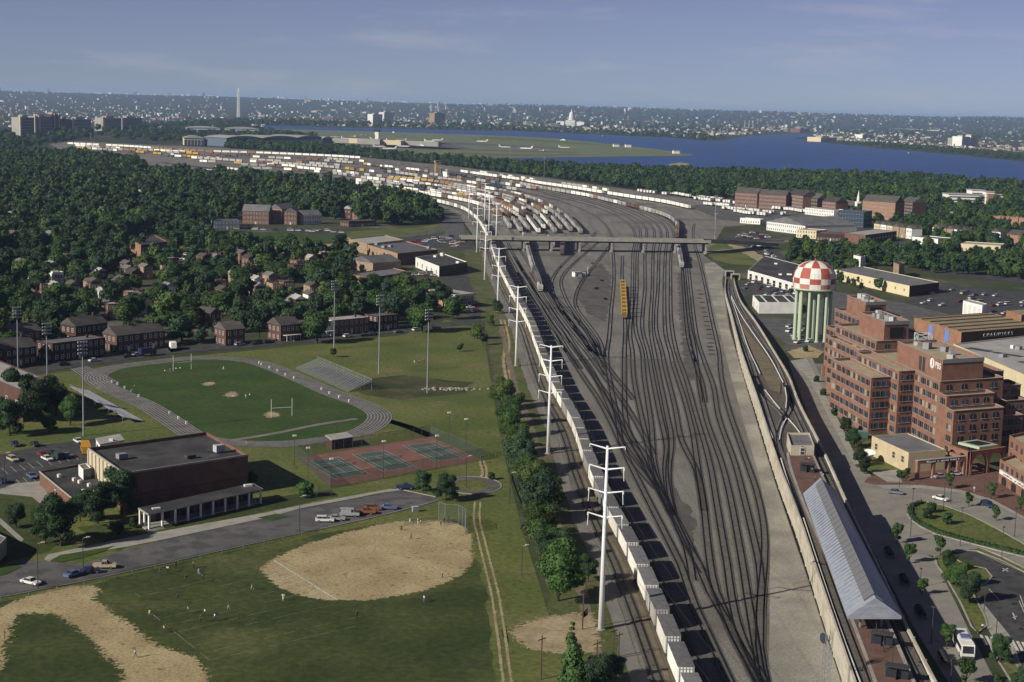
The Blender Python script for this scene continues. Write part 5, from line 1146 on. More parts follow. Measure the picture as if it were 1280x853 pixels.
for k_ in range(3): q.box(p.x - e2.normalized().x * (.5 + .4 * k_), p.y - e2.normalized().y * (.5 + .4 * k_), 0, 5, .4, .3 - .1 * k_, 0, atan2(d.y, d.x))
q.build('steps', 'concrete', t); bx('skylight', t, 'trim', (d * .93 + e2 * .7).x, (d * .93 + e2 * .7).y, NZ + .02, 2, 1.2, .5, .5); bx('skylight', t, 'trim', (d * .1 + e2 * .4).x, (d * .1 + e2 * .4).y, NZ + .02, 2, 1, .3, .5)
# hut, shed, low school blocks at the left edge
B = Bld('track_hut', 'small brick hut with pale roof between the track and tennis courts', 'hut', (407.5, 545), (415, 551), (441, 547), 2.9, wall='brick_dark', roof='roof_pale', parapet=0, over=.3); B.face('R', [.1], 3, 1.0, 2.0, glass='black', frame='brick', name='door')
B = Bld('white_shed', 'white shed with flat roof behind the school bus', 'shed', (120, 549), (125, 556.5), (155, 551), 2.8, wall='white', roof='roof_pale', parapet=0, over=.2); B.face('R', [.1], 3, 1.6, 2.1, glass='brick_orange', frame='white', name='door'); bx('vent', B.root, 'trim', 2, 5, 3.05, 1.2, 1, .7)
B = Bld('classroom_block', 'two-storey school block with pale roof edge cut by left edge', 'school building', (-45, 458), (28, 488), (60, 474), 10.5, wall='brick_dark', roof='roof_pale', parapet=.5); B.face('L', [1, 4.6], 6, 1.6, 1.8, glass='glass_blue'); 
B = Bld('low_building', 'low grey-roofed building corner at left edge below the gymnasium', 'building', (-60, 640), (8, 672), (-10, 690), 4, wall='concrete', roof='roof_grey', parapet=.2)
# bleachers: stepped rows of planks on a frame
def bleacher(label, a, b_, depth, rows_, hgt, m='aluminium'):
    A, B = G(*a), G(*b_); d = B - A; L_ = d.length; d = d / L_; n_ = Vector((d.y, -d.x)) * (1 if depth > 0 else -1); D = abs(depth)
    t = thing('bleachers', label, 'bleachers', (A.x, A.y, 0), atan2(d.y, d.x)); sg_ = 1 if Vector((-d.y, d.x)).dot(n_) > 0 else -1
    for k_ in range(rows_):
        y = sg_ * D * (k_ + .5) / rows_; z = .5 + (hgt - .5) * k_ / (rows_ - 1)
        bx('seat_plank', t, m, L_ / 2, y, z, L_, .42, .07); bx('foot_plank', t, m, L_ / 2, y - sg_ * .45, z - .32, L_, .32, .05)
    for k_ in range(9):
        x = .2 + (L_ - .4) * k_ / 8; q = MB(); q.bar((x, 0, .1), (x, sg_ * D, hgt - .1), .07, n=4); q.bar((x, sg_ * D, 0), (x, sg_ * D, hgt + 1.0), .06, n=4); q.bar((x, sg_ * D * .5, 0), (x, sg_ * D * .5, hgt / 2), .06, n=4); q.bar((x, 0, 0), (x, sg_ * D, .1), .05, n=4); q.build('frame', 'grey_metal', t)
    for z in (.5, 1.0): q = MB(); q.bar((0, sg_ * D, hgt + z), (L_, sg_ * D, hgt + z), .04, n=4); q.build('back_rail', 'aluminium', t)
bleacher('long metal bleachers facing the track on its far right side', (369.5, 461), (436, 490.5), -9, 12, 3.4, 'grey_metal')
bleacher('low shaded bleachers beside the near left straight of the track', (112, 490), (180, 528), 7, 8, 2.2, 'aluminium')
# stadium floodlights
def flood(base, top_y, label, m='grey_metal'):
    p = G(*base); z = 8.0
    while PX(p.x, p.y, z)[1] > top_y and z < 50: z += .1
    t = thing('floodlight_pole', label, 'floodlight', (p.x, p.y, 0), .6, 'stadium floodlights')
    q = MB(); q.bar((0, 0, 0), (0, 0, z), .30, .16, 8); q.build('pole', m, t)
    for k_ in range(4):
        zz = z - .3 - 1.15 * k_; q = MB(); q.box(0, 0, zz, 3.2, .12, .12); q.build('crossarm', 'dark_metal', t)
        for x in (-1.3, -.45, .45, 1.3): bx('lamp', t, 'aluminium', x, -.25, zz + .12, .5, .4, .5)
for b_, ty, lab in (((104.5, 545), 428, 'tall floodlight pole behind the shaded bleachers'), ((59.5, 500), 405, 'second floodlight pole from the left edge, near the row houses'), ((23, 482), 385, 'floodlight pole nearest the left edge'), ((417.5, 436), 352, 'floodlight pole beside the white row houses right of the track'), ((473.5, 468), 370, 'floodlight pole just behind the metal bleachers'), ((534, 492), 388, 'floodlight pole standing alone on the open grass')): flood(b_, ty, lab)
# tennis fence, lights, nets
F4 = GP(T0); F4 = [p + (p - sum(F4, Vector((0, 0))) / 4).normalized() * .4 for p in F4]
fmat = bpy.data.materials.new('mesh_fence'); fmat.use_nodes = True; nt2 = fmat.node_tree; bs = nt2.nodes['Principled BSDF']; bs.inputs['Base Color'].default_value = (.05, .08, .07, 1); bs.inputs['Alpha'].default_value = .28; bs.inputs['Roughness'].default_value = .7; MAT['mesh_fence'] = fmat
def chain_fence(label, P, h, closed=False, step=3.2, m='mesh_fence', name='chain_link_fence', post='fence_green'):
    t = thing(name, label, 'fence', (P[0].x, P[0].y, .05)); o = P[0]
    for i in range(len(P) if closed else len(P) - 1):
        a, b_ = P[i] - o, P[(i + 1) % len(P)] - o; n = max(1, int((b_ - a).length / step))
        for j in range(n + (0 if closed or i < len(P) - 2 else 1)): p = a.lerp(b_, j / n); bx('post', t, post, p.x, p.y, 0, .09, .09, h + .05)
        q = MB(); q.face([(*a, .05), (*b_, .05), (*b_, h), (*a, h)]); q.build('mesh_panel', m, t); q = MB(); q.bar((*a, h), (*b_, h), .04, n=4); q.build('top_rail', post, t)
    return t
chain_fence('tall green chain-link fence enclosing the tennis courts', F4, 3.4, True)
for i, (x, y, ty, lab) in enumerate(((368, 584, 546, 'by the shaded left corner of the courts'), (385, 602, 561, 'at the left end of the courts'), (414, 622, 575, 'at the lower left corner of the courts'), (479, 599, 553, 'on the near side of the courts, middle'), (545.5, 587, 546, 'on the near side of the courts, right'), (561, 547, 517, 'at the far right corner of the courts'), (582, 564, 525, 'beside the green fence at the right end of the courts'))):
    p = G(x, y); z = 4.0
    while PX(p.x, p.y, z)[1] > ty and z < 20: z += .1
    t = thing('court_light', 'thin boxy-headed lamp pole %s' % lab, 'lamp pole', (p.x, p.y, 0), .4, 'tennis court lights'); q = MB(); q.bar((0, 0, 0), (0, 0, z), .09, .07, 6); q.build('pole', 'dark_metal', t); bx('lamp_head', t, 'trim', 0, 0, z, 1.0, .6, .4)
for i, Q in enumerate(COURTS):
    a, b_ = (Q[0] + Q[3]) / 2, (Q[1] + Q[2]) / 2; d = (b_ - a).normalized(); a -= d * .9; b_ += d * .9
    t = thing('tennis_net', 'dark tennis net across the %s court' % ('right', 'middle', 'left')[i], 'net', (a.x, a.y, .1)); r_ = b_ - a
    for p in (Vector((0, 0)), r_): bx('post', t, 'dark_metal', p.x, p.y, 0, .1, .1, 1.1)
    q = MB(); q.face([(0, 0, .05), (r_.x, r_.y, .05), (r_.x, r_.y, .95), (0, 0, .95)]); q.build('netting', 'mesh_fence', t); bx('tape', t, 'trim', r_.x / 2, r_.y / 2, .95, r_.length, .05, .07, atan2(r_.y, r_.x))
# goal posts
for lab, a, b_, hh in (('white goal posts on the near end of the playing field', (339, 522), (365, 520.5), 6.0), ('white goal posts at the far end of the playing field', (216.5, 464), (239, 462), 6.0)):
    A, B = G(*a), G(*b_); d = B - A; t = thing('goal_posts', lab, 'goal', (A.x, A.y, .1), atan2(d.y, d.x)); q = MB(); L_ = d.length
    for x in (0, L_): q.bar((x, 0, 0), (x, 0, hh), .07, n=6)
    q.build('upright', 'white', t); q = MB(); q.bar((0, 0, 3), (L_, 0, 3), .07, n=6); q.build('crossbar', 'white', t)
# low markers round the infield
for i, (x, y) in enumerate(((140, 479), (147, 482), (156, 486.5), (164.5, 491), (173.5, 497), (212, 518), (223, 524.5), (233, 530.5), (324, 455), (327, 457), (337, 461), (347, 465), (357, 470), (367.5, 474), (402, 488), (412, 493), (424, 498), (436.5, 503))):
    p = G(x, y); b_ = MB(); b_.box(0, 0, 0, .55, .45, .75); b_.box(0, 0, .75, .65, .55, .1); b_.lathe([(.12, .85), (.02, .95)], 6); tag(b_.build('field_marker', 'white', None, loc=(p.x, p.y, .14), rz=.5), 'small white marker box on the inner edge of the running track', 'marker', 'track edge markers')
# backstop of the ball diamond
t = chain_fence('tall chain-link backstop behind home plate of the dirt diamond', [G(*p) for p in ((548, 652), (556, 655), (573, 656), (582, 662), (581, 668))], 5.0, step=2, post='grey_metal', name='backstop')
chain_fence('low fence along the edge of the diamond near parked cars', [G(*p) for p in ((505, 658), (520, 655), (548, 652))], 1.3, post='grey_metal')
chain_fence('long low fence between the school drive and practice field', [G(*p) for p in ((0, 752), (105, 731), (250, 699), (330, 681), (400, 666))], 1.2, post='grey_metal', step=5)
chain_fence('low fence from the tennis courts to the leafy hedge', [G(*p) for p in ((601, 575), (628, 569))], 1.2, post='grey_metal')
# street lamps of the school drive
for x, y, ty, lab in ((104, 720, 673, 'by the blue cars on the school drive'), (47.5, 738, 680, 'beside the lone white car at left'), (374.5, 667, 621, 'on the school drive left of the parked van'), (582.5, 610, 571, 'inside the turning circle'), (6, 611, 567, 'at the edge of the left parking lot'), (652, 720, 683, 'beside the leafy hedge on the grass'), (637, 630, 592, 'near the turning circle and the hedge')):
    p = G(x, y); z = 3.0
    while PX(p.x, p.y, z)[1] > ty and z < 25: z += .1
    t = thing('street_lamp', 'dark street lamp pole %s' % lab, 'street lamp', (p.x, p.y, 0), .5); q = MB(); q.bar((0, 0, 0), (0, 0, z), .13, .08, 6); q.build('pole', 'dark_metal', t); q = MB(); q.bar((0, 0, z - .05), (1.0, 0, z + .15), .05, n=5); q.box(1.2, 0, z + .05, .8, .35, .18); q.build('lamp_head', 'trim', t)
# wooden line poles beside the railway
for x, y, ty, lab in ((728, 768 + 20, 735, 'below the big round tree'), (766, 826, 785, 'nearest the bottom, left of the train'), (773, 822, 790, 'with crossarm left of the train'), (676, 850, 795, 'on the grass at the bottom edge'), (745, 850, 800, 'beside the sand patch at bottom'), (713, 682, 668, 'short and grey in the shade of the hedge'), (585 + 18, 430, 394, 'beside the bush at the end of the field'), (635, 590, 560, 'by the hedge near the courts')):
    p = G(x, y); z = 2.0
    while PX(p.x, p.y, z)[1] > ty and z < 25: z += .1
    t = thing('utility_pole', 'wooden utility pole %s' % lab, 'utility pole', (p.x, p.y, 0), .8); q = MB(); q.bar((0, 0, 0), (0, 0, z), .16, .11, 6); q.build('pole', 'wood_pole', t); bx('crossarm', t, 'wood_pole', 0, 0, z - .8, 2.2, .12, .14)
for x, y, ty, lab in ((1138, 672, 612, 'left of the grass island'), (1179, 640, 600, 'above the white car'), (1200, 683, 636, 'on the grass island'), (1252, 698, 660, 'with box at the right of the island'), (1268, 672, 636, 'at the right edge road'), (1225, 727, 712, 'on the round lawn'), (1230, 765, 735, 'beside the bus park'), (1245, 795, 770, 'by the crossing'), (1188, 630, 585, 'in front of the colonnade'), (1230, 618, 600, 'on the plaza'), (1164, 806, 760, 'left of the bus in the shade'), (1150, 735, 712, 'in the shaded pavement'), (1188, 858, 826, 'at the bottom edge'), (1124, 610, 592, 'beside the paved court')):
    p = G(x, y); z = 2.5
    while PX(p.x, p.y, z)[1] > ty and z < 25: z += .1
    t = thing('street_lamp', 'slim dark lamp post %s' % lab, 'street lamp', (p.x, p.y, 0), R.random() * 3); q = MB(); q.bar((0, 0, 0), (0, 0, z), .1, .07, 6); q.build('pole', 'dark_metal', t); q = MB(); q.box(0, 0, z, .9, .35, .22); q.build('lamp_head', 'dark_metal', t)
# rubble heap in the meadow
p = G(568, 487); rb = random.Random(8); q = MB()
for i in range(90):
    x, y = rb.gauss(0, 5.2), rb.gauss(0, 1.3); s_ = rb.uniform(.25, .8); a = rb.random() * 3; q.prism([(x + s_ * cos(a + k_ * 1.3) * rb.uniform(.7, 1.1), y + s_ * sin(a + k_ * 1.3) * rb.uniform(.7, 1.1)) for k_ in range(5)], 0, s_ * rb.uniform(.4, .9))
tag(q.build('rubble_heap', 'concrete', None, loc=(p.x, p.y, .06), rz=.15), 'low heap of pale rubble stones lying in the meadow', 'rubble')
# park bits
p = G(395, 621); t = thing('leaning_board', 'pale leaning post on grass left of the courts', 'post', (p.x, p.y, 0)); q = MB(); q.bar((0, 0, 0), (.9, .2, 2.6), .12, n=5); q.build('board', 'trim', t); bx('foot', t, 'trim', 0, 0, 0, .4, .4, .15)
p = G(519, 640); t = thing('utility_box', 'grey utility box on the grass by the parked cars', 'box', (p.x, p.y, .05), .4); bx('cabinet', t, 'grey_metal', 0, 0, 0, 1.6, 1, 1.3); bx('lid', t, 'aluminium', 0, 0, 1.303, 1.7, 1.1, .1)

# ================================================================== TOWN
def house(label, a, b_, depth, h, wall, roof, cat='house', flat=False, n=None, storeys=2, group=None, porch=False, name='house', ridge=None, chim=True, wm='sash', glass='glass'):
    """front wall from ground point a to b (pixels); depth away from the viewer"""
    A, B = G(*a), G(*b_); d = B - A; L_ = d.length; n_ = Vector((-d.y, d.x)).normalized(); n_ = n_ if n_.y > 0 else -n_
    t = thing(name, label, cat, (A.x, A.y, 0), 0, group); C = [Vector((0, 0)), d, d + n_ * depth, n_ * depth]
    q = MB(); q.prism(C, 0, h, top=False)
    c = sum(C, Vector((0, 0))) / 4
    if not flat:
        rh = h + (ridge if ridge else min(depth, L_) * .32)
        q.build('wall', wall, t); q = MB(); gable(q, C, h, rh, .4, 0, L_ >= depth * .9); q.build('roof', roof, t)
    else:
        ins = [p + (c - p).normalized() * .3 for p in C]; q.prism(ins, h - .4, h, top=False)
        for i in range(4): q.face([(p.x, p.y, h) for p in (C[i], C[(i + 1) % 4], ins[(i + 1) % 4], ins[i])])
        q.build('wall', wall, t); q = MB(); fill(q, ins, h - .4); q.build('roof', roof, t); rh = h
    if chim: p = c + d * .3; bx('chimney', t, 'brick_dark', p.x, p.y, h - .2, .9, .7, (rh - h) + 1.3, atan2(d.y, d.x))
    n = n or max(2, int(L_ / 2.6)); st = h / storeys
    for s_ in range(storeys):
        windows(t, C[0], C[1], [s_ * st + 1.0], n, 1.05, min(1.6, st * .55), glass=glass, frame='trim', style=wm, out=-n_)
        m = max(1, int(depth / 3.2)); windows(t, C[3], C[0], [s_ * st + 1.0], m, 1.0, min(1.5, st * .5), glass=glass, frame='trim', style=wm, out=-d)
    p = d * .5 - n_ * .08; bx('door', t, 'trim', p.x, p.y, .1, 1.0, .12, 2.1, atan2(d.y, d.x))
    if porch:
        p = d * .5 - n_ * 1.3; bx('porch_roof', t, 'trim', p.x, p.y, 2.6, L_ * .8, 2.6, .18, atan2(d.y, d.x))
        for u in (.14, .5, .86): p = d * u - n_ * 2.4; bx('porch_post', t, 'trim', p.x, p.y, 0, .2, .2, 2.6)
    return t
FOOT = []
def H_(*a, **k):
    t = house(*a, **k); A, B = G(*a[1]), G(*a[2]); FOOT.append(((A + B) / 2 + Vector((0, a[3] / 2)), (B - A).length / 2 + a[3] * .4)); return t
# row houses facing the playing field
H_('brick row house at the right end of the near left terrace', (177, 437.5), (206, 434), 10, 7, 'brick_dark', 'shingle', group='terrace left of the side street', name='row_house')
H_('brick row house left of the street corner, second in its terrace', (146, 441), (176, 437.6), 10, 7, 'brick_dark', 'shingle', group='terrace left of the side street', name='row_house')
H_('dark brick terrace behind the flagpole with four lit windows', (66, 453), (132, 445), 11, 7.5, 'brick_dark', 'roof_grey', name='row_house', flat=True)
H_('brick house with pale parapet near the left edge facing field', (6, 460), (46, 455), 11, 7, 'brick_dark', 'shingle', name='row_house')
H_('brick house with chimney stack behind the first terrace', (95, 430), (134, 425), 10, 7.5, 'brick_dark', 'shingle')
H_('brick house set back left of the terraces, orange gable end', (18, 438), (52, 434), 10, 7, 'brick', 'shingle')
H_('dark house on the corner right of the side street', (282, 433), (306, 431), 10, 7, 'brick_dark', 'shingle')
H_('brick house with white porch awning opposite the bleachers', (351, 427), (375, 424.5), 10, 7, 'brick_dark', 'shingle', porch=True)
H_('brick end house of the white-porched terrace behind the field', (378, 424), (402, 421.5), 11, 7, 'brick', 'roof_grey', flat=True, porch=True, name='row_house')
H_('white middle house of the terrace behind the field', (402, 421.4), (416, 420), 11, 7, 'white', 'roof_grey', flat=True, porch=True, name='row_house')
H_('brick house right of the white house in the same terrace', (416.5, 419.9), (462, 415.5), 11, 7, 'brick', 'roof_pale', flat=True, name='row_house')
H_('brick house behind trees at the right end of the terrace row', (472, 414), (498, 411.5), 10, 7, 'brick_dark', 'roof_grey', flat=True, name='row_house')
H_('white-porched house at the end of the side street', (263, 411), (276, 409), 9, 7, 'brick_dark', 'shingle', porch=True)
H_('cream house by the bend of the side street', (173, 394), (190, 391), 9, 5.5, 'cream', 'shingle', storeys=1)
H_('yellow-lit narrow house between dark trees at left', (120, 372), (128, 371), 9, 8, 'brick_tan', 'shingle')
# larger town buildings
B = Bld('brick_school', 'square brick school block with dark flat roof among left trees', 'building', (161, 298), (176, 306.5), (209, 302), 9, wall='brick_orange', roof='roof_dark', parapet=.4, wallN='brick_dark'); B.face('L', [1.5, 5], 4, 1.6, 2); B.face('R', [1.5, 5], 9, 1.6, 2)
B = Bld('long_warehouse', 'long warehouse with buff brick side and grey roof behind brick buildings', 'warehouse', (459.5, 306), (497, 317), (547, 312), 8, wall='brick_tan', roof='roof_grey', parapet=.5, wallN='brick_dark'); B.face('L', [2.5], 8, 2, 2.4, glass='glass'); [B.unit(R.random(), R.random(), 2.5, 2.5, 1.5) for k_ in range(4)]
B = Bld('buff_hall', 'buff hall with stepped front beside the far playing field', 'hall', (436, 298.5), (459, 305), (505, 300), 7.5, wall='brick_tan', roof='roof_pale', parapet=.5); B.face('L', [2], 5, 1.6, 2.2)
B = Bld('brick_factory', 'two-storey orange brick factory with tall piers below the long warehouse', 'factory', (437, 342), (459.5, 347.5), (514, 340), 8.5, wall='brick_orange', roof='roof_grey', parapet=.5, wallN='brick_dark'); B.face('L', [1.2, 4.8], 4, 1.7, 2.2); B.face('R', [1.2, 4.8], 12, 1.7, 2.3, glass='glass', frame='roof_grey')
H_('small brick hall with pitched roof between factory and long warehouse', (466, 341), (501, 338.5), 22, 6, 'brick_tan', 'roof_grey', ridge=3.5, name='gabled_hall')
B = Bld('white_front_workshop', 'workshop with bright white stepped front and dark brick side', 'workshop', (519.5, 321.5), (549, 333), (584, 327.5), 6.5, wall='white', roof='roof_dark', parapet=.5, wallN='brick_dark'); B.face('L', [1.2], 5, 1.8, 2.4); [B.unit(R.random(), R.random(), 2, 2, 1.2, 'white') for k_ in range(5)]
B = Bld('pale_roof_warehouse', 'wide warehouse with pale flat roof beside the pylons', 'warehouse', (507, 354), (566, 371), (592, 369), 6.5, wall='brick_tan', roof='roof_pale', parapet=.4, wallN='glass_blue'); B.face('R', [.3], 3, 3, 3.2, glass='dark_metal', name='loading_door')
p = B.at(.15, .5); bx('roof_step', B.root, 'roof_pale', p.x, p.y, 6.2, B.R.length * .98, B.L.length * .25, 1.0, atan2(B.R.y, B.R.x))
for nm, a, b_, dp, h, wl_, lab in (('apartment_block', (303, 280), (336, 281), 16, 11, 'brick', 'left brick apartment block with hipped roof above the far playing field'), ('apartment_block', (336, 279), (352, 280), 22, 12.5, 'brick_tan', 'middle tan apartment block above the far playing field'), ('apartment_block', (355, 281), (371, 281.5), 16, 11, 'brick', 'right brick apartment block above the far playing field'), ('apartment_block', (380, 281), (402, 280), 12, 8, 'white', 'white-fronted flats right of the brick apartment blocks'), ('low_shop', (436, 284), (470, 283), 14, 5, 'brick_dark', 'long low dark shop row near the park lawn'), ('low_shop', (190, 218), (224, 217), 30, 7, 'brick_tan', 'long low warehouse at the edge of the far rail yard'), ('low_shop', (226, 219), (270, 218), 30, 6, 'white', 'pale-roofed depot at the edge of the far rail yard'), ('blue_hall', (268, 287), (300, 287), 20, 7, 'hangar_blue', 'dark blue hall behind trees left of the apartments')):
    H_(lab, a, b_, dp, h, wl_, 'roof_grey', cat='building', name=nm, flat=nm != 'apartment_block', storeys=max(1, int(h / 3.3)), chim=False)
# ------------------------------------------------ right-hand town
def slab(label, a, b_, dp, h, wl_, rf='roof_grey', nm='building', flat=True, st=None, cat='building', group=None, **k): return H_(label, a, b_, dp, h, wl_, rf, cat=cat, name=nm, flat=flat, storeys=st or max(1, int(h / 3.3)), chim=False, group=group, **k)
slab('leftmost brick apartment block beyond the trailer lot', (918, 258), (946, 260), 16, 16, 'brick', 'shingle', 'apartment_block', False)
slab('second brick apartment block beyond the trailer lot', (948, 261), (982, 263), 16, 16, 'brick', 'shingle', 'apartment_block', False)
slab('third brick apartment block beyond the trailer lot', (984, 262), (1003, 265), 18, 17, 'brick', 'shingle', 'apartment_block', False)
slab('right brick apartment block beyond the trailer lot', (1004, 264), (1021, 266), 16, 15, 'brick_dark', 'shingle', 'apartment_block', False)
slab('brick apartment block right of the steeple with pale windows', (1077, 273), (1118, 276), 20, 18, 'brick_orange', 'shingle', 'apartment_block', False)
slab('dark apartment tower in the trees right of the steeple', (1126, 272), (1140, 274), 16, 17, 'brick_dark', 'shingle', 'apartment_block', False)
slab('brick block left of the steeple', (1027, 268), (1044, 270), 16, 14, 'brick', 'shingle', 'apartment_block', False)
slab('long pale shed behind the blue-roofed warehouse', (1006, 268), (1042, 272), 24, 7, 'white', 'roof_pale', 'shed')
slab('white warehouse with big slate-blue pitched roof', (958, 288), (1006, 294), 60, 8, 'white', 'roof_grey', 'warehouse', False, ridge=6)
slab('dark glass-fronted office block behind the brown warehouse', (1047, 283), (1079, 285), 26, 15, 'glass_blue', 'roof_grey', 'office', wm='sill')
slab('long white trailer shed beside the rail curve', (925, 279), (950, 281), 8, 5, 'white', 'roof_pale', 'shed')
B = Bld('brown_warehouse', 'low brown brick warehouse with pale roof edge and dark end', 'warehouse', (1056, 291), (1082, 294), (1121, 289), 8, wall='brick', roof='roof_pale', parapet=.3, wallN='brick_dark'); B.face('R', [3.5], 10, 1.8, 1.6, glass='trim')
slab('flat-roofed brick shop row beside the lawn', (1020, 301), (1056, 303), 22, 6.5, 'brick_dark', 'roof_grey', 'shop_row'); slab('white terrace shops left of the brown warehouse', (995, 297), (1020, 299), 20, 7, 'cream', 'roof_pale', 'shop_row')
for k_ in range(6): H_('gabled townhouse in the row right of the brown warehouse, %s from the left' % ORD[k_], (1092 + 8 * k_, 292 + 1.2 * k_), (1099 + 8 * k_, 293 + 1.2 * k_), 11, 9, R.choice(('cream', 'white', 'brick_tan')), 'shingle', group='gabled townhouses', name='townhouse')
for k_ in range(5): H_('dark-roofed townhouse in the far row by the trees, %s from the left' % ORD[k_], (1165 + 9 * k_, 295 + 1.0 * k_), (1173 + 9 * k_, 296 + 1.0 * k_), 11, 8, R.choice(('cream', 'white', 'brick_tan')), 'shingle', group='far townhouses', name='townhouse')
slab('pale-roofed workshop among trees behind townhouses', (1140, 305), (1172, 308), 22, 6, 'white', 'roof_grey', 'workshop'); slab('wide pale flat-roofed school in the right trees', (1200, 314), (1250, 317), 26, 6, 'cream', 'roof_pale', 'school')
for k_ in range(4): H_('brick terrace house near the right edge, %s from the left' % ORD[k_], (1240 + 11 * k_, 281 + .8 * k_), (1250 + 11 * k_, 281.8 + .8 * k_), 11, 9, 'brick_orange', 'roof_grey', flat=True, group='brick terrace at right edge', name='row_house')
for k_ in range(5): H_('low tan terrace house in front of the white hospital, %s from the left' % ORD[k_], (1170 + 8 * k_, 272 + .6 * k_), (1177 + 8 * k_, 272.6 + .6 * k_), 10, 7, 'brick_tan', 'roof_grey', flat=True, group='tan terrace by hospital', name='row_house')
slab('brick house at far right edge above car park', (1258, 306), (1275, 308), 12, 9, 'brick_orange', 'shingle', 'house', False); slab('white-gabled house in trees near the right edge', (1238, 301), (1250, 302), 11, 8, 'white', 'shingle', 'house', False)
# hospital, white and wide, above the riverside wood
p = G(1220, 258); t = thing('white_complex', 'wide white flat-roofed complex standing above the riverside wood', 'building', (p.x, p.y, 0), .05)
for x, y, sx, sy, h in ((-18, 0, 40, 24, 14), (20, 4, 44, 24, 14), (2, 10, 16, 20, 19), (12, -6, 10, 14, 18)): bx('wing', t, 'white', x, y, 0, sx, sy, h); bx('roof', t, 'roof_pale', x, y, h + .003, sx + 1.5, sy + 1.5, .8); [bx('window_band', t, 'glass', x, y - sy / 2 - .05, 2.5 + 4 * j, sx * .94, .12, 1.4) for j in range(int(h / 4.2))]
bx('tower', t, 'brick_orange', 12, -14, 0, 8, 6, 16)
# church steeple
p = G(1068, 268); t = thing('church', 'dark church with slim white steeple among right-hand trees', 'church', (p.x, p.y, 0), .2); bx('nave', t, 'brick_dark', 0, 10, 0, 14, 30, 9); q = MB(); gable(q, [(-7, -5), (-7, 25), (7, 25), (7, -5)], 9, 14, .5); q.build('roof', 'shingle', t)
bx('tower', t, 'white', 0, -8, 0, 5, 5, 14); q = MB(); q.bar((0, -8, 14), (0, -8, 18), 1.8, 1.6, 8); q.bar((0, -8, 18), (0, -8, 26), 1.5, .05, 8); q.build('spire', 'white', t)
# ================================================================== VEHICLES
def extrude_profile(q, prof, w_, mi=0, taper=None):
    """side outline (x,z) extruded across y"""
    n = len(prof); i = len(q.v); w2 = w_ / 2
    wt = lambda z: w2 if taper is None else w2 - taper * max(0, z - .9)
    q.v += [(x, -wt(z), z) for x, z in prof] + [(x, wt(z), z) for x, z in prof]
    q.f.append(tuple(range(i, i + n))); q.m.append(mi); q.f.append(tuple(range(i + 2 * n - 1, i + n - 1, -1))); q.m.append(mi)
    for k in range(n): q.f.append((i + k, i + n + k, i + n + (k + 1) % n, i + (k + 1) % n)); q.m.append(mi)
PROF = {
 'sedan': ([(-2.25, .35), (2.25, .35), (2.3, .72), (1.25, .9), (-1.45, .95), (-2.3, .85)], [(-1.5, .93), (1.0, .9), (.35, 1.38), (-.95, 1.4)], 1.78, [(-.9, 1.385), (.3, 1.385), (.3, 1.43), (-.9, 1.43)]),
 'wagon': ([(-2.3, .38), (2.3, .38), (2.35, .8), (1.3, .98), (-2.35, 1.02)], [(-2.25, 1.0), (1.0, .97), (.45, 1.5), (-2.05, 1.55)], 1.82, [(-2.0, 1.53), (.4, 1.5), (.4, 1.56), (-2.0, 1.6)]),
 'van': ([(-2.5, .42), (2.45, .42), (2.5, 1.0), (1.7, 1.2), (-2.5, 1.25)], [(-2.5, 1.2), (1.65, 1.2), (1.15, 1.95), (-2.45, 2.0)], 1.98, [(-2.45, 1.98), (1.1, 1.94), (1.1, 2.06), (-2.45, 2.1)]),
 'pickup': ([(-2.55, .45), (2.5, .45), (2.55, .95), (1.2, 1.08), (-.6, 1.08), (-2.55, 1.05)], [(-.7, 1.06), (1.0, 1.06), (.5, 1.68), (-.55, 1.72)], 1.85, [(-.55, 1.7), (.45, 1.67), (.45, 1.73), (-.55, 1.77)]),
}
TYRE = MB(); TYRE.bar((0, -.11, 0), (0, .11, 0), .33, n=10); TYRE.bar((0, -.12, 0), (0, .12, 0), .17, n=8, mi=1); TYREM = TYRE.mesh('wheel', ['tire', 'grey_metal'])
CARM = {}
def car_meshes(kind, paint):
    if (kind, paint) not in CARM:
        body, cab, w_, top = PROF[kind]; b = MB(); extrude_profile(b, body, w_)
        c = MB(); extrude_profile(c, cab, w_ - .1, 0, .12); r = MB(); extrude_profile(r, top, w_ - .32)
        for s_ in (-1, 1):
            for x in (cab[0][0] + .1, (cab[0][0] + cab[1][0]) / 2, cab[1][0] - .35): r.bar((x, s_ * (w_ / 2 - .07), .95), (x * .78, s_ * (w_ / 2 - .16), cab[2][1]), .045, n=4)
        if kind == 'van': r.box(-.9, 0, 1.2, 2.6, w_ - .02, .7)
        l = MB()
        for s_ in (-1, 1): l.box(body[1][0] + .06, s_ * w_ * .33, .62, .06, .3, .14)
        k = MB(); extrude_profile(k, body, w_, 0); extrude_profile(k, cab, w_ - .1, 1, .12); extrude_profile(k, top, w_ - .3, 0)
        for x in (-1.4, 1.4):
            for s_ in (-1, 1): k.bar((x, s_ * (w_ / 2 - .15), .33), (x, s_ * (w_ / 2 + .02), .33), .33, n=8, mi=2)
        CARM[(kind, paint)] = (b.mesh('body', paint), c.mesh('windows', 'glass'), r.mesh('roof', paint), l.mesh('headlights', 'trim'), k.mesh('car', [paint, 'glass', 'tire']))
    return CARM[(kind, paint)]
CNAME = {'sedan': 'car', 'wagon': 'car', 'van': 'van', 'pickup': 'pickup_truck'}
CCOL = ['white', 'dark blue', 'red', 'black', 'silver', 'slate', 'tan', 'dark green', 'orange', 'blue']
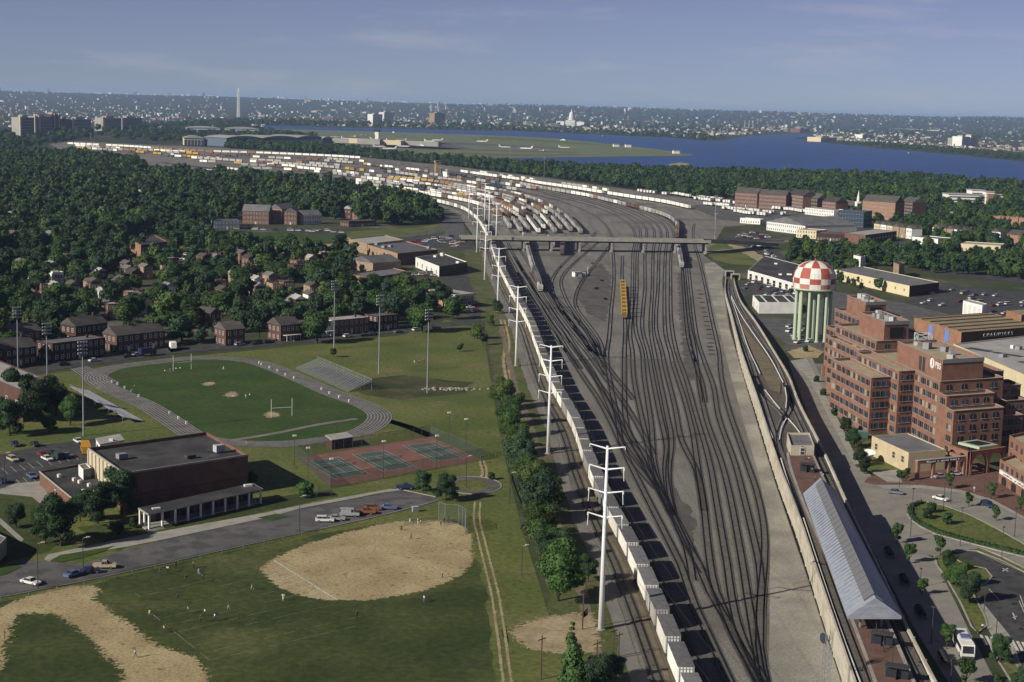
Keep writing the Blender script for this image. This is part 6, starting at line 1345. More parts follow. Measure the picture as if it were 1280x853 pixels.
def car(label, px, py, a, kind='sedan', col_=0, group=None, near=True, z=.12):
    p = G(px, py); M = car_meshes(kind, 'paint%d' % col_)
    if not near:
        if label.startswith('car '): label = CCOL[col_] + ' ' + (label if kind != 'van' else 'van' + label[3:]); group = group and CCOL[col_] + ' ' + group
        o = ob('parked_' + CNAME[kind], M[4], None, (p.x, p.y, z), a); return tag(o, label, CNAME[kind].replace('_', ' '), group)
    t = thing('parked_' + CNAME[kind], label, CNAME[kind].replace('_', ' '), (p.x, p.y, z), a, group)
    ob('body', M[0], t); ob('windows', M[1], t); ob('roof', M[2], t)
    for s_ in (-1, 1):
        for x in (-1.4, 1.4): ob('wheel', TYREM, t, (x, s_ * (PROF[kind][2] / 2 - .1), .33))
    ob('headlights', M[3], t)
    return t
def hd(a, b_): d = G(*b_) - G(*a); return atan2(d.y, d.x)
rd = hd((105, 727), (330, 677)); crs = rd - pi / 2 + .35
car('white wagon first in the row beside the diamond', 406, 653, rd - .75, 'wagon', 0); car('grey car second in the row beside the diamond', 420, 651, rd - .75, 'sedan', 4); car('grey-white van third in the row beside the diamond', 437, 646, rd - .75, 'van', 4); car('low orange pickup fourth in the row beside the diamond', 457, 643, rd - .75, 'pickup', 8); car('white-topped orange off-roader fifth in the row beside the diamond', 466, 638, rd - .75, 'wagon', 8); car('silver-blue car last in the row beside the diamond', 485, 637, rd - .75, 'sedan', 9)
car('dark blue pickup parked at the kerb near the courts', 507, 612, rd - .7, 'pickup', 1)
car('blue car at the edge of the practice field', 92, 721, rd + .2, 'sedan', 9); car('dark blue car between blue car and tan pickup', 113, 717, rd - .5, 'sedan', 1); car('tan pickup parked by the practice field', 131, 711, rd - .7, 'pickup', 6); car('lone white car on the drive at far left', 38.5, 731, rd - 1.3, 'sedan', 0)
for x, y, k_, c_, lab in ((16, 577, 'wagon', 6, 'tan wagon alone in the parking lot'), (53, 571, 'sedan', 2, 'red car in the parking lot cluster'), (59, 576, 'sedan', 0, 'white car in the parking lot cluster'), (72, 574, 'van', 7, 'dark green van in the parking lot cluster'), (83, 572, 'sedan', 5, 'pale car behind the dark van in the lot'), (40, 598, 'sedan', 9, 'blue car on the near side of the lot'), (3, 604, 'sedan', 1, 'dark blue car cut by left edge in the lot'), (19, 558, 'sedan', 1, 'dark car at the back of the lot'), (43, 558, 'sedan', 3, 'grey car at the back of the lot'), (98, 554, 'sedan', 0, 'white car parked near the school bus'), (64, 569, 'sedan', 3, 'black car behind the white car in the lot')): car(lab, x, y, R.choice((-.9, 2.2)) + R.uniform(-.1, .1), k_, c_)
car('silver car on the loop road left of island', 1119, 618, hd((1100, 612), (1140, 617)), 'sedan', 5); car('white car on the loop road above the island', 1176, 626, hd((1160, 622), (1200, 632)), 'sedan', 0); car('dark blue car on the loop road right of white car', 1235, 634, hd((1220, 628), (1250, 640)), 'wagon', 1)
car('white car under the colonnade', 1194, 595, .4, 'sedan', 0, near=False); car('grey car under the colonnade', 1175, 598, .4, 'sedan', 4, near=False)
# school bus
p = G(107, 566); t = thing('school_bus', 'yellow school bus parked behind the gymnasium corner', 'bus', (p.x, p.y, .12), 1.9)
q = MB(); extrude_profile(q, [(-4.6, .5), (4.6, .5), (4.7, 1.3), (3.7, 1.55), (3.4, 2.9), (-4.5, 2.95), (-4.7, 2.6)], 2.4); q.build('body', 'bus_yellow', t); q = MB()
for i in range(8): q.box(-3.9 + .95 * i, 0, 1.75, .75, 2.46, .7)
q.build('windows', 'glass', t); bx('hood', t, 'bus_yellow', 4.9, 0, .5, 1.2, 2.1, .85); bx('stripe', t, 'black', 0, 0, 1.35, 8.6, 2.44, .12)
for x in (-3, 3.4):
    for y in (-1.1, 1.1): o = ob('wheel', TYREM, t, (x, y, .45)); o.scale = (1.4, 1.2, 1.4)
# white coach
p = G(1204, 815); t = thing('white_bus', 'white transit bus driving on the sunlit road beside the station', 'bus', (p.x, p.y, .12), hd((1195, 790), (1214, 828)))
q = MB(); extrude_profile(q, [(-5.2, .4), (5.1, .4), (5.25, 1.4), (4.95, 3.0), (-5.1, 3.05), (-5.25, 2.7)], 2.5); q.build('body', 'white', t)
q = MB(); q.box(0, 0, 1.5, 9.2, 2.56, .95); q.build('side_windows', 'glass', t); q = MB(); q.face([(5.27, -1.1, 1.35), (5.27, 1.1, 1.35), (5.02, 1.05, 2.75), (5.02, -1.05, 2.75)]); q.build('windscreen', 'glass', t)
bx('roof_panel', t, 'white_paint', -1, 0, 3.06, 7, 2.1, .12); bx('air_conditioner', t, 'paint9', .6, 0, 3.18, 2.2, 1.7, .3); bx('bumper', t, 'dark_metal', 5.25, 0, .35, .25, 2.4, .4)
for x in (-3.1, 3.1):
    for y in (-1.15, 1.15): o = ob('wheel', TYREM, t, (x, y, .48)); o.scale = (1.45, 1.3, 1.45)
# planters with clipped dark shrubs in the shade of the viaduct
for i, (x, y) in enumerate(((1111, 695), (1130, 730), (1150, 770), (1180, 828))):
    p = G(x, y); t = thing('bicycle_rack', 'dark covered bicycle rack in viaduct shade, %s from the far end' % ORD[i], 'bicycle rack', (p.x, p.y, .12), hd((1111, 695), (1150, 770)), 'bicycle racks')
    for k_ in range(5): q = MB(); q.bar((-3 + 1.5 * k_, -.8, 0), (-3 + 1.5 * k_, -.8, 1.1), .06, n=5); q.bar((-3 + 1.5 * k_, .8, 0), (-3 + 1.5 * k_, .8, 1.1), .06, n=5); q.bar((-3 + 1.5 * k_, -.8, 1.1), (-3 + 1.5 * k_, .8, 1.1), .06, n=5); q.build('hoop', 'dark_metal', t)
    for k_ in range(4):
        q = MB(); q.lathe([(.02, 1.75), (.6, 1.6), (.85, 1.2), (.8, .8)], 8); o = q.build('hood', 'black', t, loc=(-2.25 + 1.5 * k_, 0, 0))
# street cars along the near street, parked in a line
for i, (x, y, c_) in enumerate(((435, 422, 0), (455, 420.5, 3), (466, 419.5, 1), (498, 416.5, 9), (521, 414, 0), (545, 411.5, 3), (300, 432.5, 4), (320, 431, 3), (335, 429.5, 1), (118, 452.5, 0), (80, 457.5, 3), (160, 447, 3), (172, 445.5, 4), (228, 436, 6))):
    car('car at the kerb of the street behind the field, %s from the left' % ORD[sorted([435, 455, 466, 498, 521, 545, 300, 320, 335, 118, 80, 160, 172, 228]).index(x)], x, y, hd((330, 433), (460, 420)), R.choice(('sedan', 'sedan', 'wagon')), c_, 'cars along the street behind the field', near=False)
p = G(184, 445); t = thing('dark_truck', 'dark blue box truck on the street left of the corner', 'truck', (p.x, p.y, .12), hd((160, 447), (210, 441))); bx('box', t, 'paint1', -1, 0, .9, 5.4, 2.4, 2.4); bx('cab', t, 'paint1', 2.9, 0, .6, 1.9, 2.2, 1.7); bx('windscreen', t, 'glass', 3.87, 0, 1.3, .06, 1.9, .8)
for x in (-2.5, 2.7):
    for y in (-1, 1): o = ob('wheel', TYREM, t, (x, y, .42)); o.scale = (1.3, 1.2, 1.3)
p = G(216, 437); t = thing('white_truck', 'white delivery truck turning at the side street corner', 'truck', (p.x, p.y, .12), hd((214, 441), (196, 420))); bx('box', t, 'white', -1, 0, .9, 5.0, 2.3, 2.3); bx('cab', t, 'white', 2.7, 0, .6, 1.9, 2.1, 1.7); bx('windscreen', t, 'glass', 3.67, 0, 1.3, .06, 1.8, .8)
for x in (-2.5, 2.5):
    for y in (-1, 1): o = ob('wheel', TYREM, t, (x, y, .42)); o.scale = (1.3, 1.2, 1.3)
# parked cars in the far lots
def lot(poly, n, place, ang, cols=(0, 0, 0, 1, 2, 3, 4, 5, 6, 9)):
    xs = [p[0] for p in poly]; ys = [p[1] for p in poly]; pts = []; k = 0
    while len(pts) < n and k < 4000:
        k += 1; x, y = R.uniform(min(xs), max(xs)), R.uniform(min(ys), max(ys))
        if not inside((x, y), poly): continue
        g = G(x, y)
        if any((g - h_).length < 5.2 for h_ in pts): continue
        pts.append(g); car('car parked %s' % place, x, y, ang + R.choice((0, pi)) + R.uniform(-.06, .06), R.choice(('sedan', 'sedan', 'wagon', 'van')), R.choice(cols), 'cars parked %s' % place, near=False)
lot([(927, 362), (940, 342), (990, 353), (998, 362), (995, 376), (940, 370)], 26, 'in front of the dark-roofed depot', 1.0); lot([(1135, 378), (1180, 360), (1280, 376), (1280, 400), (1210, 394)], 26, 'on the wide lot behind the brick store', .6)
lot([(210, 316), (246, 319), (264, 329), (236, 331)], 22, 'beside the square brick school block', -.8); lot([(500, 305), (560, 296), (585, 302), (580, 310), (540, 308)], 34, 'along the curving street left of the bridge', .2); lot([(570, 376), (590, 372), (598, 398), (588, 394)], 7, 'behind the pale-roofed warehouse', .3); lot([(285, 287), (410, 289), (430, 292), (330, 288.5)], 18, 'in front of the apartment blocks', .1)
lot([(905, 300.5), (945, 305), (962, 315), (974, 327), (968, 329), (950, 315), (930, 306)], 22, 'along the approach road right of the bridge', -1.2); lot([(908, 296), (940, 291), (970, 297), (940, 300)], 22, 'in the small lot beyond the bridge end', .3); lot([(975, 302), (1060, 303.5), (1130, 308), (1130, 310), (1060, 306), (980, 304)], 22, 'along the road above the lawn', .1); lot([(975, 405), (1010, 410), (1024, 430), (995, 430)], 10, 'left of the water tower legs', .8); lot([(500, 345), (545, 336), (560, 344), (520, 351)], 12, 'in the yard beside the brick factory', .4)
# lorry trailers in rows
tm = MB(); tm.box(0, 0, 1.2, 12.2, 2.5, 2.8); tm.box(0, 0, 4.0, 12.25, 2.52, .06, 1); tm.box(0, 0, .95, 11.5, 1.2, .25, 2)
for x in (-5.2, -4.0):
    for y in (-.95, .95): tm.bar((x, y - .2, .5), (x, y + .2, .5), .5, n=8, mi=2)
for y in (-.8, .8): tm.box(3.4, y, 0, .15, .15, 1.2, 2)
TRL = tm.mesh('trailer', ['white', 'roof_pale', 'black']); nrows = 0
for (a, b_, n, ang, word) in (((862, 246.5), (905, 252), 18, 1.15, 'back row at the trees'), ((870, 250), (925, 256), 18, 1.15, 'second row from the trees'), ((882, 256.5), (918, 260), 12, 1.15, 'third row from the trees'), ((930, 257.5), (1012, 267), 24, 1.25, 'row below the brick apartments'), ((905, 262), (985, 270), 22, 1.25, 'middle row'), ((920, 266.5), (960, 271), 11, 1.2, 'front row'), ((840, 243), (862, 247), 8, 1.15, 'row nearest the empty curve'), ((800, 240.5), (838, 245), 10, 1.1, 'thin row along the trees')):
    for i in range(n):
        if R.random() < .12: continue
        p = G(a[0] + (b_[0] - a[0]) * i / n, a[1] + (b_[1] - a[1]) * i / n + R.uniform(-.4, .4)); tag(ob('lorry_trailer', TRL, None, (p.x, p.y, .15), ang + R.uniform(-.05, .05)), 'white lorry trailer parked in the trailer lot, %s' % word, 'trailer', 'lorry trailers, %s' % word)

# ================================================================== PEOPLE
POSE = {}
def pose_mesh(kind):
    V = {'pel': (0, 0, .95), 'che': (0, .02, 1.28), 'nek': (0, .03, 1.48), 'hea': (0, .05, 1.60), 'top': (0, .05, 1.73)}
    def limb(s):
        L_ = {'sh%d' % s: (s * .19, 0, 1.42), 'el%d' % s: (s * .27, -.02, 1.14), 'ha%d' % s: (s * .28, .08, .90), 'hp%d' % s: (s * .10, 0, .90), 'kn%d' % s: (s * .11, .03, .50), 'an%d' % s: (s * .12, 0, .09), 'to%d' % s: (s * .13, .16, .04)}
        if kind == 'walk': L_.update({'kn%d' % s: (s * .1, .10 + s * .14, .52), 'an%d' % s: (s * .1, s * .30 - .02, .10), 'to%d' % s: (s * .1, s * .30 + .14, .05), 'el%d' % s: (s * .26, -s * .14, 1.16), 'ha%d' % s: (s * .24, -s * .26 + .1, .98)})
        if kind == 'run': L_.update({'kn%d' % s: (s * .1, .14 + s * .26, .60 if s > 0 else .48), 'an%d' % s: (s * .1, s * .36 - .1, .32 if s < 0 else .2), 'to%d' % s: (s * .1, s * .36 + .06, .28 if s < 0 else .14), 'el%d' % s: (s * .28, -s * .22, 1.2), 'ha%d' % s: (s * .24, -s * .1 + .2, 1.14)})
        if kind == 'crouch': L_.update({'kn%d' % s: (s * .24, .34, .52), 'an%d' % s: (s * .2, .02, .09), 'to%d' % s: (s * .22, .18, .04), 'hp%d' % s: (s * .11, -.1, .5), 'sh%d' % s: (s * .19, .12, 1.0), 'el%d' % s: (s * .28, .3, .82), 'ha%d' % s: (s * .14, .45, .66)})
        if kind == 'throw' and s > 0: L_.update({'el1': (.45, -.05, 1.5), 'ha1': (.5, -.12, 1.78)})
        return L_
    if kind == 'crouch': V.update({'pel': (0, -.12, .55), 'che': (0, .04, .86), 'nek': (0, .14, 1.06), 'hea': (0, .2, 1.18), 'top': (0, .22, 1.30)})
    V.update(limb(-1)); V.update(limb(1)); names = list(V); idx = {n: i for i, n in enumerate(names)}
    E = [('pel', 'che'), ('che', 'nek'), ('nek', 'hea'), ('hea', 'top')]
    for s in ('-1', '1'): E += [('che', 'sh' + s), ('sh' + s, 'el' + s), ('el' + s, 'ha' + s), ('pel', 'hp' + s), ('hp' + s, 'kn' + s), ('kn' + s, 'an' + s), ('an' + s, 'to' + s)]
    rad = {'pel': .15, 'che': .165, 'nek': .065, 'hea': .10, 'top': .075, 'sh': .075, 'el': .052, 'ha': .042, 'hp': .10, 'kn': .068, 'an': .048, 'to': .04}
    me = bpy.data.meshes.new('body'); me.from_pydata([V[n] for n in names], [(idx[a], idx[b]) for a, b in E], [])
    o = bpy.data.objects.new('body', me); col.objects.link(o); md = o.modifiers.new('s', 'SKIN'); o.modifiers.new('u', 'SUBSURF').levels = 1
    for i, n in enumerate(names):
        r_ = rad[n.rstrip('-1')] if n.rstrip('-1') in rad else rad[n]; me.skin_vertices[0].data[i].radius = (r_ * (1.15 if n in ('che', 'pel') else 1), r_ * (.75 if n in ('che', 'pel') else 1))
        me.skin_vertices[0].data[i].use_root = (n == 'pel')
    out = bpy.data.meshes.new_from_object(o.evaluated_get(bpy.context.evaluated_depsgraph_get())); bpy.data.objects.remove(o)
    J = {n: Vector(V[n]) for n in names}
    for f in out.polygons:
        c = f.center; n = min(names, key=lambda k: (J[k] - c).length)
        if n == 'hea' or n == 'top': f.material_index = 3 if (c.z > J['hea'].z + .06 or c.y < J['hea'].y - .03) else 0
        elif n[:2] in ('ha', 'ne') or (n[:2] == 'el' and c.z < J[n].z): f.material_index = 0
        elif n[:2] in ('pe', 'hp', 'kn'): f.material_index = 2
        elif n[:2] in ('an', 'to'): f.material_index = 2 if c.z > J[n].z + .02 else 3
        else: f.material_index = 1
    out.polygons.foreach_set('use_smooth', [True] * len(out.polygons)); return out
bpy.context.view_layer.update()
for k_ in ('stand', 'walk', 'run', 'crouch', 'throw'): POSE[k_] = pose_mesh(k_)
PM = {}
CW = ['white', 'navy', 'red', 'black', 'grey', 'brown', 'blue', 'orange']
def person(px, py, pose, sh, pa, where, z=.1, a=None, group=None):
    p = G(px, py, z) if z > 1 else G(px, py); key = (pose, sh, pa)
    if key not in PM:
        me = POSE[pose].copy()
        for m_ in ('skin', 'cloth%d' % sh, 'cloth%d' % pa, 'hair'): me.materials.append(MAT[m_])
        PM[key] = me
    verb = {'stand': 'standing', 'walk': 'walking', 'run': 'running', 'crouch': 'crouching', 'throw': 'with one arm raised'}[pose]
    o = ob('person', PM[key], None, (p.x, p.y, z), R.uniform(0, 6.28) if a is None else a); tag(o, 'person in %s and %s %s %s' % (CW[sh], CW[pa], verb, where) if sh != pa else 'person in %s %s %s' % (CW[sh], verb, where), 'person', group)
P_ = [(169, 823, 'walk', 0, 6, 'on the dirt path'), (6, 799, 'stand', 3, 3, 'at the left end of the dirt path'), (200, 720, 'stand', 3, 1, 'at the top left of the practice field'), (209.5, 717, 'walk', 0, 3, 'at the top left of practice field, second'), (219.5, 711, 'stand', 3, 3, 'at the top of the practice field'), (242, 711, 'stand', 5, 3, 'at the top of the practice field near the drive'), (249, 720, 'run', 0, 4, 'at the top of the practice field'), (233, 728, 'walk', 3, 3, 'on the practice field, upper middle'), (253, 727.5, 'run', 1, 3, 'on the practice field beside the one in white'), (315, 739, 'run', 1, 4, 'left of the dirt diamond'), (286, 763, 'walk', 3, 4, 'on the chalk lines'), (235, 768, 'stand', 4, 3, 'in the middle of the practice field'), (256, 771, 'stand', 0, 3, 'mid practice field, right of the grey one'), (268.5, 777, 'walk', 0, 1, 'among the chalk lines'), (251, 779, 'stand', 3, 3, 'lowest of the group on the practice field'), (187, 770, 'crouch', 7, 4, 'at the left side line'), (222, 752, 'run', 3, 3, 'on the upper chalk lines'), (205, 795 - 3, 'stand', 7, 1, 'below the side line'),
      (354, 752, 'run', 0, 0, 'below the chalk rungs of the diamond'), (446, 774, 'stand', 3, 3, 'on the outfield grass'), (530, 754, 'stand', 0, 6, 'on the outfield grass right of the dark one'), (553, 723, 'stand', 0, 3, 'at the right side of the dirt diamond'), (514, 675, 'walk', 5, 3, 'on the dirt diamond, middle'), (502, 664, 'crouch', 3, 3, 'on the dirt near the bench'), (551, 658, 'stand', 5, 3, 'at home plate'), (522.5, 656, 'stand', 0, 0, 'beside the low fence'), (526, 658, 'stand', 0, 6, 'beside the low fence, right one'), (512.5, 654, 'crouch', 4, 0, 'at the bench by the low fence'), (555, 655, 'stand', 3, 3, 'behind home plate'), (560.5, 654, 'stand', 3, 1, 'at the backstop'),
      (168, 488 - 1, 'walk', 0, 1, 'at the left end of the playing field'), (279.5, 463.5, 'run', 0, 0, 'alone on the far playing field'), (206, 468, 'run', 0, 3, 'in the group by the far goal'), (213, 466, 'stand', 0, 4, 'in the group by the far goal, in front'), (220, 465, 'walk', 0, 1, 'in the group by the far goal, right'), (225, 464.5, 'run', 0, 3, 'right end of the group by the far goal'), (292, 500, 'stand', 0, 3, 'near the sandy patches'), (307, 499, 'walk', 0, 4, 'right of the sandy patches'), (312, 498, 'run', 0, 1, 'right of the sandy patches, last'), (308, 556, 'run', 3, 4, 'on the track behind the gymnasium'), (518, 456, 'walk', 0, 4, 'in the meadow left'), (524, 455, 'stand', 0, 3, 'in the meadow'), (530, 454, 'walk', 7, 3, 'in the meadow, right')]
for x, y, po, s_, pa, wh in P_: person(x, y, po, s_, pa, wh)
for x, y, po, s_, pa, wh in ((1011, 578, 'stand', 0, 3, 'on the platform behind the canopy'), (1015, 592, 'walk', 4, 3, 'on the platform near the shelter'), (1019, 602, 'stand', 6, 3, 'at the canopy end'), (1029, 599, 'stand', 0, 4, 'at the platform edge by the canopy'), (1104, 812, 'stand', 3, 3, 'on the open platform'), (1116, 840, 'walk', 4, 3, 'on the open platform near the bottom'), (1094, 783, 'stand', 3, 1, 'just outside the canopy')): person(x, y, po, s_, pa, wh, z=5.62)
for x, y, po, s_, pa, wh in ((1217.5, 616, 'walk', 0, 4, 'on the brick plaza'), (1228, 790, 'stand', 0, 3, 'by the crossing')): person(x, y, po, s_, pa, wh, z=.16)
# ================================================================== TREES
def tree_parts(seed, n_leaf, leaf, hgt=12.0, rad=4.6, conic=False, core=2):
    rr = random.Random(seed); q = MB(); lobes = []
    z0 = hgt * (.09 if not conic else .05)
    if conic:
        for k in range(12): f = k / 11; lobes.append((Vector((rr.uniform(-.4, .4), rr.uniform(-.4, .4), z0 + (hgt - z0) * f)), max(.5, rad * (1 - f) ** .8), .8))
    else:
        zc = z0 + (hgt - z0) * .52; lobes.append((Vector((0, 0, zc)), rad * .72, .95))
        for k in range(9):
            a = rr.uniform(0, 2 * pi); r_ = rad * rr.uniform(.35, .68); zz = z0 + (hgt - z0) * rr.uniform(.16, .84); lobes.append((Vector((r_ * cos(a), r_ * sin(a), zz)), rad * rr.uniform(.30, .50), rr.uniform(.7, .95)))
    wts = [l[1] ** 2 for l in lobes]
    for i in range(n_leaf):
        c, r_, sq = rr.choices(lobes, wts)[0]
        d = Vector((rr.gauss(0, 1), rr.gauss(0, 1), rr.gauss(0, 1) * .9)).normalized(); k = rr.uniform(.80, 1.10) if rr.random() < .8 else rr.uniform(.4, .9)
        p = c + Vector((d.x * r_ * k, d.y * r_ * k, d.z * r_ * k * sq))
        if p.z < z0 * .7: continue
        n = (d + Vector((rr.gauss(0, .5), rr.gauss(0, .5), rr.gauss(0, .5) + .25))).normalized()
        u = n.cross(Vector((rr.gauss(0, 1), rr.gauss(0, 1), rr.gauss(0, 1)))).normalized(); v = n.cross(u); s = leaf * rr.uniform(.6, 1.35)
        q.face([p - u * s, p - v * s * .62, p + u * s * .9, p + v * s * .62])
    # inner mass of foliage
    for c, r_, sq in lobes:
        bm = bmesh.new(); bmesh.ops.create_icosphere(bm, subdivisions=core, radius=r_ * .80); i = len(q.v)
        for vv in bm.verts:
            k = 1 + .22 * noise.noise(vv.co * (1.6 / max(.6, r_)) + c); q.v.append((c.x + vv.co.x * k, c.y + vv.co.y * k, c.z + vv.co.z * k * sq))
        for f in bm.faces: q.f.append(tuple(i + w_.index for w_ in f.verts)); q.m.append(0)
        bm.free()
    tr = MB(); th = hgt * .5; tr.bar((0, 0, -.2), (0, 0, th), rad * .075, rad * .04, 7)
    for k in range(5):
        a = rr.uniform(0, 2 * pi); zb = hgt * .2 * rr.uniform(.7, 1.3); tr.bar((0, 0, zb), (rad * .5 * cos(a), rad * .5 * sin(a), zb + rad * rr.uniform(.5, .9)), rad * .035, rad * .012, 5)
    return q, tr
LEAFS = ['leaf_a', 'leaf_b', 'leaf_c', 'leaf_d', 'leaf_b']
TREE_HI, TREE_MID, LOWCOL = [], [], bpy.data.collections.new('tree_library')
for k_ in range(5):
    q, tr = tree_parts(100 + k_, 6500, .25, core=2); TREE_HI.append((q.mesh('crown', LEAFS[k_]), tr.mesh('trunk', 'bark')))
for k_ in range(7):
    q, tr = tree_parts(200 + k_, 2400, .46, rad=4.6 + .3 * (k_ % 3), core=2); TREE_MID.append((q.mesh('crown', LEAFS[k_ % 5]), tr.mesh('trunk', 'bark')))
for k_ in range(6):
    q, tr = tree_parts(300 + k_, 700, .80, core=1); o = bpy.data.objects.new('tree_model', q.mesh('tree_model', LEAFS[k_ % 5])); LOWCOL.objects.link(o)
q, tr = tree_parts(400, 2600, .34, hgt=13, rad=2.8, conic=True); CON_HI = (q.mesh('crown', 'leaf_a'), tr.mesh('trunk', 'bark'))
q, tr = tree_parts(401, 900, .30, hgt=3.2, rad=1.5); SHRUB = (q.mesh('crown', 'leaf_b'), tr.mesh('trunk', 'bark'))
q, tr = tree_parts(402, 800, .22, hgt=6.0, rad=1.7); YOUNG = (q.mesh('crown', 'leaf_a'), tr.mesh('trunk', 'bark'))
def tree(label, p, M, s=1.0, sz=None, group=None, name='broadleaf_tree', cat='tree', rz=None):
    t = thing(name, label, cat, (p.x, p.y, .05), R.uniform(0, 6.28) if rz is None else rz, group); t.scale = (s, s, sz or s); ob('trunk', M[1], t); ob('crown', M[0], t); return t
NEAR = [  # px of trunk foot, scale, which
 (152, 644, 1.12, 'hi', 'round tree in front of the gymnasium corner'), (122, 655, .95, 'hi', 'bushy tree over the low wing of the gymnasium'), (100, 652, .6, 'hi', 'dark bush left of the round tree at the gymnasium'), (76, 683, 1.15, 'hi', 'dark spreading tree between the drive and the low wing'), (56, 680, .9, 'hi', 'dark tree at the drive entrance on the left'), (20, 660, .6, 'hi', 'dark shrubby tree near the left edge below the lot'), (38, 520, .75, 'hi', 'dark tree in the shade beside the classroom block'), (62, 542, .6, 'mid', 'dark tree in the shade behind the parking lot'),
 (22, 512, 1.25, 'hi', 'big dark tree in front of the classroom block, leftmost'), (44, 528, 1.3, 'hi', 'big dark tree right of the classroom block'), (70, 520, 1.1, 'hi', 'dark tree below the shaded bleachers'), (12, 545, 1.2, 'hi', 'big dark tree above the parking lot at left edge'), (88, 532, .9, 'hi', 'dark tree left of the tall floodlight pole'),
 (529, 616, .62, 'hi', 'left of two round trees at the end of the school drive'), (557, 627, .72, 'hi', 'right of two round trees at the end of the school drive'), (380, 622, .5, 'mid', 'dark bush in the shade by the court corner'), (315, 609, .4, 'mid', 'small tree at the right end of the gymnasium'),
 (628, 512, 1.12, 'hi', 'topmost tree of the hedge along the railway'), (638, 532, 1.12, 'hi', 'second tree from the top of the railway hedge'), (636, 548, 1.06, 'hi', 'third tree from the top of the railway hedge'), (644, 568, 1.06, 'hi', 'fourth tree from the top of the railway hedge'), (650, 592, 1.19, 'hi', 'middle tree of the railway hedge, leaning over grass'), (663, 628, 1.25, 'hi', 'sixth tree from the top of the railway hedge'), (672, 655, 1.32, 'hi', 'broad tree in the lower part of the railway hedge'), (675, 680, 1.19, 'hi', 'lower bushy tree of the railway hedge beside grass'), (687, 640, 1.06, 'hi', 'shrubby tree on the track side of the hedge'),
 (697, 752, 1.39, 'hi', 'big round tree alone below the hedge'), (698, 700, 0.73, 'hi', 'low bush between the hedge and the big round tree'), (735, 728, .55, 'hi', 'dark bush beside the nearest pylon'), (748, 870, .7, 'hi', 'dark shrub at the bottom edge left of the train'), (770, 850, .45, 'hi', 'low dark shrub at the bottom beside utility poles'),
 (597, 424, .75, 'mid', 'pale bushy tree at the top corner of the meadow'), (604, 432, .5, 'mid', 'dark bush beside the pale tree at the meadow corner'), (417, 447, .36, 'mid', 'small round bush at the foot of a floodlight'), (575, 440, .3, 'mid', 'tiny bush alone in the meadow'), (622, 392, .6, 'mid', 'bush left of the fourth pylon'), (612, 408, .5, 'mid', 'low bush by the dirt track left of the pylons'), (655, 300, .01, 'mid', ''),
 (1067, 560, .6, 'hi', 'leafy tree beside the green container below the offices'), (1075, 583, .5, 'hi', 'young tree on the lawn left of the tan building'), (1058, 540, .5, 'hi', 'slender tree at the foot of the forward office wing'), (1080, 592, .42, 'hi', 'low tree at the paved court'),
 (1211, 755, .62, 'hi', 'largest tree on the grass verge between bus park and road'), (1195, 735, .62, 'hi', 'second tree on the grass verge between bus park and road'), (1186, 716, .45, 'hi', 'bush at the top of the grass verge'), (1250, 830, .5, 'hi', 'sparse tree right of the crossing'), (1278, 868, .5, 'hi', 'tree at the bottom right corner'),
]
for x, y, s_, w_, lab in NEAR:
    if s_ < .05: continue
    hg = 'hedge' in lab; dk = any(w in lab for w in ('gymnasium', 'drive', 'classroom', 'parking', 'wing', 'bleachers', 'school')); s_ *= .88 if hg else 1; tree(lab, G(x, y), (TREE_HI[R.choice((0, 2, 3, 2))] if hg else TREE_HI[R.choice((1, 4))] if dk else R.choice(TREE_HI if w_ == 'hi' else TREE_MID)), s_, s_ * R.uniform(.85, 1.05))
tree('tall narrow tree at the bottom edge left of the sand patch', G(714, 866), CON_HI, 1.0, name='conical_tree'); tree('slender young tree beside the tall narrow one', G(722, 880), CON_HI, .6, name='conical_tree')
for x, y, s_, lab in ((1120, 680, 1.0, 'shaded street tree furthest from the bus'), (1136, 705, 1.0, 'second shaded street tree beside the canopy'), (1152, 745, .8, 'third shaded street tree, lit at its top'), (1183, 812, 1.0, 'street tree touching the white bus'), (1207, 858, 1.1, 'street tree below the white bus at bottom'), (1175, 695, 1.0, 'bright street tree at the road fork'), (1186, 612, .9, 'thin street tree in front of the colonnade'), (1239, 624, .9, 'thin street tree on the right plaza'), (1211, 634, .8, 'small tree at the kerb above the island'), (1245, 652, .8, 'small tree on the loop road right'), (1132, 602, .8, 'small tree by the tan building corner'), (1276, 640, .8, 'small tree at right edge under the banner'), (1248, 870, .8, 'small tree at the bottom right verge')): tree(lab, G(x, y), YOUNG, s_, name='street_tree')
for x, y, s_, lab in ((1164, 642, .9, 'topmost clipped shrub on the grass island'), (1160, 649, .9, 'second clipped shrub on the grass island'), (1182.5, 656, 1.0, 'lone clipped shrub in the middle of the island'), (1020, 478, .8, 'upper shrub in the bed beside the viaduct road'), (1028, 495, .9, 'middle shrub in the bed beside the viaduct road'), (1042, 520, .9, 'lower shrub in the bed beside the viaduct road'), (1006, 440, .9, 'shrub at the foot of the water tower'), (590 + 25, 600, .7, 'small shrub beside the turning circle'), (150, 668, .9, 'clipped shrub near the portico steps'), (168, 660, .8, 'clipped shrub beside the portico'), (138, 664, .8, 'shrub in the shade left of the portico'), (1125, 598, .7, 'shrub beside the paved court'), (1060, 552, .7, 'low shrub near the green container')): tree(lab, G(x, y), SHRUB, s_, name='shrub', cat='shrub')
rh = random.Random(17); hx = [(622, 500), (632, 520), (640, 545), (648, 575), (655, 600), (664, 625), (672, 650), (680, 675), (688, 700)]
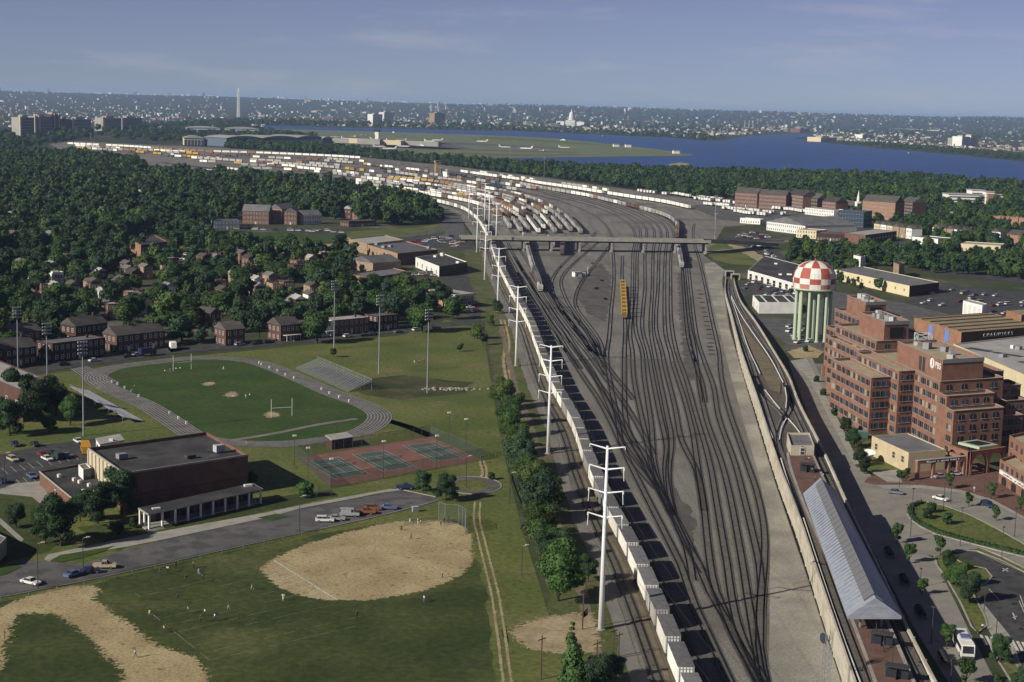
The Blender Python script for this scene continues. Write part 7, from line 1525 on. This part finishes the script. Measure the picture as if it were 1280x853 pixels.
for i in range(18):
    u = i / 17 * 7.99; a_, b_ = hx[int(u)], hx[int(u) + 1]; fx = u - int(u); x, y = a_[0] + (b_[0] - a_[0]) * fx + rh.uniform(-4, 8), a_[1] + (b_[1] - a_[1]) * fx + 4
    s_ = rh.uniform(.42, .8); tree('%s bush filling the railway hedge, %s from the top' % (('light green', 'mid-green')[i % 2], ORD[i]), G(x, y), TREE_HI[(2, 0, 3)[i % 3]], s_ * 1.25, s_ * .85, 'bushes of the railway hedge', 'bush', 'bush')
for i, (x, y, s_) in enumerate(((735, 345, .3), (745, 362, .35), (752, 352, .28), (757, 375, .3), (740, 330, .25), (700, 335, .25))): tree('low dark weed clump on the bare triangle between tracks, %s' % ('by the hut', 'in the middle', 'near its right side', 'at its lower tip', 'at its top', 'at its left')[i], G(x, y), SHRUB, s_ * 2.6, s_ * 1.3, 'weed clumps between tracks', 'weed_clump', 'shrub')
# clipped hedge round the island, beside the road
P = smooth_line(GP([(1152, 630), (1141, 634), (1137, 641), (1142, 650), (1155, 659), (1180, 669), (1220, 680), (1290, 697)]), 1.0); q = MB(); rr = random.Random(3)
for p in P:
    for k_ in range(26):
        c = Vector((p.x + rr.gauss(0, .38), p.y + rr.gauss(0, .38), .2 + rr.uniform(.05, .95))); n = Vector((rr.gauss(0, 1), rr.gauss(0, 1), rr.gauss(0, 1) + .6)).normalized(); u = n.cross(Vector((rr.gauss(0, 1), rr.gauss(0, 1), 1))).normalized(); v = n.cross(u); s = .22; q.face([c - u * s, c - v * s, c + u * s, c + v * s])
ribbon(q, P, -.4, .4, .2, .9); tag(q.build('hedge', 'leaf_b'), 'dark clipped hedge along the left and near edge of the grass island', 'hedge')
# green container by the offices
p = G(1073, 547); t = thing('waste_container', 'green waste container at the foot of the forward office wing', 'container', (p.x, p.y, .1), -.2); bx('bin', t, 'fence_green', 0, 0, 0, 6, 2.4, 2.0); bx('lid', t, 'teal', 0, 0, 2.003, 6.1, 2.5, .15)
p = G(1085, 578); t = thing('satellite_dish', 'white round satellite dish on the lawn left of tan building', 'satellite dish', (p.x, p.y, .1), 0); q = MB(); q.lathe([(.1, -.5), (1.2, -.3), (2.0, .35), (2.1, .55), (1.9, .5), (.1, -.3)], 16); o = q.build('dish', 'white', t, loc=(0, 0, 2.4)); o.rotation_euler = (.35, .1, -.6); bx('mount', t, 'grey_metal', 0, 0, 0, .5, .5, 1.9)
# ---------------------------------------------------- woods and streets full of trees
KEEP = [  # clear ground (pixel outlines): roads, yards, roofs seen in full
 [(0, 476), (105, 460), (210, 445), (330, 435), (600, 407), (600, 397), (460, 411), (330, 424), (210, 434), (105, 447), (0, 463)], [(258, 288), (440, 289), (440, 312), (330, 314), (258, 308)], [(205, 314), (250, 317), (272, 330), (238, 335), (203, 326)],
 [(470, 302), (560, 280), (548, 263), (575, 263), (580, 285), (600, 300), (590, 315), (545, 313)], [(455, 300), (550, 305), (550, 325), (500, 330), (455, 318)], [(515, 318), (600, 318), (600, 345), (520, 345)], [(432, 334), (520, 332), (520, 360), (436, 362)], [(503, 345), (600, 340), (600, 400), (565, 385)],
 [(155, 294), (212, 296), (212, 318), (158, 318)], [(214, 442), (196, 421), (178, 403), (163, 388), (172, 386), (190, 401), (208, 418), (230, 440)], [(296, 272), (410, 272), (410, 290), (296, 290)], [(430, 285), (545, 280), (560, 272), (568, 290), (440, 306)], [(180, 205), (280, 205), (280, 222), (180, 222)],
 [(900, 246), (1050, 258), (1050, 300), (895, 330)], [(975, 300), (1135, 300), (1135, 314), (1000, 310)], [(1040, 332), (1180, 345), (1180, 375), (1040, 360)], [(1130, 355), (1290, 365), (1290, 410), (1130, 400)], [(1045, 280), (1125, 283), (1125, 308), (1045, 306)], [(1088, 288), (1145, 294), (1145, 302), (1088, 300)], [(1160, 332), (1290, 352), (1290, 368), (1160, 345)], [(905, 300), (985, 300), (985, 345), (905, 345)], [(1180, 252), (1256, 252), (1256, 264), (1180, 262)], [(1135, 300), (1175, 303), (1175, 312), (1135, 312)], [(1195, 310), (1255, 312), (1255, 322), (1195, 320)]]
def fits(x, y, g):
    if any(inside((x, y), k) for k in KEEP): return False
    return not any((g - c).length < r_ + 1.5 or (abs(g.x - c.x) < r_ and 0 < c.y - g.y < r_ + (9 if c.y < 900 else 24)) for c, r_ in FOOT)
# low roofs peeping out of the left wood
for i in range(175):
    x, y = R.uniform(5, 500), R.uniform(232, 400); g = G(x, y)
    if not (inside((x, y), [(0, 215), (500, 262), (540, 285), (430, 280), (240, 300), (0, 320)]) or inside((x, y), [(0, 330), (430, 330), (430, 365), (380, 400), (0, 440)])) or any(inside((x, y), k) for k in KEEP): continue
    w_ = 11 * 1970 / g.length * .5; wn, rn = R.choice((('white', 'white'), ('tan', 'brick_tan'), ('dark brick', 'brick_dark'), ('dark brick', 'brick_dark'), ('red brick', 'brick'))), R.choice((('pale', 'roof_pale'), ('grey', 'roof_grey'), ('grey', 'roof_grey'), ('dark', 'shingle'), ('dark', 'shingle'))); H_('%s house with %s roof among the %s trees, %s' % (wn[0], rn[0], 'far' if y < 300 else 'middle' if y < 360 else 'nearer', 'at the left edge' if x < 90 else 'above the row houses' if x < 220 else 'above the track' if x < 350 else 'left of the warehouses'), (x - w_ / 2, y), (x + w_ / 2, y - .5), 9, R.uniform(6.5, 9), wn[1], rn[1], flat=R.random() < .35, group='houses in the left wood', n=3)

def scatter(poly, spacing, keep=1.0, smin=.7, smax=1.15, seed=1, clear=True, tries=60000):
    W_ = GP(poly); xs = [p.x for p in W_]; ys = [p.y for p in W_]; rr = random.Random(seed); grid = {}; out = []
    W2 = [(p.x, p.y) for p in W_]; x = min(xs)
    while x < max(xs):
        y = min(ys)
        while y < max(ys):
            gx, gy = x + rr.uniform(-.45, .45) * spacing, y + rr.uniform(-.45, .45) * spacing; y += spacing
            if rr.random() > keep or not inside((gx, gy), W2): continue
            g = Vector((gx, gy)); px = PX(gx, gy)
            if px[0] < -60 or px[0] > 1340: continue
            if clear and not fits(px[0], px[1], g): continue
            out.append((g, rr.uniform(smin, smax), px))
        x += spacing
    return out
Wl_far = scatter([(-60, 206), (0, 200), (90, 196), (190, 211), (215, 224), (330, 226), (440, 243), (500, 256), (540, 264), (548, 284), (520, 298), (430, 275), (270, 284), (230, 306), (-80, 326)], 10.4, .88, .6, 1.75, 1)
Wl_near = scatter([(-80, 324), (230, 304), (268, 312), (330, 318), (440, 322), (455, 345), (440, 366), (560, 374), (598, 396), (600, 410), (330, 436), (210, 446), (0, 468), (-80, 478)], 9.8, .60, .5, 1.5, 2)
Wriv = scatter([(280, 186), (420, 194), (560, 208), (700, 224), (860, 247), (905, 252), (930, 250), (1020, 258), (1120, 262), (1290, 268), (1400, 275), (1400, 250), (1280, 237), (1100, 226), (960, 222), (880, 221), (760, 216), (640, 210), (540, 203), (470, 195), (400, 187), (300, 181)], 10.5, .92, .8, 1.6, 3)
Wr = scatter([(985, 305), (1050, 268), (1290, 262), (1290, 362), (1190, 345), (1120, 334), (1010, 334), (980, 330)], 9.0, .62, .5, 1.15, 4)
lawn = scatter([(985, 312), (1110, 308), (1120, 330), (1040, 334), (985, 332)], 11, .35, .3, .6, 8, clear=False)
Wr += scatter([(1000, 338), (1045, 333), (1120, 350), (1140, 362), (1080, 366), (1035, 352), (1030, 372), (1000, 366)], 8, .4, .3, .7, 14, clear=False) + scatter([(1135, 330), (1290, 345), (1290, 352), (1150, 340)], 9, .7, .5, 1.0, 15, clear=False)
ALL = [('left', *a) for a in Wl_far] + [('near', *a) for a in Wl_near] + [('river', *a) for a in Wriv] + [('right', *a) for a in Wr + lawn]
ALL.sort(key=lambda a: -a[2] / a[1].length)
def zone(k, px):
    x, y = px
    if k == 'near': return ('among the houses near the left edge' if x < 120 else 'among the houses left of the side street' if x < 235 else 'behind the houses right of the side street' if x < 345 else 'around the terrace behind the bleachers' if x < 470 else 'below the pale-roofed warehouse') + (', front ranks' if y > 405 else ', middle ranks' if y > 365 else ', back ranks')
    if k == 'right': return 'in the right-hand town ' + ('beside the lawn' if x < 1110 else 'near the right edge' if x > 1200 else 'among the townhouses') + (', nearer' if y > 315 else ', farther')
    if k == 'left': return 'in the big left wood'
    return 'in the riverside wood'
n_ind = 225; tone = {'leaf_d': 'blue-green', 'leaf_a': 'mid-green', 'leaf_b': 'dark green', 'leaf_c': 'light green'}
for k, g, s, px in ALL[:n_ind]:
    M = R.choice(TREE_MID); z = zone(k, px); tree('%s tree %s' % (tone[M[0].materials[0].name], z), g, M, s, s * R.uniform(.8, 1.1), 'trees %s' % z)
# the rest of each wood is one mass
def wood(name, label, pts, lo=.8, hi=1.15, zf=None):
    me = bpy.data.meshes.new(name); me.from_pydata([(g.x, g.y, zf(g) if zf else 0) for g, s in pts], [], []); o = ob(name, me); tag(o, label, 'wood', kind='stuff')
    for nm, typ, vals in (('ts', 'FLOAT_VECTOR', None), ('tr', 'FLOAT_VECTOR', None), ('ti', 'INT', None)): me.attributes.new(nm, typ, 'POINT')
    sv, rv, iv = [], [], []
    for g, s in pts: sv += [s * R.uniform(.9, 1.1), s * R.uniform(.9, 1.1), s * R.uniform(lo, hi)]; rv += [0, 0, R.uniform(0, 6.28)]; iv.append(R.randrange(6))
    me.attributes['ts'].data.foreach_set('vector', sv); me.attributes['tr'].data.foreach_set('vector', rv); me.attributes['ti'].data.foreach_set('value', iv)
    ng = bpy.data.node_groups.get('wood_nodes')
    if not ng:
        ng = bpy.data.node_groups.new('wood_nodes', 'GeometryNodeTree'); ng.interface.new_socket('Geometry', in_out='INPUT', socket_type='NodeSocketGeometry'); ng.interface.new_socket('Geometry', in_out='OUTPUT', socket_type='NodeSocketGeometry')
        gi, go = nd(ng, 'NodeGroupInput'), nd(ng, 'NodeGroupOutput'); iop = nd(ng, 'GeometryNodeInstanceOnPoints'); ci = nd(ng, 'GeometryNodeCollectionInfo'); ci.inputs[0].default_value = LOWCOL; ci.inputs[1].default_value = True; ci.inputs[2].default_value = True
        at = []
        for nm, dt in (('ti', 'INT'), ('tr', 'FLOAT_VECTOR'), ('ts', 'FLOAT_VECTOR')): n = nd(ng, 'GeometryNodeInputNamedAttribute', data_type=dt); n.inputs[0].default_value = nm; at.append(n)
        l = ng.links.new; l(gi.outputs[0], iop.inputs['Points']); l(ci.outputs[0], iop.inputs['Instance']); iop.inputs['Pick Instance'].default_value = True
        l(at[0].outputs[0], iop.inputs['Instance Index']); l(at[1].outputs[0], iop.inputs['Rotation']); l(at[2].outputs[0], iop.inputs['Scale']); l(iop.outputs[0], go.inputs[0])
    md = o.modifiers.new('wood', 'NODES'); md.node_group = ng; return o
rest = ALL[n_ind:]
for k, nm, lab in (('left', 'woodland', 'wide dark green wood over the left middle distance'), ('near', 'street_trees', 'smaller trees filling the streets behind the row houses'), ('river', 'riverside_wood', 'long belt of trees between the rail yard and river'), ('right', 'garden_trees', 'trees filling the right-hand town')):
    wood(nm, lab, [(g, s) for kk, g, s, px in rest if kk == k])
# tree belts further off: rail yard back edge, parkway, far river bank, the wooded slopes beyond
far = scatter([(-60, 188), (60, 176), (140, 168), (230, 163), (300, 158), (330, 164), (400, 172), (330, 174), (240, 178), (180, 178), (120, 172), (70, 180), (0, 192)], 26, .55, 1.2, 2.0, 5, clear=False)
far += scatter([(-60, 176), (0, 170), (130, 160), (300, 152), (540, 158), (300, 157.2), (230, 162), (130, 167), (0, 182)], 42, .6, 1.5, 2.6, 6, clear=False)
wood('distant_trees', 'dark tree belts around the office towers at far left', [(g, s) for g, s, px in far], .6, .8)
def shift_y(P, d): return [(x, y - d) for x, y in P]
bank = scatter(shore_far[3:10] + shift_y(shore_far[3:10], 5)[::-1], 45, .7, 1.4, 2.2, 7, clear=False) + scatter([(330, 157), (560, 162), (560, 156), (330, 150)], 60, .6, 1.6, 2.6, 9, clear=False) + scatter([(1045, 179), (1100, 184), (1160, 189), (1230, 196), (1290, 202), (1290, 196), (1230, 190), (1160, 184), (1100, 179)], 22, .55, .9, 1.5, 10, clear=False) + scatter([(560, 161), (860, 172), (1000, 165), (1290, 178), (1290, 158), (1000, 152), (700, 145), (560, 143)], 130, .6, 1.4, 3.0, 12, clear=False)
wood('far_bank_trees', 'trees along the far bank of the river', [(g, s) for g, s, px in bank], .45, .7, zf=lambda g: hillz(g.x, g.y))
# ================================================================== FAR CITY
def tower_mesh(m, m2='glass', nw=7, nf=8, roof='roof_pale'):
    """unit block with recessed window bands"""
    q = MB(); q.box(0, 0, 0, 1, 1, 1, 0, tmi=2); q.box(.12, .1, 1, .4, .4, .09, 0)
    for j in range(nf):
        z = (j + .3) / nf
        for i in range(nw):
            x = -.5 + (i + .5) / nw
            q.face([(x - .3 / nw, -.502, z), (x + .3 / nw, -.502, z), (x + .3 / nw, -.502, z + .5 / nf), (x - .3 / nw, -.502, z + .5 / nf)], 1)
            q.face([(-.502, x + .3 / nw, z), (-.502, x - .3 / nw, z), (-.502, x - .3 / nw, z + .5 / nf), (-.502, x + .3 / nw, z + .5 / nf)], 1)
    return q.mesh('city_block', [m, m2, roof])
CITY = [('white', tower_mesh('white')), ('cream', tower_mesh('cream')), ('tan brick', tower_mesh('brick_tan')), ('red brick', tower_mesh('brick')), ('grey', tower_mesh('concrete')), ('pale', tower_mesh('white', 'glass_blue', 9, 5)), ('dark', tower_mesh('brick_dark'))]
def shore_y(x):
    S = shore_far
    for i in range(len(S) - 1):
        if S[i][0] <= x <= S[i + 1][0] and S[i + 1][0] > S[i][0]: t = (x - S[i][0]) / (S[i + 1][0] - S[i][0]); return S[i][1] + t * (S[i + 1][1] - S[i][1])
    return 160
def hor(x): return 116 + .0275 * x
def quarter(x): return 'behind the office towers at far left' if x < 190 else 'around the obelisk' if x < 420 else 'across the water right of the obelisk' if x < 600 else 'around the white dome' if x < 800 else 'along the far bank right of the white dome' if x < 1000 else 'on the far right bank'
cand = []
rc = random.Random(21)
for i in range(3400):
    x = rc.uniform(-5, 1285); ys = 158 if x < 330 else (shore_y(x) if x < 900 else min(shore_y(x), 176 + (x - 1000) * .06)); top = hor(x) + 5.0
    if x < 330: y = top + (160 - top) * (rc.random() ** .9)
    else: y = ys - 2.5 - (ys - 2.5 - top) * (rc.random() ** 1.7)
    if 950 < x < 1020 and y > 165: continue
    if y < top: continue
    g = G(x, y); dist = g.length
    wide = rc.uniform(.8, 2.4) if rc.random() < .9 else rc.uniform(3, 7)
    w_ = wide * dist / FPX; hpx = rc.uniform(.8, 2.0) if rc.random() < .9 else rc.uniform(2, 4.2)
    if x > 1020: hpx *= .7
    h = min(48, hpx * dist / FPX)
    if 285 < x < 311 and y < 150: continue
    if hor(x) + 12 > y and rc.random() < .45: hpx *= .6
    if y > ys - 9 and x > 330: wide *= 1.5; w_ *= 1.5; hpx *= 1.35; h = min(40, hpx * dist / FPX)
    cand.append((wide * hpx, g, w_, min(w_, 45) * rc.uniform(.6, 1), h, x))
cand.sort(key=lambda a: -a[0])
for a, g, w_, d, h, x in cand[:290]:
    c, me = rc.choices(CITY, (3, 3, 3, 2, 4, 2, 2))[0]; o = ob('city_building', me, None, (g.x, g.y, hillz(g.x, g.y)), rc.uniform(-.5, .4)); o.scale = (w_, d, h); big = 'broad' if w_ > 60 else 'tall' if h > 30 else 'small'
    tag(o, '%s %s city building far away %s' % (big, c, quarter(x)), 'building', '%s %s city buildings %s' % (big, c, quarter(x)))
for m_, lo in (('white', 290), ('brick_tan', 291), ('concrete', 292)):
    q = MB()
    for a, g, w_, d, h, x in cand[lo::3]: q.box(g.x, g.y, hillz(g.x, g.y) - .5, w_, d, h, 0, rc.uniform(-.5, .4))
    tag(q.build('city_sprawl', m_), 'countless small %s buildings of the distant city' % {'white': 'white', 'brick_tan': 'tan', 'concrete': 'grey'}[m_], 'city', kind='stuff')
# obelisk
p = G(298, 146.6); t = thing('obelisk', 'tall white stone obelisk rising above the skyline at left', 'obelisk', (p.x, p.y, 0), .3)
q = MB(); a, b_, H_o = 8.4, 5.3, 152
for (r0, z0, r1, z1) in ((a, 0, b_, H_o),):
    c0 = [(-r0, -r0), (r0, -r0), (r0, r0), (-r0, r0)]; c1 = [(-r1, -r1), (r1, -r1), (r1, r1), (-r1, r1)]
    for k_ in range(4): j = (k_ + 1) % 4; q.face([(*c0[k_], z0), (*c0[j], z0), (*c1[j], z1), (*c1[k_], z1)])
q.build('shaft', 'white', t); q = MB()
for k_ in range(4): j = (k_ + 1) % 4; c1 = [(-b_, -b_), (b_, -b_), (b_, b_), (-b_, b_)]; q.face([(*c1[k_], H_o), (*c1[j], H_o), (0, 0, 169)])
q.build('pyramidion', 'white', t)
# domed white building
p = G(714, 157); s = 1.0; t = thing('domed_building', 'white columned building with tall tiered dome on the skyline', 'building', (p.x, p.y, 0), -.3); t.scale = (.85, .85, .92)
for x, sx, h in ((0, 70, 32), (-75, 55, 24), (75, 55, 24)): bx('wing', t, 'white', x, 0, 0, sx, 60, h); bx('wing_roof', t, 'roof_pale', x, 0, h + .01, sx + 2, 62, 3)
for k_ in range(10): bx('column', t, 'white', -32 + 7 * k_, -31.5, 4, 2.5, 2.5, 22)
q = MB(); q.lathe([(22, 32), (22, 40), (19, 41), (19, 58), (17, 60), (16, 68), (15.5, 70), (14, 78), (10.5, 85), (6, 90), (3.5, 92), (3.5, 99), (1.5, 102), (.2, 112)], 20); q.build('dome', 'white', t, smooth=False)
# hilltop cathedral
g = G(547, 131.5); x, y = g.x * 14000 / g.y, 14000; t = thing('cathedral', 'pale cathedral with central tower on the far ridge', 'cathedral', (x, y, hillz(x, y) - 5), .4)
bx('nave', t, 'concrete', 0, 0, 0, 120, 30, 34); bx('transept', t, 'concrete', 10, 0, 0, 26, 70, 34); bx('tower', t, 'concrete', 10, 0, 0, 20, 20, 86); bx('west_tower', t, 'concrete', -55, 10, 0, 14, 14, 62); bx('west_tower', t, 'concrete', -55, -10, 0, 14, 14, 62)
# office towers at the left
def office(label, px0, px1, base, top, m, dep=30, mg='glass', fins=None):
    A, B = G(px0, base), G(px1, base); d = B - A; z = 10
    while PX(A.x, A.y, z)[1] > top and z < 120: z += .5
    t = thing('office_tower', label, 'office tower', (A.x, A.y, 0), atan2(d.y, d.x)); W_ = d.length; bx('wall', t, m, W_ / 2, dep / 2, 0, W_, dep, z); bx('roof_plant', t, 'concrete', W_ * .5, dep / 2, z, W_ * .4, dep * .5, 5)
    nf = int(z / 3.6)
    for j in range(nf): bx('window_band', t, mg, W_ / 2, -.1, 1.4 + 3.6 * j, W_ * .94, .3, 1.7)
    if fins:
        for u in fins: bx('fin', t, 'cream', W_ * u, -.9, 0, W_ * .1, 2.2, z + 3)
    return t
office('leftmost grey office tower with pale edge at far left', 25, 43, 172, 147, 'concrete', fins=(.04,)); office('office tower with cream vertical fins at far left', 43, 65, 171, 146, 'concrete', fins=(.06, .28)); office('dark office tower with cream fin at far left', 65, 76, 170, 143.5, 'brick_dark', fins=(.3, .8)); office('broad dark office block behind the finned towers', 76, 89, 167, 149, 'brick_dark'); office('dark blue-grey office block with pale corner', 90, 114, 167, 149, 'concrete', fins=(.04,), mg='glass_blue'); office('wide grey office slab right of the towers', 128, 152, 164, 147.5, 'concrete', fins=(.06,)); office('second wide grey slab beside the first at left', 153, 178, 163, 147.5, 'concrete')
office('pale hotel slab across the water', 480, 492, 154, 140.5, 'white'); office('white block beside the pale hotel slab across water', 466, 478, 154.5, 143, 'white'); office('tan slab across the water left of dome', 543, 556, 156, 141.5, 'brick_tan')
office('pale curved-front hospital tower on the far right bank', 1202, 1212, 183, 171, 'white', 40); office('second hospital tower on the far right bank', 1213, 1222, 183, 170, 'white', 40); office('grey-white block left of hospital towers', 1196, 1202, 182, 173, 'concrete', 40); office('pale industrial block on the right river mouth', 1078, 1092, 173, 168.5, 'white', 40); office('red brick plant at the far river mouth', 1000, 1012, 166, 161, 'brick', 60); office('tan block at the river mouth', 1026, 1046, 177.5, 172, 'cream', 60)
for i, x in enumerate((931, 936, 941)):
    p = G(x, 163.5); t = thing('power_station_chimney', 'slim power station chimney on the far bank, %s of three' % ORD[i], 'chimney', (p.x, p.y, 0), 0, 'three power station chimneys'); q = MB(); q.bar((0, 0, 0), (0, 0, 62), 4.2, 2.8, 10); q.build('stack', 'concrete', t); bx('base', t, 'brick', 0, 0, 0, 22, 18, 16)
q = MB(); p0, p1 = G(1115, 163), G(1176, 165.5); t = thing('white_hangar', 'very long white building on the far right plain', 'building', (p0.x, p0.y, 0), atan2((p1 - p0).y, (p1 - p0).x)); W_ = (p1 - p0).length; bx('wall', t, 'white', W_ / 2, 30, 0, W_, 60, 14); bx('roof', t, 'roof_pale', W_ / 2, 30, 14.01, W_ + 4, 64, 2)
# airport
def hangar(label, a, b_, h, m, dep=60, rf='roof_pale'):
    A, B = G(*a), G(*b_); d = B - A; W_ = d.length; t = thing('hangar', label, 'hangar', (A.x, A.y, .5), atan2(d.y, d.x)); bx('wall', t, m, W_ / 2, dep / 2, 0, W_, dep, h); q = MB(); n = 6; W2 = W_ / 2 + 2
    for k_ in range(n): x0, x1 = -W2 + 2 * W2 * k_ / n, -W2 + 2 * W2 * (k_ + 1) / n; z0, z1 = h + 5 * (1 - (x0 / W2) ** 2), h + 5 * (1 - (x1 / W2) ** 2); q.face([(W_ / 2 + x0, -2, z0), (W_ / 2 + x1, -2, z1), (W_ / 2 + x1, dep + 2, z1), (W_ / 2 + x0, dep + 2, z0)]); q.face([(W_ / 2 + x0, -2, h - .1), (W_ / 2 + x1, -2, h - .1), (W_ / 2 + x1, -2, z1), (W_ / 2 + x0, -2, z0)])
    q.build('roof', rf, t)
    for k_ in range(6): bx('door', t, 'glass_blue', W_ * (k_ + .5) / 6, -.2, 0, W_ / 6 - 2, .5, h * .75)
for lab, a, b_, h, m, dp in (('white-roofed hangar left of the obelisk foot', (232, 167), (275, 168), 16, 'white', 90), ('white-roofed hangar below the obelisk', (281, 168), (323, 169), 16, 'white', 90), ('long cream hangar in front of the airport', (230, 182), (255, 182.5), 16, 'cream', 50), ('dark arched hangar beside the cream hangar', (261, 182), (281, 183), 12, 'hangar_blue', 60), ('first long blue hangar of the airport row', (283, 184), (326, 184), 19, 'hangar_blue', 80), ('second long blue hangar of the airport row', (327, 184), (370, 183), 19, 'hangar_blue', 80), ('third long blue hangar of the airport row', (371, 183), (402, 182), 19, 'hangar_blue', 80), ('dark round-roofed hangar at the end of the blue row', (403, 181), (415, 181), 14, 'dark_metal', 70)): hangar(lab, a, b_, h, m, dp)
t0 = G(440, 180); t = thing('airport_terminal', 'low pale airport terminal with many white roofs', 'terminal', (t0.x, t0.y, .5), -.25)
for k_ in range(7): bx('concourse', t, R.choice(('white', 'concrete', 'cream')), 50 * k_ - 100, R.uniform(-40, 60), 0, 60, 30, R.uniform(8, 15))
bx('control_tower', t, 'white', 60, 20, 0, 9, 9, 32); bx('tower_cab', t, 'glass', 60, 20, 32, 13, 13, 5)
pm = MB(); pm.bar((-16, 0, 3.4), (13, 0, 3.4), 1.9, n=8); pm.bar((13, 0, 3.4), (18, 0, 3.2), 1.9, .4, 8); pm.bar((-16, 0, 3.4), (-21, 0, 4.2), 1.9, .4, 8)
for s_ in (-1, 1): pm.prism([(3, s_ * 1.5), (-3, s_ * 1.5), (-8, s_ * 16), (-5.5, s_ * 16)], 2.6, 3.0, bottom=True); pm.prism([(-16, s_ * .8), (-20, s_ * .8), (-22, s_ * 6.5), (-20, s_ * 6.5)], 4.4, 4.7, bottom=True); pm.bar((-1, s_ * 6, 1.8), (3, s_ * 6, 1.8), .9, n=6, mi=1)
pm.face([(-14, .15, 5), (-20, .15, 5), (-23, .15, 11.5), (-20, .15, 11.5)]); pm.face([(-20, -.15, 11.5), (-23, -.15, 11.5), (-20, -.15, 5), (-14, -.15, 5)])
for x, y in ((10, 0), (-3, 3), (-3, -3)): pm.box(x, y, 0, .5, .5, 2.5, 1)
PLANE = pm.mesh('aircraft', ['white', 'grey_metal'])
for i, (x, y) in enumerate(((657, 187.5), (706, 186.5), (470, 176), (486, 178), (500, 177.5), (512, 179.5), (525, 180), (538, 178.5), (546, 177), (444, 172), (456, 170.5), (430, 175), (418, 173), (475, 185.5), (505, 185), (528, 184), (486, 188), (632, 186), (602, 178.5), (470, 168.5), (478, 181), (680, 190))):
    p = G(x, y); pl_ = ob('airliner', PLANE, None, (p.x, p.y, .9), R.uniform(0, 6.28) if i > 1 else (3.0 if i == 0 else .2)); pl_.scale = (.8, .8, .8); tag(pl_, ('white airliner taxiing alone on the left runway' if i == 0 else 'white airliner taxiing alone on the right runway' if i == 1 else 'small white airliner parked on the airport apron'), 'airliner', 'airliners at the airport')
for i, (x, y, lab) in enumerate(((770, 184, 'left of two small white huts on the airport spit'), (785, 184.5, 'right of two small white huts on the airport spit'), (845, 192.5, 'white hut alone at the tip of the spit'))): p = G(x, y); t = thing('airfield_hut', lab, 'hut', (p.x, p.y, .5), .2); bx('wall', t, 'white', 0, 0, 0, 16, 10, 7); bx('roof', t, 'roof_pale', 0, 0, 7.01, 18, 12, 1.0)
# boats
def sail(label, x, y, s): p = G(x, y); t = thing('sailing_boat', label, 'boat', (p.x, p.y, .15), .7); t.scale = (s, s, s); q = MB(); q.prism([(-5, -1.2), (3, -1.3), (6, 0), (3, 1.3), (-5, 1.2)], 0, 1.3); q.build('hull', 'white', t); q = MB(); q.face([(0, 0, 2), (-4.5, .3, 2), (0, 0, 15)]); q.face([(.4, 0, 2), (5, 0, 1.6), (.4, 0, 13)]); q.build('sail', 'white', t); q = MB(); q.bar((.2, 0, 1), (.2, 0, 15.5), .12, n=5); q.build('mast', 'grey_metal', t)
sail('white sailing boat on the open river at right', 1137, 192, 1.3); sail('small sailing boat near the far bank below the dome', 754, 170.5, 1.2); sail('small sailing boat close to the tip of the spit', 1146, 217, .8)
def launch(label, x, y): p = G(x, y); t = thing('motor_boat', label, 'boat', (p.x, p.y, .15), R.uniform(0, 6)); q = MB(); q.prism([(-9, -2.4), (5, -2.6), (10, 0), (5, 2.6), (-9, 2.4)], 0, 2.2); q.build('hull', 'white', t); bx('cabin', t, 'white', -1, 0, 2.2, 7, 3.6, 2.2)
launch('small white motor boat left of the dome on the river', 704, 175.8); launch('white motor boat near the near shore', 1017, 219.5); launch('white motor boat by the airport bank', 492, 166.2)

# ================================================================== AIR
hb = MB(); hb.box(0, 29500, -5, 94000, 69000, 203); o = hb.build('haze', 'white'); o.data.materials.clear(); tag(o, kind='stuff')
m = bpy.data.materials.new('haze_air'); m.use_nodes = True; t_ = m.node_tree; t_.nodes.clear(); pv = nd(t_, 'ShaderNodeVolumePrincipled'); mo = nd(t_, 'ShaderNodeOutputMaterial')
pv.inputs['Color'].default_value = (.46, .66, 1.0, 1); pv.inputs['Density'].default_value = 3.6e-5; pv.inputs['Anisotropy'].default_value = 0.0
t_.links.new(pv.outputs[0], mo.inputs['Volume']); o.data.materials.append(m)
